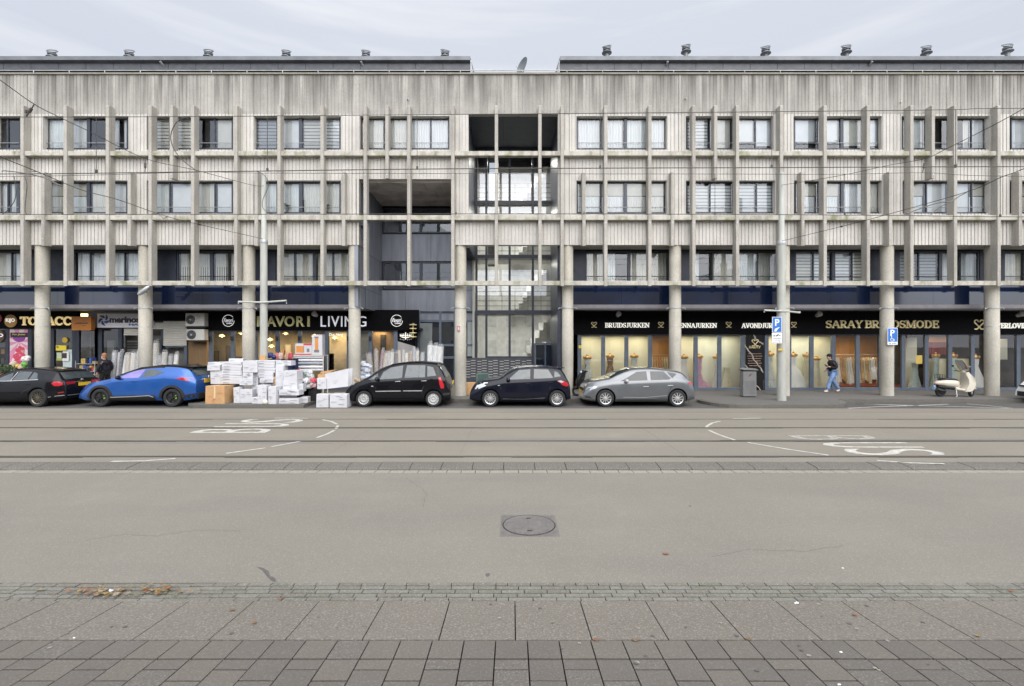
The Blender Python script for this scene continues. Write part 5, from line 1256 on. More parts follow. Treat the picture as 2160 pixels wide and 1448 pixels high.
class Car:
    def __init__(s, name, label, x0, D, L, W, top, belt, wheels, wr, paint, sill=.20, tumble=.30, nose=.20, tail=.16, roofmat=None, shift=0., Lnew=None):
        Lnew = Lnew or L; s.mp = [(0, 0), (.6, .6 + shift), (L - .7, L - .7 + shift), (L, Lnew)]
        s.L, s.W = Lnew, W; s.wheels, s.wr = wheels, wr; s.paint = paint
        s.top = smooth_line([(s.m(x), z) for x, z in top], 5); s.beltp = [(s.m(x), z) for x, z in belt]; s.sill = sill; s.tumble = tumble; s.nose, s.tail = nose, tail
        s.t = thing(name, label, 'car', (x0, D + W / 2, 0), 'cars parked along the kerb')
        s.off = Vector(s.t.location)
        s.body(roofmat)
    def m(s, x): return lerp(s.mp, x) if x <= s.mp[-1][0] else x - s.mp[-1][0] + s.mp[-1][1]
    def zt(s, x): return lerp(s.top, x)
    def belt(s, x): return min(lerp(s.beltp, x), s.zt(x) - .035)
    def zb(s, x): return s.sill + .05 * max(0, 1 - x / .35) ** 1.5 + .08 * max(0, 1 - (s.L - x) / .4) ** 1.5
    def hw(s, x):
        a = max(0, 1 - x / .75); b = max(0, 1 - (s.L - x) / .7)
        return s.W / 2 * (1 - s.nose * a ** 2.2 - s.tail * b ** 2.2)
    def section(s, x):
        w, zb, zl, zt = s.hw(x), s.zb(x), s.belt(x), s.zt(x)
        pts = [(w * .90, zb)]
        hb = zl - zb
        for k in range(1, 9):
            f = k / 8; bulge = 1 - .10 * abs(f - .45) ** 2.2 * 2 - (.06 if f < .1 else 0)
            pts.append((w * bulge - .012 * (1 - abs(f - .62) * 3 if abs(f - .62) < .33 else 0) * (1 if .5 < x < s.L - .4 else 0), zb + hb * f))
        wl = pts[-1][0]; Hh = zt - zl; wt = max(wl - s.tumble * Hh - .02, wl * .55)
        c = min(.16, Hh * .45)
        for k in range(1, 5): f = k / 4; pts.append((wl + (wt - wl) * f, zl + (Hh - c) * f))
        r = min(.26, wt * .5)
        for k in range(1, 6):
            t = k / 5; pts.append(((1 - t) ** 2 * wt + 2 * t * (1 - t) * (wt - .03) + t * t * (wt - r), (zt - c) * (1 - t) ** 2 + 2 * t * (1 - t) * (zt - .025) + t * t * (zt - .012)))
        pts.append((0, zt))
        return pts
    def side(s, x, z):
        x = min(max(x, 0), s.L); p = s.section(x)
        for (a, b), (c, d) in zip(p[:-1], p[1:]):
            if b <= z <= d and d > b: return a + (c - a) * (z - b) / (d - b)
        return p[0][0] if z < p[0][1] else p[-2][0]
    def body(s, roofmat):
        xs = [q[0] for q in s.top]
        mb = MB(); secs = [s.section(x) for x in xs]; n = len(secs[0])
        ring = 2 * n - 1
        for x, sec in zip(xs, secs):
            for y, z in sec: mb.v.append((x, -y, z))
            for y, z in sec[-2::-1]: mb.v.append((x, y, z))
        for i in range(len(xs) - 1):
            for k in range(ring):
                k2 = (k + 1) % ring
                mb.f.append([i * ring + k, (i + 1) * ring + k, (i + 1) * ring + k2, i * ring + k2]); mb.m.append(0)
        mb.f.append(list(range(ring))); mb.m.append(0); e = (len(xs) - 1) * ring
        mb.f.append([e + k for k in range(ring - 1, -1, -1)]); mb.m.append(0)
        me = bpy.data.meshes.new('body'); me.from_pydata(mb.v, [], mb.f); me.materials.append(s.paint); me.materials.append(BLKPL)
        b = bmesh.new(); b.from_mesh(me); bmesh.ops.recalc_face_normals(b, faces=b.faces); b.to_mesh(me); b.free()
        ob = bpy.data.objects.new('body', me); COL.objects.link(ob)
        cuts = []
        for wx in s.wheels:
            c = MB().lathe([(s.wr + .055, -s.W), (s.wr + .055, s.W)], (wx, 0, s.wr + .005), 36, 'y')
            co = c.build('arch_cutter', [BLKPL], recalc=True); cuts.append(co)
            md = ob.modifiers.new('arch', 'BOOLEAN'); md.object = co; md.operation = 'DIFFERENCE'; md.solver = 'EXACT'
            try: md.material_mode = 'TRANSFER'
            except Exception: pass
        dg = bpy.context.evaluated_depsgraph_get(); me2 = bpy.data.meshes.new_from_object(ob.evaluated_get(dg))
        bpy.data.objects.remove(ob)
        for c in cuts: bpy.data.objects.remove(c)
        me2.name = 'body'
        me2.polygons.foreach_set('use_smooth', [True] * len(me2.polygons)); me2.set_sharp_from_angle(angle=math.radians(32))
        if roofmat:
            me2.materials.append(roofmat); ri = len(me2.materials) - 1
            for p in me2.polygons:
                c = p.center
                if 1.5 < c.x < s.L - .25 and c.z > s.zt(c.x) - (.11 if c.x < 3.2 else .07) and abs(c.y) < s.section(c.x)[-7][0] + .05: p.material_index = ri
        s.body_ob = bpy.data.objects.new('body', me2); COL.objects.link(s.body_ob); s.body_ob.parent = s.t
        # inner core so that arches read solid
        mb = MB().box(.3, s.L - .3, -s.W / 2 + .32, s.W / 2 - .32, .22, .62); s.part('underbody', mb, BLKPL)
        for wx in s.wheels:
            for sd in (-1, 1): s.wheel(wx, sd)
    def part(s, name, mb, mat, parent=None, **k):
        o = mb.build(name, mat, None, **k); o.parent = parent or s.t; return o
    def proj(s, poly, off, sd, th=.012, sub=5):
        """a polygon in (x,z) laid on the body side"""
        n = len(poly); pts = []
        for i in range(n):
            a, b = poly[i], poly[(i + 1) % n]
            m = max(1, int(math.hypot(b[0] - a[0], b[1] - a[1]) / .12))
            for k in range(m): pts.append((a[0] + (b[0] - a[0]) * k / m, a[1] + (b[1] - a[1]) * k / m))
        bm = bmesh.new(); vs = [bm.verts.new((x, 0, z)) for x, z in pts]; f = bm.faces.new(vs)
        bmesh.ops.triangulate(bm, faces=[f])
        bmesh.ops.subdivide_edges(bm, edges=[e for e in bm.edges if e.calc_length() > .16], cuts=2, use_grid_fill=True)
        bmesh.ops.triangulate(bm, faces=bm.faces)
        mb = MB(); bm.verts.ensure_lookup_table(); bm.verts.index_update()
        ext = {v.index for v in bm.verts if v.is_boundary}
        o = [(v.co.x, sd * (s.side(v.co.x, v.co.z) + off), v.co.z) for v in bm.verts]; i_ = [(x, y - sd * th, z) for x, y, z in o]
        N = len(o); fs = []
        for f in bm.faces:
            q = [v.index for v in f.verts]; fs.append(q)
        for e in bm.edges:
            if e.is_boundary: a, b = e.verts[0].index, e.verts[1].index; fs.append([a, b, b + N, a + N])
        mb.add(o + i_, fs); bm.free(); return mb
    def on_side(s, name, poly, mat, off=.006, sides=(-1, 1), parent=None, smooth=True, raw=False):
        r = None
        if not raw: poly = [(s.m(x), z) for x, z in poly]
        for sd in sides: 
            o = s.part(name, s.proj(poly, off, sd), mat, parent, smooth=smooth, recalc=True, sharp=math.radians(50)); r = r or o
        return r
    def strip(s, name, line, w, mat, off=.003, sides=(-1, 1)):
        line = [(s.m(x), z) for x, z in line]; n = len(line); L_, R_ = [], []
        for i in range(n):
            a = Vector(line[max(i - 1, 0)]); b = Vector(line[min(i + 1, n - 1)]); d = (b - a).normalized(); q = Vector((-d.y, d.x)) * w / 2; p = Vector(line[i]); L_.append(tuple(p + q)); R_.append(tuple(p - q))
        for sd in sides:
            mb = MB(); vs = []
            for l, r in zip(L_, R_):
                for x, z in (l, r): vs.append((x, sd * (s.side(x, z) + off), z))
                for x, z in (l, r): vs.append((x, sd * (s.side(x, z) - .012), z))
            fs = []
            for i in range(n - 1):
                a, b = 4 * i, 4 * i + 4; fs += [[a, a + 1, b + 1, b], [a, b, b + 2, a + 2], [a + 1, a + 3, b + 3, b + 1]]
            fs += [[0, 2, 3, 1], [4 * n - 4, 4 * n - 3, 4 * n - 1, 4 * n - 2]]
            mb.add(vs, fs); s.part(name, mb, mat)
    def top_patch(s, name, x0, x1, wf, mat, off=.014, n=14, wf1=None):
        x0, x1 = s.m(x0), s.m(x1)
        P = [q for q in s.top if x0 < q[0] < x1]; P = [(x0, s.zt(x0))] + P + [(x1, s.zt(x1))]
        mb = MB(); vs = []; m = 9; wf1 = wf1 or wf
        for i, (x, z) in enumerate(P):
            sec = s.section(x); wmax = sec[-7][0]; g = wf + (wf1 - wf) * i / (len(P) - 1)
            a = P[max(i - 1, 0)]; b = P[min(i + 1, len(P) - 1)]; d = Vector((b[0] - a[0], b[1] - a[1])).normalized(); nx, nz = -d.y, d.x
            for k in range(m):
                y = wmax * g * (2 * k / (m - 1) - 1); zz = z
                for (ya, za), (yb, zb) in zip(sec[:-1], sec[1:]):
                    if yb <= abs(y) <= ya and za > s.belt(x): zz = zb + (za - zb) * (abs(y) - yb) / max(1e-6, ya - yb)
                vs.append((x + nx * off, y, zz + nz * off))
        mb.add(vs, [[i * m + k, (i + 1) * m + k, (i + 1) * m + k + 1, i * m + k + 1] for i in range(len(P) - 1) for k in range(m - 1)])
        return s.part(name, mb, mat, smooth=True)
    def wheel(s, wx, sd):
        r = s.wr; c = (wx, sd * (s.W / 2 - .115), r)
        prof = [(r * .66, -.03), (r * .66, -.095), (r * .74, -.105), (r * .93, -.10), (r * .985, -.075), (r, -.04), (r, .04), (r * .985, .075), (r * .93, .10), (r * .74, .105), (r * .66, .095), (r * .66, .03)]
        w = s.part('wheel', MB().lathe(prof, c, 36, 'y', caps=False), TYRE, smooth=True)
        s.part('brake_disc', MB().lathe([(.02, -.02), (r * .655, -.02), (r * .655, .03), (.02, .03)], (c[0], c[1] + sd * .03, c[2]), 24, 'y'), M('dark_disc_metal', (.045, .045, .047), .5, metal=.5), w)  # dark metal disc filling the rim behind the spokes
        s.rim(w, c, sd)
    RIM = ('spoke', 10, None)
    def rim(s, w, c, sd):
        kind, n, mat = s.RIM; mat = mat or SILV; r = s.wr; mb = MB(); y0 = c[1] + sd * .085; y1 = c[1] + sd * .045
        mb.lathe([(r * .60, 0), (r * .675, sd * .018), (r * .69, 0), (r * .675, -sd * .05), (r * .60, -sd * .05)], (c[0], y0, c[2]), 36, 'y', caps=False)
        mb.lathe([(.01, sd * .012), (r * .16, sd * .008), (r * .18, -sd * .02)], (c[0], y0, c[2]), 16, 'y')
        for k in range(n):
            a = 2 * PI * k / n + .1
            def pt(rr, da, yy): return (c[0] + rr * math.cos(a + da), yy, c[2] + rr * math.sin(a + da))
            if kind == 'disc':   # covered wheel trim with slots
                q = PI / n * .62; r0, r1, r2 = r * .15, r * .36, r * .63
                vs = [pt(r0, -q, y0), pt(r0, q, y0), pt(r1, q * 1.6, y0 + sd * .012), pt(r1, -q * 1.6, y0 + sd * .012), pt(r2, q * .95, y0), pt(r2, -q * .95, y0)]
                mb.add(vs, [[0, 1, 2, 3], [3, 2, 4, 5]])
            else:
                w0, w1 = (.30, .13) if kind == 'spoke' else (.42, .16)
                tw = .28 if kind == 'turbine' else 0
                r0, r1 = r * .13, r * .64
                vs = [pt(r0, -w0, y0), pt(r0, w0, y0), pt(r1, tw + w1 * .55, y0 - sd * .004), pt(r1, tw - w1 * .55, y0 - sd * .004)]
                vs += [(x, y1, z) for x, y, z in vs]; mb.add(vs, [[0, 1, 2, 3], [0, 3, 7, 4], [1, 5, 6, 2], [4, 7, 6, 5]])
        s.part('rim', mb, mat, w)
    def handle(s, x, z, mat=None):
        x = s.m(x)
        for sd in (-1, 1):
            y = sd * (s.side(x, z) + .018); mb = MB().tube([(x, y - sd * .02, z), (x + .03, y, z + .004), (x + .16, y, z + .008), (x + .19, y - sd * .02, z + .006)], .013, 6); s.part('door_handle', mb, mat or s.paint, smooth=True)
    def mirror(s, x, z, mat=None):
        x = s.m(x)
        for sd in (-1, 1):
            y = sd * (s.side(x, z) + .10)
            mb = MB().blob((x, y, z), (.075, .11, .075), jit=0, seg=12, rings=8); mb.tube([(x, y, z - .03), (x + .03, sd * s.side(x, z - .06), z - .07)], .025, 6)
            s.part('mirror', mb, mat or s.paint, smooth=True)
    def seams(s, lines, mat=None):
        for l in lines: s.strip('door_seam', l, .018, mat or BLKPL, .0015)
    def rear_plate(s, z, h=.11, w=.52, y=0, x=None, text=None):
        x = x or s.L
        xr = max([q[0] for q in s.top if abs(q[1] - z) < .16 or q[0] > s.L - .02])
        mb = MB().box(xr + .004, xr + .02, y - w / 2, y + w / 2, z - h / 2, z + h / 2); o = s.part('number_plate', mb, YPLATE)
        return o
    def front_plate(s, z, h=.11, w=.52):
        o = s.part('number_plate', MB().box(-.03, -.01, -w / 2, w / 2, z - h / 2, z + h / 2), YPLATE); return o
    def interior_none(s): pass
def paint(name, col, metal=.0, rough=.28, coat=.55):
    return M(name, col, rough, metal=metal, var=.03, coat=coat, obj=True, spec=.25 if metal else .03)
PBLK = paint('black_car_paint', (.006, .006, .008)); PBLU = paint('blue_car_paint', (.014, .088, .33), .4, .3, 1.); PGRY = paint('grey_car_paint', (.135, .142, .15), .5, .3, 1.); PWHT = paint('white_car_paint', (.75, .76, .77)); PBK2 = paint('dark_navy_car_paint', (.006, .007, .014))
ROOFB = paint('gloss_black_roof', (.008, .008, .009))
CD = 17.40
# --- black compact MPV
Car.RIM = ('disc', 16, M('wheel_trim_silver', (.50, .50, .49), .45, metal=.4, var=.06))
c = Car('black_minivan', 'black tall compact car with silver slotted wheel trims in front of the rolled rugs', -6.2, CD, 3.93, 1.68,
    [(0, .40), (.02, .54), (.10, .72), (.24, .86), (.55, 1.00), (.80, 1.13), (1.08, 1.33), (1.35, 1.47), (1.70, 1.58), (2.10, 1.64), (2.6, 1.66), (3.05, 1.645), (3.35, 1.585), (3.50, 1.44), (3.62, 1.24), (3.74, 1.00), (3.80, .86), (3.88, .76), (3.925, .62), (3.93, .40)],
    [(0, .5), (.4, .80), (.9, .97), (2.2, 1.03), (3.4, 1.10), (3.9, 1.0)], (.75, 3.31), .295, PBLK, tumble=.24, shift=.10)
c.on_side('side_window', [(.80, .995), (1.14, 1.235), (1.17, 1.01)], CARGL)
c.on_side('side_window', [(1.23, 1.01), (1.34, 1.27), (1.60, 1.44), (2.06, 1.52), (2.05, 1.055)], CARGL)
c.on_side('side_window', [(2.14, 1.06), (2.20, 1.525), (2.88, 1.525), (2.90, 1.09)], CARGL)
c.on_side('side_window', [(2.98, 1.11), (2.96, 1.50), (3.18, 1.45), (3.32, 1.15)], CARGL)
c.top_patch('windscreen', .62, 1.60, .93, WSGL); c.top_patch('rear_window', 3.46, 3.70, .9, CARGL)
c.on_side('headlight', [(.03, .73), (.10, .72), (.34, .84), (.36, .90), (.22, .86)], LAMPC)
c.on_side('tail_light', [(3.42, 1.08), (3.50, 1.10), (3.66, .80), (3.66, .68), (3.52, .68), (3.46, .82)], REDL)
c.strip('trim_strip', [(1.09, .575), (1.5, .583), (2.02, .588)], .030, SILV, .012); c.strip('trim_strip', [(2.10, .59), (2.5, .595), (2.80, .597)], .030, SILV, .012)
c.seams([[(1.14, 1.0), (1.08, .7), (1.10, .3)], [(2.10, 1.5), (2.08, .9), (2.06, .26)], [(2.92, 1.5), (2.95, 1.0), (2.80, .62), (2.80, .5)], [(.9, .26), (1.6, .25), (2.5, .26)]])
c.handle(1.80, .93, SILV); c.handle(2.76, .95, SILV); c.mirror(1.14, 1.03, BLKPL); c.rear_plate(.86, w=.4)
c.strip('side_repeater', [(.93, .76), (1.0, .765)], .03, LAMPC, .008)
c.on_side('bumper_trim', [(3.62, .42), (3.9, .44), (3.9, .52), (3.6, .50)], BLKPL); c.on_side('fuel_cap', [(3.14 + .08 * math.cos(a), .96 + .08 * math.sin(a)) for a in [k * PI / 5 for k in range(10)]], PBLK, .004)
# --- small black hatchback
Car.RIM = ('spoke', 13, None)
c = Car('black_hatchback', 'small glossy black hatchback with silver multi spoke wheels before the mailboxes', -1.57, CD, 3.74, 1.68,
    [(0, .34), (.01, .50), (.06, .68), (.16, .82), (.36, .93), (.65, 1.00), (.95, 1.05), (1.14, 1.10), (1.36, 1.26), (1.60, 1.40), (1.85, 1.47), (2.2, 1.505), (2.6, 1.51), (3.0, 1.475), (3.30, 1.43), (3.40, 1.39), (3.50, 1.24), (3.60, 1.04), (3.67, .92), (3.73, .70), (3.74, .36)],
    [(0, .5), (.5, .80), (1.2, .945), (2.4, 1.0), (3.3, 1.06), (3.7, 1.0)], (.77, 3.23), .305, PBK2, tumble=.26, shift=.03)
c.on_side('side_window', [(1.40, 1.00), (1.50, 1.09), (1.80, 1.345), (2.22, 1.375), (2.21, 1.025)], CARGL)
c.on_side('side_window', [(2.34, 1.03), (2.36, 1.38), (2.88, 1.365), (3.06, 1.075), (3.0, 1.06)], CARGL)
c.on_side('side_window', [(3.10, 1.09), (3.12, 1.30), (3.24, 1.27), (3.36, 1.12)], CARGL)
c.top_patch('windscreen', 1.16, 1.74, .93, WSGL); c.top_patch('rear_window', 3.42, 3.58, .9, CARGL)
c.on_side('headlight', [(.05, .63), (.16, .80), (.40, .895), (.66, .90), (.58, .78), (.34, .66)], LAMPC)
c.on_side('tail_light', [(3.20, .965), (3.36, .985), (3.60, .90), (3.66, .80), (3.58, .74), (3.42, .80)], REDL); c.on_side('reversing_light', [(3.22, .955), (3.36, .975), (3.48, .92), (3.38, .88)], LAMPC, .012)
c.seams([[(1.22, .95), (1.12, .7), (1.16, .3)], [(2.28, 1.36), (2.26, .8), (2.24, .27)], [(3.06, 1.05), (2.95, .72), (2.82, .45)], [(1.15, .27), (2.0, .26), (2.7, .27)]])
c.strip('sill_line', [(1.2, .30), (2.0, .285), (2.75, .33)], .02, M('sill_grey', (.12, .12, .12), .3), .004)
c.handle(2.02, .85); c.handle(2.84, .89); c.mirror(1.40, 1.0, PBK2); c.rear_plate(.72, w=.4)
MBs = MB().box(3.26, 3.54, -.55, .55, 1.405, 1.43); c.part('roof_spoiler', MBs, PBK2, bevel=.01)
c.strip('side_repeater', [(1.02, .79), (1.10, .795)], .025, LAMPC, .006)
# --- grey hatchback
Car.RIM = ('turbine', 10, None)
c = Car('grey_hatchback', 'metallic grey hatchback with silver turbine wheels in front of the bridal shop', 2.66, CD, 4.28, 1.80,
    [(0, .34), (.0005, .52), (.05, .68), (.14, .80), (.34, .91), (.62, .98), (.95, 1.04), (1.14, 1.08), (1.42, 1.22), (1.75, 1.355), (2.1, 1.425), (2.5, 1.445), (2.85, 1.43), (3.2, 1.395), (3.6, 1.335), (3.80, 1.29), (3.90, 1.20), (4.04, 1.04), (4.16, .94), (4.24, .80), (4.275, .62), (4.28, .38)],
    [(0, .5), (.5, .78), (1.2, .90), (2.5, .955), (3.6, 1.0), (4.1, .95)], (.78, 3.43), .315, PGRY, tumble=.30, shift=-.17, Lnew=4.10)
c.on_side('side_window', [(1.52, .945), (1.66, 1.01), (2.14, 1.28), (2.50, 1.305), (2.50, .98)], CARGD)
c.on_side('side_window', [(2.62, .985), (2.64, 1.305), (3.14, 1.295), (3.37, 1.05), (3.30, 1.005)], CARGD)
c.on_side('side_window', [(3.42, 1.055), (3.26, 1.28), (3.56, 1.225), (3.60, 1.19)], CARGD)
c.top_patch('windscreen', 1.18, 1.86, .93, WSGL); c.top_patch('rear_window', 3.84, 4.02, .88, CARGD)
c.on_side('headlight', [(.10, .62), (.20, .69), (.52, .77), (.66, .755), (.58, .68), (.30, .60)], LAMPC)
c.on_side('tail_light', [(4.00, .87), (4.04, .90), (4.22, .90), (4.24, .78), (4.12, .78)], REDL)
c.on_side('fog_light', [(.05, .40), (.30, .37), (.42, .30), (.10, .33)], BLKPL, .004)
c.seams([[(1.50, .93), (1.46, .6), (1.52, .26)], [(2.57, 1.29), (2.57, .8), (2.55, .25)], [(3.44, 1.03), (3.40, .8), (3.24, .5)], [(1.4, .25), (2.4, .24), (3.2, .25)]])
c.strip('crease_shading', [(.7, .79), (1.5, .80), (2.6, .835), (3.9, .885), (4.1, .89)], .012, M('crease_shade', (.07, .073, .078), .4), .001)  # shade of the upper crease, painted as a darker line
c.strip('crease_shading', [(1.6, .36), (2.4, .35), (3.2, .42)], .016, M('crease_highlight', (.3, .31, .32), .35), .002)  # highlight on the lower crease, painted as a paler line
c.handle(2.34, .745, SILV); c.handle(3.24, .78, SILV); c.mirror(1.72, .955, M('mirror_grey', (.36, .37, .38), .4)); c.front_plate(.50)
c.part('grille', MB().box(-.022, -.006, -.5, .5, .58, .66), BLKPL)
# --- blue crossover
Car.RIM = ('turbine', 5, BLKAL)
c = Car('blue_crossover', 'bright blue crossover with black roof and black alloy wheels beside the white cartons', -16.06, CD, 4.38, 1.80,
    [(0, .36), (.015, .56), (.06, .74), (.18, .87), (.42, .95), (.74, 1.01), (.97, 1.06), (1.10, 1.12), (1.45, 1.29), (1.86, 1.43), (2.2, 1.495), (2.6, 1.53), (3.0, 1.53), (3.4, 1.51), (3.75, 1.45), (3.95, 1.36), (4.12, 1.22), (4.26, 1.08), (4.34, .98), (4.36, .84), (4.375, .62), (4.38, .40)],
    [(0, .5), (.5, .84), (1.1, 1.0), (2.2, 1.07), (3.0, 1.15), (3.8, 1.10), (4.3, .95)], (.92, 3.56), .335, PBLU, sill=.23, tumble=.32, shift=.24, Lnew=4.37, roofmat=ROOFB)
c.on_side('side_window', [(1.30, 1.045), (1.48, 1.16), (1.78, 1.30), (2.05, 1.36), (2.22, 1.375), (2.08, 1.075)], M('violet_car_glass', (.20, .16, .42), .04, var=.2, spec=.9))
c.on_side('side_window', [(2.16, 1.085), (2.30, 1.38), (2.62, 1.36), (2.96, 1.28), (2.72, 1.17), (2.60, 1.125)], CARGL)
c.top_patch('windscreen', 1.12, 1.90, .93, WSGL)
c.top_patch('rear_window', 3.80, 4.20, .86, CARGL)
c.part('roof_spoiler', MB().box(3.86, 4.16, -.58, .58, 1.43, 1.46), ROOFB, bevel=.012)
c.on_side('headlight', [(.06, .72), (.10, .84), (.34, .93), (.62, .93), (.42, .85), (.22, .78)], LAMPC)
c.on_side('tail_light', [(3.42, 1.06), (3.72, 1.09), (4.16, 1.07), (4.28, 1.0), (4.05, .95), (3.70, .98)], REDL)
c.part('tail_light', MB().box(4.26, 4.35, .38, .66, .95, 1.05), REDL)
for wx in c.wheels:
    r1, r2 = .385, .47; arcp = [(wx + r2 * math.cos(a), .335 + r2 * math.sin(a)) for a in [k * PI / 12 for k in range(13)]]; arci = [(wx + r1 * math.cos(a), .335 + r1 * math.sin(a)) for a in [k * PI / 12 for k in range(12, -1, -1)]]
    c.on_side('arch_trim', arcp + arci, BLKPL, .012, raw=True)
c.on_side('sill_trim', [(1.02, .235), (1.0, .40), (1.6, .42), (2.6, .44), (2.72, .40), (2.70, .235)], BLKPL, .010)
c.strip('sill_stripe', [(1.08, .355), (1.9, .385), (2.5, .42), (2.66, .36)], .030, SILV, .022)
c.on_side('bumper_trim', [(3.66, .30), (4.36, .34), (4.36, .50), (3.70, .42)], BLKPL, .008)
c.seams([[(1.05, .98), (.98, .7), (1.06, .4)], [(2.10, 1.36), (2.02, .95), (2.04, .42)], [(2.98, 1.1), (2.96, .8), (2.70, .5)]])
c.handle(1.82, .94); c.mirror(1.36, 1.08, ROOFB); c.rear_plate(.92, .15, .50, y=-.05)
c.part('rear_bumper', MB().box(4.10, 4.39, -.66, .66, .26, .50), BLKPL, bevel=.03)
for wx in c.wheels: c.part('brake_caliper', MB().box(wx + .09, wx + .15, -.84, -.80, .30, .42), M('caliper_green', (.25, .55, .04), .4))
c.part('rear_emblem', MB().lathe([(.01, 4.395), (.05, 4.39), (.055, 4.37)], (0, 0, 1.06), 14, 'x'), SILV)
# --- black hatchback at the left edge
Car.RIM = ('spoke', 12, M('bronze_alloy', (.16, .145, .11), .3, metal=.7))
c = Car('dark_hatchback', 'black hatchback seen from behind at the left edge with thin spoked wheels', -20.92, CD, 4.42, 1.80,
    [(0, .34), (.02, .55), (.08, .72), (.3, .86), (.7, .95), (1.1, 1.02), (1.4, 1.10), (1.8, 1.29), (2.2, 1.40), (2.6, 1.43), (3.0, 1.42), (3.4, 1.38), (3.72, 1.31), (3.90, 1.20), (4.08, 1.05), (4.20, .97), (4.33, .92), (4.38, .74), (4.41, .56), (4.42, .36)],
    [(0, .5), (.6, .8), (1.4, .93), (2.8, .98), (3.7, 1.0), (4.2, .92)], (.75, 3.48), .33, PBLK, tumble=.32, shift=.27)
c.on_side('side_window', [(1.55, .96), (1.9, 1.15), (2.15, 1.25), (2.20, 1.0), (2.2, .97)], CARGL)
c.on_side('side_window', [(2.26, .98), (2.36, 1.30), (2.84, 1.28), (2.80, 1.0)], CARGL); c.on_side('side_window', [(2.86, 1.01), (2.91, 1.27), (3.06, 1.22), (3.16, 1.03)], CARGL)
c.strip('window_chrome', [(1.5, .945), (2.2, .955), (3.2, 1.005)], .018, SILV, .008); c.strip('window_chrome', [(2.2, .97), (2.30, 1.28)], .02, SILV, .008)
c.top_patch('windscreen', 1.44, 2.1, .93, WSGL); c.top_patch('rear_window', 3.78, 4.15, .86, CARGL)
c.part('roof_spoiler', MB().box(3.82, 4.1, -.56, .56, 1.30, 1.325), PBLK, bevel=.01)
c.on_side('tail_light', [(3.70, .86), (3.80, .93), (4.30, .93), (4.36, .84), (4.1, .76), (3.85, .77)], REDL)
c.part('tail_light', MB().box(4.33, 4.385, .36, .70, .80, .91), REDL); c.part('tail_light', MB().box(4.33, 4.385, -.70, -.36, .80, .91), REDL)
c.rear_plate(.79, .12, .52); c.on_side('reflector', [(4.05, .50), (4.32, .52), (4.32, .55), (4.05, .53)], REDL)
c.strip('bumper_strip', [(3.6, .36), (4.0, .40), (4.36, .42)], .02, SILV, .006); c.part('rear_strip', MB().box(4.40, 4.43, -.7, .7, .40, .42), SILV)
c.seams([[(2.22, 1.2), (2.2, .8), (2.2, .26)], [(3.16, 1.0), (3.0, .75), (2.6, .5)], [(1.2, .26), (2.6, .26)]]); c.handle(2.75, .84); c.handle(1.75, .82); c.mirror(1.62, 1.0, PBLK)
c.part('rear_emblem', MB().lathe([(.01, 4.345), (.055, 4.34), (.06, 4.32)], (0, 0, .93), 14, 'x'), SILV)
# --- white car at the right edge
Car.RIM = ('spoke', 10, None)
c = Car('white_hatchback', 'white car of which only the nose shows at the right picture edge', 20.15, CD, 4.2, 1.76,
    [(0, .36), (.005, .50), (.03, .62), (.10, .74), (.30, .88), (.65, .98), (1.0, 1.05), (1.15, 1.09), (1.5, 1.27), (1.85, 1.42), (2.3, 1.47), (2.8, 1.46), (3.3, 1.41), (3.7, 1.34), (3.9, 1.18), (4.05, 1.0), (4.15, .85), (4.19, .6), (4.2, .36)],
    [(0, .5), (.5, .8), (1.2, .93), (3.5, 1.0), (4.1, .95)], (.85, 3.4), .31, PWHT)
c.on_side('side_window', [(1.5, .97), (1.95, 1.28), (2.4, 1.33), (2.4, 1.0)], CARGL); c.on_side('side_window', [(2.5, 1.0), (2.5, 1.33), (3.1, 1.3), (3.3, 1.05)], CARGL)
c.top_patch('windscreen', 1.2, 1.9, .93, WSGL); c.top_patch('rear_window', 3.74, 3.95, .88, CARGL)
c.on_side('headlight', [(.06, .66), (.14, .78), (.50, .90), (.62, .84), (.40, .72)], LAMPC)
c.on_side('air_intake', [(.01, .30), (.40, .30), (.46, .42), (.02, .46)], BLKPL, .004); c.part('air_intake', MB().box(-.012, .02, -.62, .62, .26, .44), BLKPL); c.part('grille', MB().box(-.008, .04, -.55, .55, .63, .69), BLKPL)
c.front_plate(.535); c.on_side('tail_light', [(3.9, .85), (4.1, .9), (4.15, .75)], REDL); c.mirror(1.5, 1.02, PWHT); c.handle(2.2, .8); c.handle(3.1, .82)
PTX = M('plate_print', (.05, .04, .02), .5)
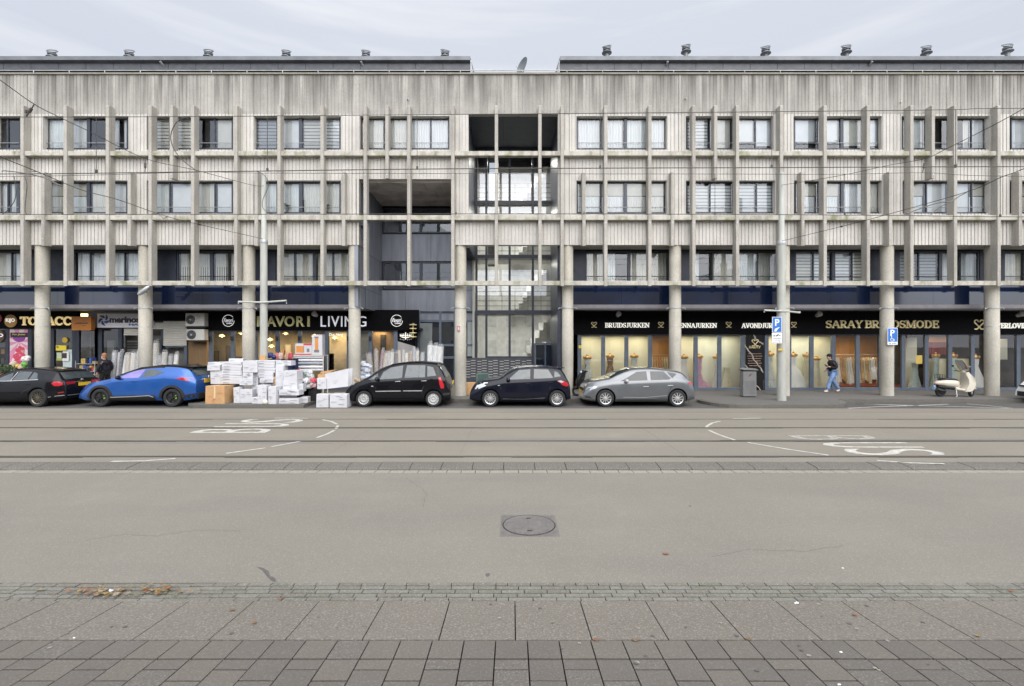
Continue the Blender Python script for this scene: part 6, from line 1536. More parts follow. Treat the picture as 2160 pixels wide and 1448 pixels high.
# ================================================================== CARTONS AND GOODS ON THE PAVEMENT
def U(u): return 420 + u / 4.5
def V(v): return 600 + v / 4.5
def carton(u0, v0, u1, v1, D, dep, mat, label, yaw=0., prints=1, grp='white cartons stacked on the kerb build-out', base=None, tape=False, tilt=0.):
    x0, x1 = X(U(u0), D), X(U(u1), D); zt, zb = Z(V(v0), D), Z(V(v1), D)
    if base is not None: zt += base - zb; zb = base
    w, h = x1 - x0, zt - zb
    q = MB().box(-w / 2, w / 2, 0, dep, 0, h); q.v = [(x + R.uniform(-.009, .009), y + R.uniform(0, .02), z + (R.uniform(-.012, .004) if z > 0 else 0)) for x, y, z in q.v]
    o = q.build('carton', mat, bevel=.007)
    o.location = ((x0 + x1) / 2, D, zb); o.rotation_euler = (0, tilt, yaw)
    tag(o, label, 'carton', grp)
    mb = MB(); pm = PRINT if mat is CARD else PRINTR
    if prints:
        if h > .16:
            for k in range(R.randint(2, 4)):
                px = R.uniform(-w * .38, w * .1); pz = h * R.uniform(.15, .85); mb.box(px, px + w * R.uniform(.12, .3), -.0035 - .0002 * k, .022, pz, pz + .012)
            mb.box(-w * .42, -w * .1, -.005, .022, h * .42, h * .42 + .007); mb.box(w * .06, w * .4, -.005, .022, h * .62, h * .62 + .007)
        else: mb.box(-w * .4, -w * .1, -.0035, .022, h * .3, h * .3 + .014)
        p = mb.build('print', pm); p.parent = o
    if tape:
        t = MB().box(-.03, .03, -.004, -.0005, h * .3, h).box(-.03, .03, -.0045, dep * .6, h + .0005, h + .003).build('tape', M('pack_tape', (.62, .47, .30), .35)); t.parent = o
    elif mat is CARD and h > .2:
        t = MB().box(-w / 2, w / 2, dep / 2 - .03, dep / 2 + .03, h + .0005, h + .002).build('tape', M('white_tape', (.7, .7, .7), .3)); t.parent = o
    return o
S = SWZ
carton(57, 950, 240, 1120, 17.35, .62, CARDB, 'large brown cardboard carton on the ground at the left end of the pile', 0, base=S, tape=True)
carton(82, 738, 240, 765, 18.0, .45, CARD, 'long flat white carton on top at the left end of the pile', .05)
carton(77, 765, 195, 820, 17.9, .4, CARD, 'white carton under the long flat one at the left end', .04)
carton(104, 822, 210, 948, 17.95, .4, CARD, 'tall white carton standing on the brown carton', -.02)
for k, (a, b, v0, v1) in enumerate(((222, 400, 735, 762), (216, 404, 763, 790), (213, 400, 790, 815), (210, 402, 815, 838), (208, 404, 838, 862), (205, 405, 862, 885), (204, 410, 885, 910), (203, 408, 910, 947))):
    carton(a, v0, b, v1, 17.85, .5, CARD, 'flat white carton, ' + ['topmost', 'second', 'third', 'fourth', 'fifth', 'sixth', 'seventh', 'lowest'][k] + ' in the left stack of flat cartons', R.uniform(-.06, .06))
carton(285, 705, 412, 736, 18.3, .3, CARD, 'loose white carton tipped on the left flat stack in front of a column', .15)
carton(325, 945, 380, 1092, 17.6, .4, CARD, 'narrow tall white carton right of the brown carton', .08, base=S)
carton(384, 960, 503, 1088, 17.65, .42, CARD, 'square white carton on the ground in the middle of the left pile', .02, base=S)
carton(380, 905, 505, 959, 17.75, .4, CARD, 'white carton lying on the square ground carton', -.05)
carton(412, 838, 505, 904, 17.8, .4, CARD, 'white carton below the wide one in the pile centre', .03)
carton(412, 725, 550, 838, 17.8, .45, CARD, 'wide white carton at the top of the pile in front of the column', .02)
carton(506, 838, 560, 945, 18.0, .3, CARD, 'white carton between the wide one and the right flat stack', .0)
carton(503, 946, 556, 1040, 17.95, .3, CARD, 'white carton standing behind the small low carton', .0)
carton(500, 1042, 556, 1100, 17.45, .35, CARD, 'small low white carton on the ground left of the two tall ones', .04, base=S)
for k, (a, b, v0, v1) in enumerate(((548, 718, 722, 735), (552, 715, 735, 760), (547, 712, 760, 790), (552, 720, 790, 815), (556, 716, 815, 840), (552, 702, 840, 868), (560, 700, 868, 890))):
    carton(a, v0, b, v1, 17.9, .5, CARD, 'flat white carton, ' + ['topmost', 'second', 'third', 'fourth', 'fifth', 'sixth', 'lowest'][k] + ' in the right stack of flat cartons', R.uniform(-.07, .07))
carton(570, 676, 628, 722, 18.1, .08, CARDB, 'small brown cardboard sheet standing on top behind the tram pole', 0, prints=0)
carton(570, 892, 700, 935, 17.8, .4, CARD, 'white carton directly under the right flat stack', -.03)
carton(600, 936, 700, 1070, 18.05, .3, CARD, 'white carton half hidden behind the two tall ground cartons', 0)
carton(554, 940, 640, 1118, 17.35, .3, CARD, 'tall white carton on the ground left of the white ball', .0, base=S)
carton(652, 957, 730, 1124, 17.3, .4, CARD, 'tall white carton on the ground right of the white ball', .0, base=S)
carton(698, 878, 745, 958, 17.9, .3, CARDB, 'small brown carton wedged between white ones right of centre', .0, prints=0)
carton(722, 770, 798, 975, 17.85, .4, CARD, 'tall upright white carton in the right half of the pile', .0)
carton(727, 728, 870, 772, 17.95, .4, CARD, 'white carton across the top at the right of the pile', .03)
carton(722, 975, 800, 1010, 17.85, .4, CARD, 'white carton under the tall upright one', 0)
carton(798, 820, 930, 910, 17.65, .45, CARD, 'upper of two equal white cartons at the right end of the pile', -.02)
carton(796, 911, 930, 1000, 17.65, .45, CARD, 'lower of two equal white cartons at the right end of the pile', .01)
carton(752, 1003, 945, 1055, 17.4, .4, CARD, 'long white carton, upper of two long ones by the ground', -.06)
carton(750, 1056, 948, 1108, 17.38, .4, CARD, 'long white carton on the ground, lower of two long ones', -.06, base=S)
carton(930, 948, 985, 1020, 17.8, .3, CARD, 'small white carton beside the long ones', .02)
carton(960, 1022, 1028, 1078, 17.65, .3, CARD, 'small white carton on the ground at the right end', .04, base=S)
g2 = 'white cartons left of the black tall car'
carton(1112, 998, 1228, 1125, 17.25, .42, CARD, 'white carton on the ground right of the bagged goods, left of two', .03, grp=g2, base=0.0)
carton(1236, 1000, 1400, 1130, 17.2, .5, CARD, 'white carton on the ground touching the black tall car\'s nose', -.03, grp=g2, base=0.0)
carton(1118, 890, 1200, 996, 17.4, .4, CARD, 'white carton standing under the slanted open carton', .02, grp=g2)
t = thing('open_carton', 'big white carton with open brown flaps tilted on other cartons', 'carton', PT(U(1300), V(995), 17.5), g2)
D = 17.5
fr = [(X(U(1197), D), Z(V(850), D)), (X(U(1208), D), Z(V(994), D)), (X(U(1415), D), Z(V(970), D)), (X(U(1420), D), Z(V(800), D))]
MB().prism([fr[1], fr[2], fr[3], fr[0]], D, D + .03).build('side_wall', CARD, t); MB().prism([fr[1], fr[2], fr[3], fr[0]], D + .42, D + .45).build('side_wall', CARD, t)
MB().prism([(fr[1][0], fr[1][1] + .001), (fr[2][0], fr[2][1] + .001), (fr[2][0], fr[2][1] + .03), (fr[1][0], fr[1][1] + .03)], D + .031, D + .419).build('bottom', CARD, t)
MB().prism([(fr[0][0] - .36, fr[0][1] - .02), (fr[0][0], fr[0][1]), (fr[0][0] + .28, fr[0][1] + .14), (fr[0][0] - .30, fr[0][1] + .06)], D + .36, D + .375).build('flap', CARDB, t)
MB().prism([(fr[0][0] - .36, fr[0][1] - .17), (fr[0][0] - .02, fr[0][1] - .17), (fr[0][0] - .01, fr[0][1] - .01), (fr[0][0] - .36, fr[0][1] - .03)], D + .2, D + .215).build('flap', CARDB, t)
mb = MB()
for k in range(3): mb.box(X(U(1275), D), X(U(1318 - k * 8), D), D - .003, D, Z(V(915 + k * 14), D) - .012, Z(V(915 + k * 14), D))
mb.build('print', PRINT, t)
# white ball of packing
mb = MB()
for k in range(6): mb.blob((X(U(630), 17.25) + R.uniform(-.03, .03), 17.25 + R.uniform(-.02, .03), S + .08 + R.uniform(-.02, .03)), R.uniform(.06, .085), jit=.2)
tag(mb.build('packing_ball', M('cream_packing', (.68, .66, .55), .9, var=.1), smooth=True, loc=(X(U(630), 17.25), 17.25, S)), 'crumpled cream packing ball on the ground before the cartons', 'litter')
# bagged plush goods
BAGC = [M('plush_' + n, c, .8, var=.35, scale=25) for n, c in (('grey', (.36, .38, .38)), ('teal', (.2, .3, .31)), ('white', (.6, .6, .6)), ('maroon', (.32, .03, .08)), ('red', (.5, .05, .08)), ('pink', (.5, .32, .33)), ('navy', (.05, .06, .12)))]
lab = ['grey', 'teal', 'white', 'maroon', 'red', 'pink', 'navy']
for i, (u, v, r, m) in enumerate(((960, 822, .11, 3), (1000, 845, .2, 0), (985, 870, .17, 1), (1040, 850, .15, 2), (1065, 880, .14, 0), (965, 905, .13, 5), (1015, 920, .15, 2), (1060, 930, .16, 0), (1090, 915, .12, 4), (1080, 960, .13, 5), (990, 960, .13, 6), (1040, 975, .12, 0), (1000, 985, .11, 2))):
    D = 18.5 - .03 * i; c = PT(U(u), V(v), D); mb = MB()
    for k in range(5): mb.blob(c + Vector((R.uniform(-r, r) * .6, R.uniform(-.06, .06), R.uniform(-r, r) * .4)), (r * R.uniform(.5, .85), r * .6, r * R.uniform(.4, .7)), jit=.25)
    tag(mb.build('bagged_bundle', BAGC[m], smooth=True, loc=tuple(c)), lab[m] + ' bundle in the heap of bagged goods, ' + ['at the top left', 'upper middle', 'left of middle', 'top right', 'right of middle', 'left edge', 'pale centre', 'right centre', 'right edge', 'lower right', 'lower left', 'bottom middle', 'bottom left'][i], 'bundle', 'heap of bagged goods between the carton piles')
for i, (u, v) in enumerate(((1000, 1000), (1075, 1000))):
    D = 18.4; x = X(U(u), D); t = MB().box(x - .25, x + .2, D - .1, D + .35, S, Z(V(955), D)); tag(t.build('black_crate', BLKPL, loc=(x, D, S), bevel=.01), ('left' if i == 0 else 'right') + ' black crate under the heap of bagged goods', 'crate')
# film roll stand with heater cartons on top
D = 20.6
rk = thing('film_roll_stand', 'metal stand of silver plastic film rolls in front of the home shop', 'stand', (X(U(1030), D), D, S))
a, b = X(U(890), D), X(U(1178), D); mb = MB()
for x in (a, b):
    for y in (D, D + .5): mb.box(x - .02, x + .02, y - .02, y + .02, S, Z(V(672), D))
mb.box(a, b, D - .02, D + .52, Z(V(682), D), Z(V(672), D)); mb.build('frame', M('stand_cream', (.55, .53, .46), .5), rk)
for k, v in enumerate((695, 722, 752, 785, 815)):
    z = Z(V(v), D); mb = MB().lathe([(.02, a + .02), (.055, a + .03), (.06, b - .03), (.02, b - .02)], (0, D + .05 + .03 * (k % 2), z), 14, 'x'); mb.build('film_roll', M('film_' + ('silver', 'white', 'blue_grey', 'white', 'silver')[k], ((.5, .5, .52), (.72, .72, .75), (.3, .33, .38), (.72, .72, .75), (.5, .5, .52))[k], .25, var=.3, scale=9, stretch=(1, 12, 12)), rk, smooth=True)
HO = M('heater_orange', (.62, .25, .06), .5, var=.1); HR = M('carton_red', (.55, .04, .05), .5); HG = M('heater_grey', (.17, .165, .17), .5)
def heater(u0, v0, u1, v1, lbl, tall):
    x0, x1, zt, zb = X(U(u0), D), X(U(u1), D), Z(V(v0), D), Z(V(v1), D); w, h = x1 - x0, zt - zb
    o = MB().box(x0, x1, D + .05, D + .35, zb, zt).build('heater_carton', CARD, loc=((x0 + x1) / 2, D + .05, zb)); tag(o, lbl, 'carton')
    if tall:
        MB().box(x0 + w * .28, x0 + w * .6, D + .044, D + .05, zb + h * .25, zb + h * .82).build('picture', HO, o); MB().box(x0 + w * .25, x0 + w * .63, D + .042, D + .05, zb + h * .82, zb + h * .9).build('picture', HG, o); MB().box(x0 + w * .2, x0 + w * .68, D + .042, D + .05, zb + h * .12, zb + h * .25).build('picture', HG, o)
    else:
        MB().box(x0 + w * .06, x0 + w * .5, D + .042, D + .05, zb + h * .2, zb + h * .78).build('picture', HO, o); MB().box(x0 + w * .5, x0 + w * .53, D + .041, D + .05, zb + h * .2, zb + h * .78).build('picture', HG, o)
        MB().box(x0 + w * .5, x1 - .01, D + .043, D + .05, zt - h * .16, zt - .005).build('picture', HR, o); MB().box(x0 + .005, x1 - .01, D + .043, D + .05, zb + .005, zb + h * .09).build('picture', HR, o); MB().box(x0 + w * .7, x0 + w * .85, D + .043, D + .05, zb + h * .25, zb + h * .55).build('picture', HG, o)
heater(908, 562, 1065, 670, 'white and red carton with an orange heater picture on the film stand', False)
heater(1068, 478, 1165, 670, 'tall pale carton with a tower heater picture on the film stand', True)
# bundle of slippers on a black table
D = 20.2; tb = MB().box(X(U(655), D), X(U(900), D), D, D + .6, S, Z(V(712), D)); tag(tb.build('goods_table', M('dark_blue_cloth', (.012, .02, .06), .8, var=.3), loc=(X(U(780), D), D, S)), 'dark blue draped table behind the cartons left of the film stand', 'table')
for i, (u, c) in enumerate(((742, (.55, .2, .17)), (775, (.62, .45, .4)), (832, (.5, .3, .22)), (870, (.5, .08, .1)))):
    c0 = PT(U(u), V(685), D - .05); mb = MB()
    for k in range(3): mb.blob(c0 + Vector((-.05 + k * .05, 0, R.uniform(-.02, .02))), (.035, .06, .15), jit=.12)
    tag(mb.build('gloves_bundle', M('bundle_' + ('salmon', 'pink', 'brown', 'crimson')[i], c, .9, var=.3, scale=22), smooth=True, loc=tuple(c0)), ('salmon', 'pale pink', 'brown', 'crimson')[i] + ' bundle of slippers on the dark blue table', 'slippers', 'bundles of slippers')
for i, (u, v) in enumerate(((690, 680), (895, 760))):
    c0 = PT(U(u), V(v), D - .1); mb = MB()
    for k in range(4): mb.blob(c0 + Vector((R.uniform(-.1, .1), 0, R.uniform(-.08, .08))), (.11, .08, .1), jit=.2)
    tag(mb.build('blue_bag', M('navy_bag', (.02, .03, .12), .5, var=.4, scale=12), smooth=True, loc=tuple(c0)), ('dark blue bag at the left end of the slippers table' if i == 0 else 'dark blue bag hanging beside the film rolls'), 'bag')
# rolled rugs
RC = {n: M('rug_' + n, c, .75, var=.16, scale=14, stretch=(1, 1, .3)) for n, c in (('beige', (.46, .41, .34)), ('taupe', (.29, .25, .21)), ('grey', (.40, .40, .41)), ('plum', (.28, .15, .17)), ('cream', (.58, .55, .48)), ('white', (.72, .72, .70)), ('brown', (.34, .24, .15)), ('dark', (.07, .07, .08)))}
PLAST = M('clear_wrap', (.66, .67, .69), .18, var=.1, scale=20, alpha=.22)
def rug(px, pyt, D, col, r, lean, label, grp, leany=.15, wrap=True):
    pyt += R.uniform(-4, 5); lean += R.uniform(-.03, .03); x = X(px, D); zt = Z(pyt, D); h = zt - S
    t = thing('rolled_rug', label, 'rug', (x, D, S), grp)
    top = Vector((x + lean * h, D + leany * h * .6, zt)); bot = Vector((x, D, S)); ax = (top - bot)
    pts = [bot + ax * f for f in (0, .25, .5, .75, 1)]
    MB().tube(pts, [r * .98, r, r * .97, r, r * .99], 14).build('roll', RC[col], t, smooth=True)
    sp = []; n = 22; e1 = ax.orthogonal().normalized(); e2 = ax.normalized().cross(e1)
    for k in range(n): a = k * .75; q = r * (.12 + .8 * k / n); sp.append(top + ax.normalized() * .003 + e1 * q * math.cos(a) + e2 * q * math.sin(a))
    MB().tube(sp, .007, 4).build('edge_spiral', RC['taupe'], t)
    if wrap:
        if R.random() < .25: return
        mb = MB(); m = 12; vs = []
        for i, f in enumerate((.0, .3, .6, .9, 1.0, 1.05)):
            for k in range(m):
                a = 2 * PI * k / m; q = r * (1.10 if i < 4 else (1.05, .7)[i - 4]) * R.uniform(.95, 1.12); vs.append(bot + ax * (f + (R.uniform(-.02, .05) if i == 5 else 0)) + (e1 * math.cos(a) + e2 * math.sin(a)) * q)
        mb.add(vs, [[i * m + k, i * m + (k + 1) % m, (i + 1) * m + (k + 1) % m, (i + 1) * m + k] for i in range(5) for k in range(m)]); mb.build('plastic_wrap', PLAST, t)
gA = 'rolled rugs outside the rug shop'
for px, py, col, r, ln, lab in ((236, 742, 'grey', .10, .0, 'grey rolled rug just right of the man in black'), (246, 743, 'grey', .09, .0, 'second grey rolled rug right of the man in black'), (256, 746, 'white', .10, .1, 'pale leaning rolled rug in plastic left of the rug shop column'),
        (268, 745, 'beige', .12, -.03, 'beige rolled rug in the middle left of the rug shop column'), (278, 743, 'cream', .13, .0, 'thick cream rolled rug close to the rug shop column'), (286, 741, 'grey', .10, .0, 'grey rolled rug half behind the rug shop column, left side'), (250, 741, 'dark', .08, .0, 'dark rolled rug between the pale ones'),
        (327, 728, 'cream', .11, -.02, 'tallest cream rolled rug right of the rug shop column'), (334, 747, 'grey', .10, 0, 'grey wrapped rolled rug right of the tallest cream one'), (343, 745, 'cream', .11, 0, 'cream wrapped rolled rug in front of the half lowered shutter'), (354, 748, 'grey', .09, 0, 'silver wrapped rolled rug below the shutter'), (365, 744, 'white', .09, .03, 'white wrapped rolled rug at the shutter door frame')):
    rug(px, py, 21.3, col, r, ln, lab, gA)
gB = 'rolled rugs outside the home shop'
for px, py, col, r, ln, lab in ((786, 745, 'taupe', .14, -.12, 'taupe rolled rug leaning left right of the last home shop column'), (795, 742, 'taupe', .10, -.03, 'dark taupe rolled rug in the leaning fan'), (799, 743, 'plum', .08, .09, 'plum striped rolled rug leaning right'), (806, 742, 'beige', .13, .12, 'beige rolled rug leaning right in the fan'),
        (817, 742, 'grey', .09, 0, 'grey wrapped rug left of the chandelier graphic'), (825, 740, 'cream', .10, .02, 'cream wrapped rug below the wall lamp'), (834, 744, 'dark', .10, 0, 'dark patterned rug, shortest before the chandelier graphic'),
        (843, 743, 'beige', .09, -.04, 'beige wrapped rug leaning left before the chandelier graphic'), (850, 741, 'grey', .08, -.03, 'thin grey wrapped rug before the chandelier graphic'), (857, 743, 'cream', .08, 0, 'cream wrapped rug in the middle before the chandelier graphic'), (865, 742, 'brown', .09, .03, 'brown wrapped rug before the chandelier graphic'),
        (873, 741, 'grey', .08, .0, 'grey wrapped rug under the round brass lamps'), (881, 743, 'cream', .08, -.03, 'cream wrapped rug right of the round brass lamps'), (889, 744, 'grey', .10, .02, 'mottled grey wrapped rug beside the white ones'),):
    rug(px, py, 21.4, col, r, ln, lab, gB)
for px, py, w, lab in ((906, 732, .13, 'first white wrapped rug from the left of the three tall white ones'), (914, 731, .13, 'second white wrapped rug of the three tall white ones'), (924, 733, .15, 'right white wrapped rug of the three tall white ones')):
    rug(px, py, 21.2, 'white', w, .02, lab, gB)
D = 21.0; c = PT(769, 800, D)
mb = MB()
for k in range(14): mb.blob((c.x + R.uniform(-.14, .14), D + R.uniform(-.1, .1), S + .15 + k * .09), (R.uniform(.14, .22), .2, .12), jit=.3)
tag(mb.build('bag_of_bedding', M('bedding_plastic', (.62, .66, .74), .25, var=.25, scale=10), smooth=True, loc=(c.x, D, S)), 'bulging clear plastic bag of white bedding beside the last home shop column', 'bag')
c = PT(758, 806, 18.6); mb = MB()
for k in range(26):
    a = R.uniform(0, 6.28); mb.tube([c + Vector((0, 0, -.25)), c + Vector((.08 * math.cos(a), .08 * math.sin(a), 0)), c + Vector((.22 * math.cos(a), .18 * math.sin(a), R.uniform(.02, .16)))], .012, 4)
tag(mb.build('straw_bundle', M('straw', (.48, .36, .24), .9, var=.2), loc=tuple(c)), 'bundle of straw coloured stems behind the black tall car\'s bonnet', 'bundle')
for i, (px, lab) in enumerate(((985, 'brown carton half hidden by the small black hatchback\'s bonnet'),)):
    D = 20.4; x = X(px, D); tag(MB().box(x - .12, x + .4, D, D + .4, S, Z(808, D)).build('carton', CARDB, loc=(x, D, S), bevel=.006), lab, 'carton')
D = 20.8; t = thing('waiting_chair', 'green backed metal chair behind the small black hatchback', 'chair', (X(1018, D), D, S))
mb = MB(); x0, x1 = X(1006, D), X(1031, D)
mb.tube([(x0, D, S), (x0, D, Z(790, D)), (x0 + .04, D, Z(788, D)), (x1 - .04, D, Z(788, D)), (x1, D, Z(790, D)), (x1, D, S)], .018, 6)
mb.tube([(x0, D + .4, S), (x0, D + .4, .55), (x0, D, .55)], .018, 6).tube([(x1, D + .4, S), (x1, D + .4, .55), (x1, D, .55)], .018, 6); mb.build('frame', M('chair_green_metal', (.18, .24, .20), .5), t)
MB().box(x0 + .03, x1 - .03, D - .01, D + .02, Z(806, D), Z(790, D)).build('backrest', M('chair_green', (.05, .10, .09), .4), t); MB().box(x0, x1, D, D + .4, .55, .58).build('seat', M('chair_green'), t)
# motorbike parts heap behind the blue car
D = 19.6; c = PT(425, 775, D); mb = MB()
for k in range(26): mb.blob(c + Vector((R.uniform(-.3, .3), R.uniform(-.1, .1), R.uniform(-.35, .12))), R.uniform(.04, .1), R.choice((0, 0, 1)), jit=.3)
tag(mb.build('bagged_bundle', [M('dark_bag', (.03, .03, .035), .25, var=.6, scale=20), BAGC[2]], loc=tuple(c)), 'black and white plastic bundle between the blue crossover and the cartons', 'bundle')
# ================================================================== PEOPLE
def skin(name, verts, edges, radii, mat, parent, sub=2, root=0):
    me = bpy.data.meshes.new(name); me.from_pydata(verts, edges, []); ob = bpy.data.objects.new(name, me); COL.objects.link(ob)
    sk = ob.modifiers.new('skin', 'SKIN'); sk.use_smooth_shade = True; sk.branch_smoothing = .4
    for i, r in enumerate(radii):
        d = me.skin_vertices[0].data[i]; d.radius = r if isinstance(r, tuple) else (r, r); d.use_root = (i == root)
    sb = ob.modifiers.new('sub', 'SUBSURF'); sb.levels = sb.render_levels = sub
    dg = bpy.context.evaluated_depsgraph_get(); m2 = bpy.data.meshes.new_from_object(ob.evaluated_get(dg))
    bpy.data.objects.remove(ob)
    m2.materials.clear(); m2.materials.append(mat); m2.polygons.foreach_set('use_smooth', [True] * len(m2.polygons))
    o = bpy.data.objects.new(name, m2); COL.objects.link(o); o.parent = parent; return o
SKIN = M('skin', (.50, .30, .22), .55, var=.08, scale=20)
class Fig:
    def __init__(s): s.v = []; s.e = []; s.r = []; s.n = {}
    def add(s, k, p, r, par=None):
        s.n[k] = len(s.v); s.v.append(p); s.r.append(r)
        if par is not None: s.e.append((s.n[par], s.n[k]))
def person(px, D, zb, label, P, hair, jacket, legs, shoes, cap=None, phone=False, mask=None):
    t = thing('person', label, 'person', (X(px, D), D, zb))
    J_ = {k: (-f, s_, z) for k, (f, s_, z) in P.items()}
    b = Fig()
    b.add('pelvis', J_['pelvis'], .12); b.add('waist', J_['waist'], .115, 'pelvis'); b.add('chest', J_['chest'], .105, 'waist'); b.add('neck', J_['neck'], .055, 'chest')
    b.add('jaw', J_['jaw'], .068, 'neck'); b.add('face', J_['face'], (.092, .080), 'jaw'); b.add('crown', J_['crown'], .075, 'face'); b.add('nose', J_['nose'], .016, 'face')
    for sd in 'lr':
        b.add('sh' + sd, J_['sh' + sd], .06, 'chest'); b.add('el' + sd, J_['el' + sd], .042, 'sh' + sd); b.add('wr' + sd, J_['wr' + sd], .03, 'el' + sd)
        w = Vector(J_['wr' + sd]); d = (w - Vector(J_['el' + sd])).normalized(); q = d.cross(Vector((0, 1, 0))).normalized() if abs(d.y) < .9 else Vector((1, 0, 0)); y = d.cross(q)
        b.add('pa' + sd, tuple(w + d * .07), (.036, .022), 'wr' + sd)
        for f in range(4):
            u = (f - 1.5) * .019; l = (.062, .074, .070, .054)[f]; p0 = w + d * .10 + y * u
            b.add('f%d%s' % (f, sd), tuple(p0), .009, 'pa' + sd); b.add('g%d%s' % (f, sd), tuple(p0 + d * l * .5 + q * .012), .0085, 'f%d%s' % (f, sd)); b.add('h%d%s' % (f, sd), tuple(p0 + d * l * .85 + q * .035), .0075, 'g%d%s' % (f, sd))
        b.add('t0' + sd, tuple(w + d * .055 + y * .04), .010, 'pa' + sd); b.add('t1' + sd, tuple(w + d * .095 + y * .055 + q * .015), .009, 't0' + sd)
        b.add('hp' + sd, J_['hp' + sd], .095, 'pelvis'); b.add('kn' + sd, J_['kn' + sd], .058, 'hp' + sd); b.add('an' + sd, J_['an' + sd], .040, 'kn' + sd); b.add('to' + sd, J_['to' + sd], .035, 'an' + sd)
    skin('body', b.v, b.e, b.r, SKIN, t)
    j = Fig(); j.add('hem', tuple(Vector(J_['pelvis']) + Vector((0, 0, -.02))), (.165, .19)); j.add('waist', J_['waist'], (.16, .185), 'hem'); j.add('chest', J_['chest'], (.165, .20), 'waist'); j.add('collar', tuple(Vector(J_['neck']) * .78 + Vector(J_['chest']) * .22), .082, 'chest')
    for sd in 'lr':
        j.add('sh' + sd, J_['sh' + sd], .092, 'chest'); j.add('el' + sd, J_['el' + sd], .075, 'sh' + sd); j.add('wr' + sd, tuple(Vector(J_['wr' + sd]) * .9 + Vector(J_['el' + sd]) * .1), .055, 'el' + sd)
    skin('jacket', j.v, j.e, j.r, jacket, t)
    nk = Vector(J_['neck']); MB().blob(tuple(Vector(J_['chest']) + Vector((0, 0, .03))), (.165, .205, .13), jit=0, seg=16, rings=10).blob(tuple(nk + (Vector(J_['chest']) - nk) * .32), (.098, .125, .068), jit=0, seg=14, rings=8).build('collar', jacket, None, smooth=True).parent = t
    k = Fig(); k.add('pelvis', tuple(Vector(J_['pelvis']) + Vector((0, 0, -.03))), (.13, .16))
    for sd in 'lr':
        k.add('hp' + sd, J_['hp' + sd], .115, 'pelvis'); k.add('mid' + sd, tuple((Vector(J_['hp' + sd]) + Vector(J_['kn' + sd])) / 2), .10, 'hp' + sd); k.add('kn' + sd, J_['kn' + sd], .085, 'mid' + sd); k.add('an' + sd, tuple(Vector(J_['an' + sd]) + Vector((0, 0, .01))), .082, 'kn' + sd)
    skin('trousers', k.v, k.e, k.r, legs, t)
    for sd in 'lr':
        a = Vector(J_['an' + sd]); to = Vector(J_['to' + sd]); m = Fig(); m.add('heel', tuple(a + (a - to) * .25 + Vector((0, 0, -.04))), .045); m.add('mid', tuple((a + to) / 2 + Vector((0, 0, -.03))), (.045, .042), 'heel'); m.add('toe', tuple(to), (.042, .03), 'mid'); skin('shoe', m.v, m.e, m.r, shoes, t)
    f, c = Vector(J_['face']), Vector(J_['crown']); fw = (Vector(J_['nose']) - f); fw.z = 0; fw.normalize()
    mb = MB().blob(tuple((f + c) / 2 - fw * .022 + Vector((0, 0, .03))), (.108, .092, .10), jit=.04, seg=14, rings=10); mb.blob(tuple(f - fw * .055), (.06, .082, .085), jit=.05, seg=12, rings=8)
    mb.build('hair', hair, None, smooth=True).parent = t
    for s_ in (-1, 1):
        MB().blob(tuple(f + fw * .078 + Vector((0, s_ * .032, .012))), (.012, .014, .009), jit=0).build('eye', M('eye_dark', (.03, .02, .02), .3), None).parent = t
        MB().blob(tuple(f + Vector((0, s_ * .084, -.005)) - fw * .01), (.02, .012, .032), jit=0).build('ear', SKIN, None, smooth=True).parent = t
    MB().blob(tuple(Vector(J_['jaw']) + fw * .064 + Vector((0, 0, .02))), (.010, .024, .007), jit=0).build('mouth', M('lip', (.35, .13, .11), .5), None).parent = t
    if cap:
        mb = MB().blob(tuple((f + c) / 2 + Vector((0, 0, .045)) - fw * .01), (.115, .10, .085), jit=0, seg=14, rings=10)
        o_ = (f + c) / 2 + fw * .10 + Vector((0, 0, .03)); mb.blob(tuple(o_), (.08, .075, .012), jit=0, seg=12, rings=6); mb.build('cap', cap, None, smooth=True).parent = t
    if mask: 
        MB().blob(tuple(Vector(J_['jaw']) + fw * .03 + Vector((0, 0, .005))), (.05, .062, .05), jit=0, seg=12, rings=8).build('face_mask', mask, None, smooth=True).parent = t
    return t, J_
BJ = M('black_jacket', (.008, .008, .010), .8, var=.3, scale=14, bump=.5, bscale=9); NJ = M('dark_navy_coat', (.008, .009, .018), .8, var=.3, scale=10, bump=.4, bscale=7)
JEAN = M('blue_jeans', (.17, .27, .47), .85, var=.28, scale=7); DTR = M('dark_trousers', (.010, .010, .011), .9, var=.2); SHW = M('white_trainers', (.68, .67, .66), .6); SHB = M('black_shoes', (.01, .01, .01), .5)
# walking, head bowed over a phone
PW = dict(pelvis=(0, 0, .92), waist=(.01, 0, 1.08), chest=(.03, 0, 1.30), neck=(.09, 0, 1.46), jaw=(.17, 0, 1.515), face=(.16, 0, 1.58), crown=(.13, 0, 1.665), nose=(.265, 0, 1.555),
    shl=(.03, .19, 1.37), ell=(-.06, .25, 1.12), wrl=(.16, .20, .99), shr=(.03, -.19, 1.37), elr=(-.02, -.26, 1.10), wrr=(.25, -.17, 1.16),
    hpl=(.0, .09, .88), knl=(-.10, .10, .50), anl=(-.36, .10, .12), tol=(-.22, .10, .04), hpr=(.0, -.09, .88), knr=(.18, -.09, .50), anr=(.30, -.09, .10), tor=(.46, -.10, .05))
D = 21.5
t, j = person(1756, D, SWZ, 'person walking left in a black jacket and blue jeans looking down at a phone', PW, M('dark_hair', (.02, .015, .012), .7), BJ, JEAN, SHW, cap=M('black_cap', (.01, .01, .012), .8))
w = Vector(j['wrr']); ph = MB().box(-.012, .012, -.037, .037, -.07, .07); ph.tf(Matrix.Translation(w + Vector((-.145, .01, .055))) @ Matrix.Rotation(math.radians(-48), 4, 'Y'))
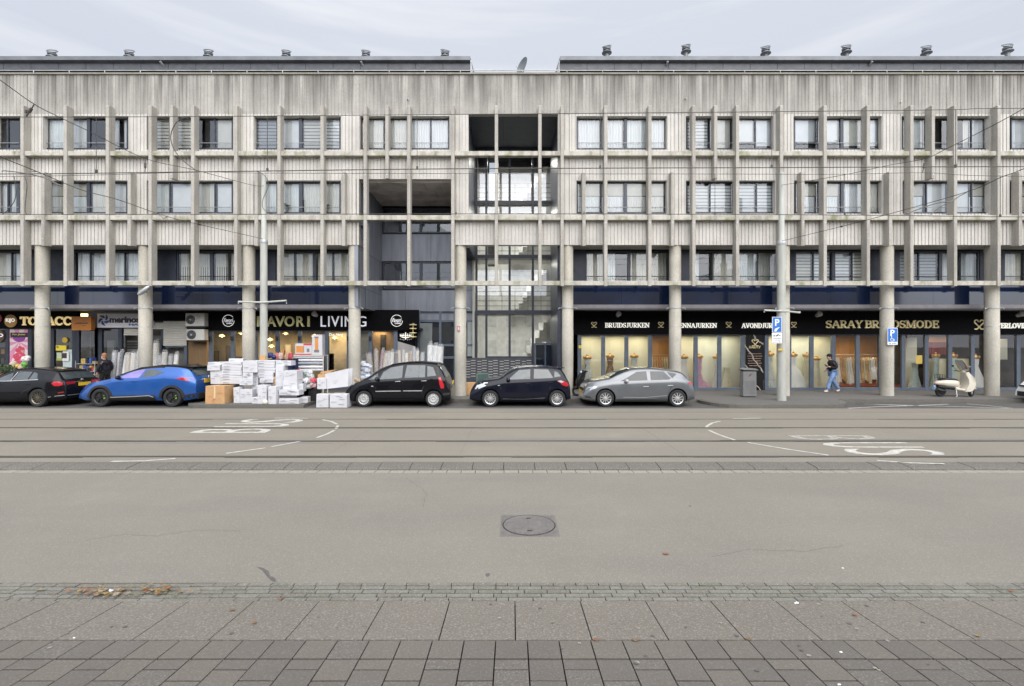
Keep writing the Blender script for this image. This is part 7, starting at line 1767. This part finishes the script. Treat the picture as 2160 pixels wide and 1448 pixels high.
ph.build('phone', BLKPL, loc=(0, 0, 0)); o = bpy.data.objects['phone']; o.location = t.location; tag(o, 'dark phone held in front of the walking person in jeans', 'phone')
PS = dict(pelvis=(0, 0, .95), waist=(0, 0, 1.12), chest=(-.01, 0, 1.34), neck=(.02, 0, 1.50), jaw=(.07, 0, 1.56), face=(.06, 0, 1.625), crown=(.045, 0, 1.715), nose=(.165, 0, 1.615),
    shl=(-.01, .20, 1.41), ell=(-.04, .27, 1.15), wrl=(.06, .24, .92), shr=(-.01, -.20, 1.41), elr=(.02, -.28, 1.16), wrr=(.10, -.25, .93),
    hpl=(0, .09, .9), knl=(-.05, .10, .50), anl=(-.20, .10, .10), tol=(-.06, .10, .045), hpr=(0, -.09, .9), knr=(.12, -.10, .50), anr=(.16, -.10, .09), tor=(.31, -.11, .045))
person(222, 20.9, SWZ, 'stout person in a dark coat with short reddish hair walking behind the blue crossover', {k: (f * 1.05, s_ * 1.15, z) for k, (f, s_, z) in PS.items()}, M('reddish_hair', (.32, .15, .07), .7, var=.2), NJ, DTR, SHB, mask=M('pale_mask', (.55, .55, .56), .8))
# ================================================================== SCOOTERS
def scooter(px, D, dirn, label, paint_, screen=True, plate=True, rack=True):
    t = thing('scooter', label, 'scooter', (X(px, D), D, SWZ), None)
    def P(mb, name, mat, **k):
        mb.v = [(dirn * x, y, z) for x, y, z in mb.v]
        if dirn < 0: mb.f = [f[::-1] for f in mb.f]
        o = mb.build(name, mat, None, **k); o.parent = t; return o
    def loft(secs, seg=14):        # secs: (x, zc, half-width, half-height)
        mb = MB(); vs = []
        for x, zc, hw, hh in secs:
            for k in range(seg):
                a = 2 * PI * k / seg; ca, sa = math.cos(a), math.sin(a)
                vs.append((x, hw * math.copysign(abs(ca) ** .8, ca), zc + hh * math.copysign(abs(sa) ** .8, sa)))
        fs = [[i * seg + k, i * seg + (k + 1) % seg, (i + 1) * seg + (k + 1) % seg, (i + 1) * seg + k] for i in range(len(secs) - 1) for k in range(seg)]
        fs += [list(range(seg - 1, -1, -1)), [(len(secs) - 1) * seg + k for k in range(seg)]]
        return mb.add(vs, fs)
    for wx, yaw in ((0, 0), (1.27, .5)):
        mb = MB().lathe([(.13, -.045), (.16, -.055), (.205, -.04), (.22, 0), (.205, .04), (.16, .055), (.13, .045)], (0, 0, 0), 26, 'y', caps=False)
        r = Matrix.Translation((wx, 0, .22)) @ Matrix.Rotation(yaw, 4, 'Z'); mb.tf(r); w = P(mb, 'wheel', TYRE, smooth=True)
        mb = MB().lathe([(.01, -.035), (.125, -.03), (.13, 0), (.125, .03), (.01, .035)], (0, 0, 0), 20, 'y'); mb.tf(r); o = P(mb, 'rim', SILV if wx else BLKAL, smooth=True); o.parent = w
    P(loft([(-.24, .58, .03, .03), (-.18, .57, .10, .07), (-.02, .58, .155, .12), (.2, .565, .175, .155), (.45, .55, .17, .165), (.62, .53, .14, .17), (.70, .50, .10, .17), (.73, .46, .05, .1)]), 'rear_body', paint_, smooth=True)
    P(loft([(-.14, .44, .09, .05), (.1, .40, .11, .07), (.45, .37, .12, .08), (.66, .34, .11, .06)]), 'engine_cover', BLKPL, smooth=True)
    P(loft([(-.06, .70, .08, .02), (.0, .735, .12, .035), (.2, .745, .135, .04), (.45, .725, .125, .045), (.62, .69, .10, .05), (.70, .63, .06, .06), (.73, .58, .03, .03)]), 'seat', BLKPL, smooth=True)
    P(loft([(.52, .36, .12, .09), (.66, .32, .15, .08), (.8, .29, .16, .065), (1.0, .28, .16, .06)]), 'floorboard', paint_, smooth=True)
    oc = [(.86, .22), (1.04, .21), (1.20, .27), (1.31, .42), (1.33, .60), (1.26, .80), (1.16, .94), (1.08, 1.02)]; ic = [(.90, 1.02), (.93, .90), (.98, .74), (1.0, .56), (.96, .42), (.88, .34)]
    mb = MB(); pl = oc + ic; n = len(pl); vs = []
    for y, f in ((-.20, .80), (-.17, .95), (-.08, 1.0), (.08, 1.0), (.17, .95), (.20, .80)):
        for x, z in pl: vs.append((1.02 + (x - 1.02) * f, y * (1 if z < .9 else .65), .62 + (z - .62) * (.9 + .1 * f)))
    mb.add(vs, [[i * n + k, i * n + (k + 1) % n, (i + 1) * n + (k + 1) % n, (i + 1) * n + k] for i in range(5) for k in range(n)] + [list(range(n - 1, -1, -1)), [5 * n + k for k in range(n)]]); P(mb, 'leg_shield', paint_, smooth=True, recalc=True)
    P(loft([(1.08, .42, .05, .10), (1.18, .38, .09, .10), (1.32, .37, .10, .07), (1.43, .33, .06, .04)]), 'front_mudguard', paint_, smooth=True)
    P(MB().tube([(1.27, 0, .22), (1.14, 0, .6), (1.0, 0, 1.0)], .03, 8), 'steering_column', STEEL)
    P(loft([(.88, 1.03, .06, .04), (.95, 1.04, .10, .06), (1.04, 1.03, .09, .07), (1.10, 1.0, .05, .05)]), 'headset', paint_, smooth=True)
    P(MB().tube([(.88, -.34, 1.06), (.95, -.18, 1.05), (1.0, 0, 1.04), (.95, .18, 1.05), (.88, .34, 1.06)], .018, 8), 'handlebar', BLKPL)
    P(MB().lathe([(.01, 1.14), (.06, 1.13), (.07, 1.08)], (0, 0, 1.0), 14, 'x'), 'headlight', LAMPC)
    for s_ in (-1, 1):
        P(MB().tube([(.93, s_ * .26, 1.06), (.85, s_ * .34, 1.22)], .008, 5).blob((.84, s_ * .36, 1.26), (.02, .06, .045), jit=0), 'mirror', SILV if s_ < 0 else BLKPL, smooth=True)
    P(MB().tube([(.1, -.13, .25), (-.12, -.16, .27), (-.28, -.16, .33)], [.03, .055, .045], 10), 'exhaust', M('exhaust_dark', (.05, .05, .05), .4, metal=.6), smooth=True)
    P(MB().tube([(.55, -.1, .3), (.48, -.22, .04), (.40, -.24, .02)], .014, 6), 'kickstand', STEEL)
    P(MB().blob((-.22, 0, .52), (.04, .07, .04), jit=0), 'tail_light', REDL)
    if plate: P(MB().box(-.30, -.285, -.075, .075, .30, .42).box(-.285, -.22, -.02, .02, .38, .48), 'number_plate', M('pale_blue_plate', (.25, .42, .62), .4))
    if rack:
        mb = MB()
        for z in (.80, .86, .92): mb.tube([(-.14, -.12, z), (.08, -.12, z - .01), (.08, .12, z - .01), (-.14, .12, z), (-.14, -.12, z)], .008, 5)
        for x, y in ((-.14, -.12), (.08, -.12), (-.14, .12), (.08, .12), (-.03, -.12), (-.03, .12)): mb.tube([(x, y, .72), (x, y, .92)], .008, 5)
        P(mb, 'rear_rack', BLKPL)
    if screen:
        mb = MB(); m = 7; vs = []
        for z, xx, w in ((1.04, 1.03, .15), (1.2, .96, .22), (1.4, .86, .22), (1.52, .80, .15)):
            for k in range(m): u = 2 * k / (m - 1) - 1; vs.append((xx - .05 * u * u, w * u, z))
        mb.add(vs, [[i * m + k, i * m + k + 1, (i + 1) * m + k + 1, (i + 1) * m + k] for i in range(3) for k in range(m - 1)])
        P(mb, 'windscreen', glass_mat('smoked_screen', (.62, .58, .54), f0=.08), smooth=True)
    return t
CREAMP = paint('cream_scooter_paint', (.56, .52, .43)); DKSC = paint('dark_scooter_paint', (.012, .012, .013))
scooter(1984, 19.7, 1, 'cream scooter with smoked windscreen and rear rack parked before the bridal shop', CREAMP)
scooter(1281, 19.9, -1, 'black scooter half hidden behind the grey hatchback', DKSC, screen=False, rack=False)
# ================================================================== STREET FURNITURE
D = 19.5; x0, x1 = X(1568, D), X(1596, D); zt, zb = Z(783, D), SWZ
bn = thing('litter_bin', 'square grey perforated litter bin before the black marble panel', 'litter bin', ((x0 + x1) / 2, D, zb))
BING = M('bin_grey', (.19, .19, .187), .55, var=.12)
MB().box(x0, x1, D, D + .32, zb + .03, zt - .02).build('bin_body', BING, bn, bevel=.02)
mb = MB()
for i in range(11):
    for k in range(12): mb.box(x0 + .05 + i * .042, x0 + .05 + i * .042 + .016, D - .004, D - .0005, zb + .14 + k * .045, zb + .14 + k * .045 + .02)
mb.build('perforation', M('bin_hole', (.07, .07, .07), .8), bn)
MB().prism([(x0 - .03, zt + .04), (x1 + .05, zt + .02), (x1 + .05, zt + .05), (x1 - .05, zt + .10), (x0 + .1, zt + .12), (x0 - .03, zt + .08)], D - .04, D + .36).build('hood', BING, bn, bevel=.01)
MB().box(x0 + .03, x1 - .03, D + .02, D + .30, zt - .02, zt + .05).build('opening', BLKPL, bn)
MB().prism([(x0 + .2, zt - .25), (x0 + .3, zt - .2), (x0 + .36, zt - .1), (x0 + .26, zt - .15)], D - .006, D - .001).build('sticker', M('sticker_maroon', (.16, .04, .04), .5), bn)
MB().box(x0 + .03, x1 - .03, D + .04, D + .28, zb, zb + .03).build('foot', BLKPL, bn)
def pole(px, D, label, widths, arms, ymid):
    t = thing('tram_pole', label, 'pole', (X(px, D), D, SWZ)); x = X(px, D)
    zm, ztop = Z(ymid, D), Z(366, D); r0, r1, r2 = widths
    MB().lathe([(r0 * 1.03, SWZ), (r0, SWZ + .5), (r1, zm - .05), (r1, zm), (r2 + .01, zm + .05), (r2, ztop), (r2 * .6, ztop + .03)], (x, D, 0), 24).build('shaft', POLE, t, smooth=True)
    MB().lathe([(r1 + .012, zm - .12), (r1 + .015, zm - .1), (r1 + .015, zm - .02), (r1 + .01, zm)], (x, D, 0), 24).build('collar', STEEL, t, smooth=True)
    ya, l, r_ = arms; z = Z(ya, D)
    mb = MB().tube([(X(l, D), D - .1, z + .03), (x, D - .14, z), (X(r_, D), D - .1, z + (.07 if px < 1000 else -.06))], .035, 8); mb.lathe([(r1 + .01, z - .05), (r1 + .03, z - .04), (r1 + .03, z + .04), (r1 + .01, z + .05)], (x, D, 0), 20); mb.build('bracket_arm', POLE, t, smooth=True)
    for e in (l, r_): MB().tube([(X(e, D), D - .1, z + .0), (X(e, D), D - .1, z - .05)], .02, 6).build('hook', STEEL, t)
    return t
pole(556.5, 18.3, 'pale grey tram pole rising behind the white cartons', (.14, .125, .085), (639, 506, 607), 507)
tp = pole(1648.5, 18.4, 'pale grey tram pole carrying the blue parking sign', (.16, .14, .095), (657, 1609, 1684), 510)
MB().box(X(1642, 18.2), X(1653, 18.2), 18.22, 18.26, Z(740, 18.2), Z(736, 18.2)).build('number_tag', M('tag_ochre', (.55, .38, .05), .5), tp)
MB().box(X(1652, 18.3), X(1657, 18.3), 18.3, 18.5, Z(731, 18.3), Z(676, 18.3)).build('cabinet', BLKPL, tp)
BLUE = M('sign_blue', (.02, .14, .46), .4, var=.03); SGW = M('sign_white', (.78, .78, .78), .4, var=.02); SGK = M('sign_black', (.02, .02, .02), .5)
D = 18.1
sg = thing('parking_sign', 'blue parking sign with a hand symbol over a white tow away plate on a pole', 'sign', (X(1639, D), D, Z(725, D)))
def sx_(p): return X(p, D)
def sz_(y): return Z(y, D)
MB().box(sx_(1629), sx_(1648.5), D - .01, D + .02, sz_(701.5), sz_(669)).build('blue_plate', SGW, sg); MB().box(sx_(1629.8), sx_(1647.7), D - .013, D - .01, sz_(700.7), sz_(669.8)).build('blue_face', BLUE, sg)
text_mb('P', sx_(1634.5), sx_(1643.5), sz_(688), sz_(673.5), D - .014, .003, .02).build('letter', SGW, sg)
MB().prism([(sx_(1633), sz_(699.5)), (sx_(1637), sz_(699.5)), (sx_(1640), sz_(695)), (sx_(1644.5), sz_(690.5)), (sx_(1640), sz_(691.5)), (sx_(1634), sz_(694.5))], D - .017, D - .013).build('hand_symbol', SGW, sg)
MB().box(sx_(1628.5), sx_(1648.8), D - .01, D + .02, sz_(724.5), sz_(702.5)).build('white_plate', SGW, sg)
mb = MB(); mb.prism([(sx_(1630), sz_(710)), (sx_(1634.5), sz_(710)), (sx_(1635), sz_(708)), (sx_(1632), sz_(707.5))], D - .013, D - .01); mb.prism([(sx_(1636), sz_(710.5)), (sx_(1641), sz_(709)), (sx_(1640.5), sz_(706.5)), (sx_(1636.5), sz_(708))], D - .014, D - .01); mb.prism([(sx_(1639.5), sz_(706.3)), (sx_(1646.5), sz_(710)), (sx_(1646.5), sz_(708.5)), (sx_(1640), sz_(705))], D - .015, D - .01); mb.build('tow_symbol', SGK, sg)
text_mb('wegsleepregeling', sx_(1630), sx_(1647.3), sz_(716), sz_(713.3), D - .0102, .003).build('lettering', SGK, sg); text_mb('vergunning', sx_(1632.5), sx_(1645), sz_(719.4), sz_(716.9), D - .0102, .003).build('lettering', SGK, sg); text_mb('ma t/m zo 9-24 h', sx_(1630), sx_(1647), sz_(723), sz_(720.6), D - .0102, .003).build('lettering', SGK, sg)
MB().tube([(sx_(1640), D + .02, sz_(680)), (sx_(1646), 18.3, sz_(680))], .02, 6).tube([(sx_(1640), D + .02, sz_(715)), (sx_(1646), 18.3, sz_(715))], .02, 6).build('bracket', STEEL, sg)
D = 19.8
sg = thing('disabled_parking_sign', 'blue disabled parking sign fixed to a concrete column', 'sign', (X(1882, D), D, Z(728, D)))
MB().box(sx_(1872), sx_(1893), D - .012, D + .02, sz_(728), sz_(692.5)).build('plate', SGW, sg); MB().box(sx_(1872.8), sx_(1892.2), D - .016, D - .012, sz_(721.5), sz_(693.3)).build('blue_face', BLUE, sg)
text_mb('P', sx_(1877.5), sx_(1886.5), sz_(709), sz_(696), D - .0162, .003, .02).build('letter', SGW, sg)
mb = MB(); cx, cz, s_ = sx_(1881.5), sz_(716), .075
ribbon(mb, [(cx - .03, cz + .10), (cx - .02, cz + .01), (cx + .06, cz + .01), (cx + .10, cz - .07)], .022, D - .02, D - .016); ribbon(mb, [(cx + s_ * math.cos(a) * .9 - .005, cz - .02 + s_ * math.sin(a) * .9) for a in [2.2 + k * .45 for k in range(10)]], .018, D - .021, D - .016); mb.lathe([(.02, -.004), (.02, 0)], (cx - .033, D - .016, cz + .125), 12, 'y'); mb.build('wheelchair_symbol', SGW, sg)
text_mb('HK-418-K', sx_(1874), sx_(1891), sz_(727), sz_(723.4), D - .0122, .003).build('lettering', SGK, sg)
mk = tag(MB().box(X(964.5, 19.85), X(969.5, 19.85), 19.87, 19.9, Z(699, 19.85), Z(688.5, 19.85)).build('red_box_label', M('red_stencil', (.38, .06, .06), .6, var=.2), loc=(X(967, 19.85), 19.88, Z(699, 19.85))), 'small red fire hose label on the centre column', 'sign')
text_mb('8', X(965.5, 19.85), X(968.7, 19.85), Z(697.5, 19.85), Z(690, 19.85), 19.868, .004).build('letter', SGW, mk)
fl = thing('street_lamp', 'grey tube lamp fixed slanting on the column above the rug shop sign', 'lamp', PT(300, 625, 19.8))
a, b = PT(292, 622, 19.55), PT(316, 604, 19.6); MB().tube([a, a + (b - a) * .15, a + (b - a) * .8, b], [.05, .085, .085, .04], 10).build('housing', STEEL, fl, smooth=True)
MB().tube([a + (b - a) * .5 + Vector((0, .05, 0)), PT(310, 618, 19.95)], .025, 6).build('bracket', STEEL, fl)
# ================================================================== OVERHEAD WIRES
def catline(pts, r=.011, seg=5, sub=6):
    out = []
    P = [pts[0]] + pts + [pts[-1]]
    for i in range(1, len(P) - 2):
        for k in range(sub):
            t = k / sub; out.append(.5 * ((2 * P[i]) + (P[i + 1] - P[i - 1]) * t + (2 * P[i - 1] - 5 * P[i] + 4 * P[i + 1] - P[i + 2]) * t * t + (-P[i - 1] + 3 * P[i] - 3 * P[i + 1] + P[i + 2]) * t ** 3))
    out.append(pts[-1]); return MB().tube(out, r, seg)
NEAR, FAR = 10.57, 13.87
def line(pts, D): return [PT(px, py, D) for px, py in pts]
def ext(pts): return [(pts[0][0] - 900, pts[0][1] + 2)] + pts + [(pts[-1][0] + 900, pts[-1][1] + 2)]
def wire(name, label, pts, D, r, drops=()):
    t = thing(name, label, 'wire', PT(pts[0][0], pts[0][1], D)); catline(line(ext(pts), D), r).build('cable', WIRE, t)
    for (px, y0, y1) in drops:
        MB().tube([PT(px, y0, D), PT(px, y1, D)], .007, 4).build('dropper', WIRE, t); MB().box(X(px, D) - .02, X(px, D) + .02, D - .015, D + .015, Z(y1, D) - .01, Z(y1, D) + .06).build('clamp', WIRE, t)
    return t
wire('messenger_wire', 'topmost horizontal messenger wire over the near tram track', [(0, 247.5), (400, 246.5), (800, 243), (1200, 240), (1632, 236), (2000, 232), (2160, 229)], NEAR, .008, [(55, 247, 238)])
wire('contact_wire', 'dark contact wire over the near tram track at second window height', [(0, 367.5), (300, 364.5), (540, 361.5), (900, 357), (1300, 355), (1632, 354), (2160, 352)], NEAR, .011, [(203, 247, 364), (564, 246, 361), (880, 243, 357), (1266, 240, 355), (1628, 236, 354), (2016, 232, 353)])
wire('messenger_wire', 'thin messenger wire over the far tram track just above the second floor windows', [(0, 373), (420, 363.5), (540, 365.5), (1080, 367), (1500, 367.5), (1780, 368), (1950, 365), (2160, 372.5)], FAR, .008)
wire('contact_wire', 'contact wire over the far tram track along the first floor ledge', [(0, 453), (540, 452.5), (1080, 451.5), (1500, 452.5), (1900, 455), (2160, 458)], FAR, .011, [(131, 371, 453), (696, 366, 452), (962, 367, 452), (1232, 367, 452), (1508, 368, 453), (1782, 368, 454), (2110, 371, 457)])
def span(label, pts, ins):
    P = [PT(*p) for p in pts]; t = thing('span_wire', label, 'wire', P[0]); catline(P, .009).build('cable', WIRE, t)
    for (a, b) in ins:
        A, Bq = PT(*a), PT(*b); MB().tube([A, A + (Bq - A) * .3, A + (Bq - A) * .32, A + (Bq - A) * .68, A + (Bq - A) * .7, Bq], [.012, .012, .03, .03, .012, .012], 7).build('insulator', M('insulator_brown', (.05, .035, .03), .4), t)
    return t
span('slanting span wire from the left tram pole up to the top left corner', [(556, 392, 18.2), (532, 391, 17.5), (415, 360, 15.2), (307, 335, 13.87), (187, 277, 12.0), (122, 246, 11.2), (72, 220, 10.57), (0, 169, 9.6), (-260, -20, 6.9)], [((307, 336, 13.87), (306, 363, 13.87)), ((72, 221, 10.57), (56, 246, 10.57))])
span('slanting span wire from the right tram pole up to the top right corner', [(1648, 391, 18.3), (1687, 385, 17.4), (1782, 369, 15.8), (1870, 350, 14.9), (1950, 335, 13.87), (1995, 315, 13.0), (2160, 229, 10.57), (2420, 60, 8.2)], [((1952, 336, 13.87), (1946, 364, 13.87))])
span('lower slanting span wire from the left tram pole at first floor height', [(556, 505, 18.2), (540, 501, 17.9), (425, 475, 15.6), (345, 455, 13.87), (250, 422, 12.6), (172, 401, 11.7), (87, 366, 10.7), (0, 331, 9.8), (-240, 235, 7.6)], [((425, 475, 15.6), (415, 473, 15.45))])
span('lower slanting span wire from the right tram pole at first floor height', [(1648, 509, 18.3), (1780, 477, 15.7), (1875, 452, 13.87), (2040, 405, 11.9), (2110, 375, 11.0), (2160, 356, 10.4), (2400, 250, 8.2)], [((1780, 477, 15.7), (1770, 479.5, 15.85))])
def arm(name, label, pts, D, r):
    t = thing(name, label, 'wire bracket', PT(pts[0][0], pts[0][1], D)); catline(line(pts, D), r).build('tube', M('arm_grey', (.12, .11, .10), .6, var=.1), t, smooth=True); return t
arm('pull_off_arm', 'bent pull off arm on the left reaching from the near contact wire', [(4, 362), (12, 361), (52, 366), (95, 376), (130, 393)], NEAR, .012)
arm('pull_off_arm', 'second bent pull off arm on the left above the low window', [(66, 363), (80, 363), (100, 373), (115, 388), (130, 393)], 10.8, .010)
arm('pull_off_arm', 'long pull off arm with a kink at the right over the second floor window', [(1912, 451), (1975, 429), (2005, 426), (2022, 415), (2043, 404)], 12.9, .016)
arm('pull_off_arm', 'short pull off arm below the kinked one at the right', [(1963, 453), (1985, 436), (2005, 427)], 12.9, .014)
arm('pull_off_arm', 'short pull off arm at the far contact wire left of the lower span wire', [(320, 450), (335, 453), (345, 461), (352, 458)], FAR, .012)
jc = thing('jumper_cable', 'looping dark jumper cable between two wires over the third window', 'cable', PT(394, 248, NEAR)); catline(line([(394, 248), (378, 254), (366, 268), (360, 288), (363, 306), (371, 322), (388, 341), (415, 361)], NEAR), .010).build('cable', WIRE, jc)
jc = thing('jumper_cable', 'hanging jumper cable at the far left second floor window', 'cable', PT(30, 372, 10.9)); catline(line([(30, 373), (33, 395), (32, 420), (20, 440), (6, 452)], 10.9), .008).build('cable', WIRE, jc)
jc = thing('jumper_cable', 'second hanging jumper cable crossing the left fin', 'cable', PT(52, 372, 10.9)); catline(line([(52, 373), (57, 390), (55, 415), (53, 445), (58, 453)], 10.9), .008).build('cable', WIRE, jc)
jc = thing('jumper_cable', 'black loop of cable around the top of the left tram pole', 'cable', PT(540, 365, 18.1)); catline(line([(541, 362), (552, 366), (562, 376), (566, 390), (562, 405), (555, 420), (554, 437), (566, 450), (575, 451)], 18.1), .012).build('cable', WIRE, jc)
# bird specks on the parapet are small metal pins
for px, py in ((859, 211), (1445, 210), (1899, 217)):
    o = MB().tube([PT(px, py, WALL + .01), PT(px + 2.5, py - 3, WALL - .12)], .02, 5).build('wall_pin', STEEL, B)
# ================================================================== HOUSES ACROSS (seen only in reflections)
OB = [M('facade_cream', (.66, .61, .50), .9, var=.15, scale=.5), M('facade_brick', (.30, .19, .14), .9, var=.2, scale=.7), M('facade_pale', (.68, .66, .62), .9, var=.1, scale=.5)]
for i, (x0, x1, h, c) in enumerate(((-44, -26, 8.0, 0), (-26, -11, 9.4, 2), (-11, 5, 7.8, 0), (5, 21, 9.0, 2), (21, 44, 8.2, 0))):
    t = thing('terrace_house', ('first cream', 'first pale', 'low cream', 'second pale', 'last cream')[i] + ' terrace house across the street, mirrored in shop windows', 'house', ((x0 + x1) / 2, -13, 0), 'terrace houses across the street')
    MB().box(x0 + .02, x1 - .02, -22, -12, -.3, h).build('wall', OB[c], t)
    MB().prism([(x0, h), (x1, h), (x1 - .1, h + .35), (x0 + .1, h + .35)], -22.1, -11.7).build('cornice', OB[2], t)
    x = x0 + 1
    while x < x1 - 1.4:
        for z in (.9, 4.2):
            w = MB().box(x, x + 1.3, -12.02, -11.94, z, z + 1.9); w.build('window', WHITE, t)
            MB().box(x + .09, x + 1.21, -11.94, -11.93, z + .1, z + 1.8).build('window', CARGL, t)
        x += 2.3
# ================================================================== LIGHT, SKY, CAMERA
EL, AZ = math.radians(42), math.radians(165)      # veiled sun behind the camera, to the right
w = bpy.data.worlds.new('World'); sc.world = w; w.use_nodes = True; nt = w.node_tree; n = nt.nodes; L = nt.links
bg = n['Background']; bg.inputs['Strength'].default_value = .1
sky = n.new('ShaderNodeTexSky'); sky.sky_type = 'NISHITA'; sky.sun_disc = False; sky.sun_elevation = EL; sky.sun_rotation = AZ; sky.dust_density = 2.0; sky.air_density = 1.0
tc = n.new('ShaderNodeTexCoord'); sp = n.new('ShaderNodeSeparateXYZ'); L.new(tc.outputs['Generated'], sp.inputs[0])
el = ramp(nt, sp.outputs[2], .0, .95, (.62, .645, .69), (1, 1, 1))
SKYB, SKYC = 7.1, 9.0
base = mix_rgb(nt, 1., el, (SKYB * .955, SKYB * .985, SKYB * 1.05), 'MULTIPLY')
base.node.clamp_result = False
veil = mix_rgb(nt, .84, sky.outputs[0], base)
cl = ramp(nt, noise(nt, tc.outputs['Generated'], 2.6, 8, (.7, 1.0, 8.0), .55), .48, .74)
cloud = mix_rgb(nt, 1., el, (SKYC * .985, SKYC * .975, SKYC * .965), 'MULTIPLY')
clf = mix_rgb(nt, 1., cl, (.42, .42, .42), 'MULTIPLY')
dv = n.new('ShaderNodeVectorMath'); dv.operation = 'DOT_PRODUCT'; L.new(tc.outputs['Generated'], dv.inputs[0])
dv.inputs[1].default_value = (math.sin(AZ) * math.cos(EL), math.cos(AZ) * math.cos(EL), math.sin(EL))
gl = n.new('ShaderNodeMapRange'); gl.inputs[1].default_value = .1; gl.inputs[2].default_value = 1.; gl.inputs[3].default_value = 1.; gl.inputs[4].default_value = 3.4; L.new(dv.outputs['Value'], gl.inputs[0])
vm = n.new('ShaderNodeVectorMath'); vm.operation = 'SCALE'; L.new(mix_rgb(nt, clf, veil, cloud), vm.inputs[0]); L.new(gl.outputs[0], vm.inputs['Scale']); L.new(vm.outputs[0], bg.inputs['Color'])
sun = bpy.data.lights.new('sun', 'SUN'); sun.energy = 1.5; sun.angle = math.radians(70); sun.color = (1, .955, .88)
so = bpy.data.objects.new('sun', sun); COL.objects.link(so); so.rotation_euler = (PI / 2 - EL, 0, PI - AZ)
d = Vector((math.sin(AZ) * math.cos(EL), math.cos(AZ) * math.cos(EL), math.sin(EL))); so.rotation_euler = d.to_track_quat('Z', 'Y').to_euler(); so.location = d * 60
cam = bpy.data.cameras.new('camera'); cam.sensor_width = 36; cam.lens = 36 * 1000 / 2160; cam.clip_end = 3000
co = bpy.data.objects.new('camera', cam); COL.objects.link(co); co.location = (0, 0, H); co.rotation_euler = (PI / 2, 0, 0); sc.camera = co
vs = sc.view_settings; sc.display_settings.display_device = 'sRGB'; vs.view_transform = 'Standard'; vs.look = 'None'; vs.gamma = 1; vs.use_curve_mapping = False; vs.exposure = .5
sc.cycles.max_bounces = 8; sc.cycles.transparent_max_bounces = 16; sc.cycles.use_denoising = True; sc.cycles.caustics_reflective = False; sc.cycles.caustics_refractive = False
for o in list(sc.objects):                       # tidy: empty-material or unlinked leftovers
    if o.type == 'MESH' and len(o.data.vertices) == 0: bpy.data.objects.remove(o)
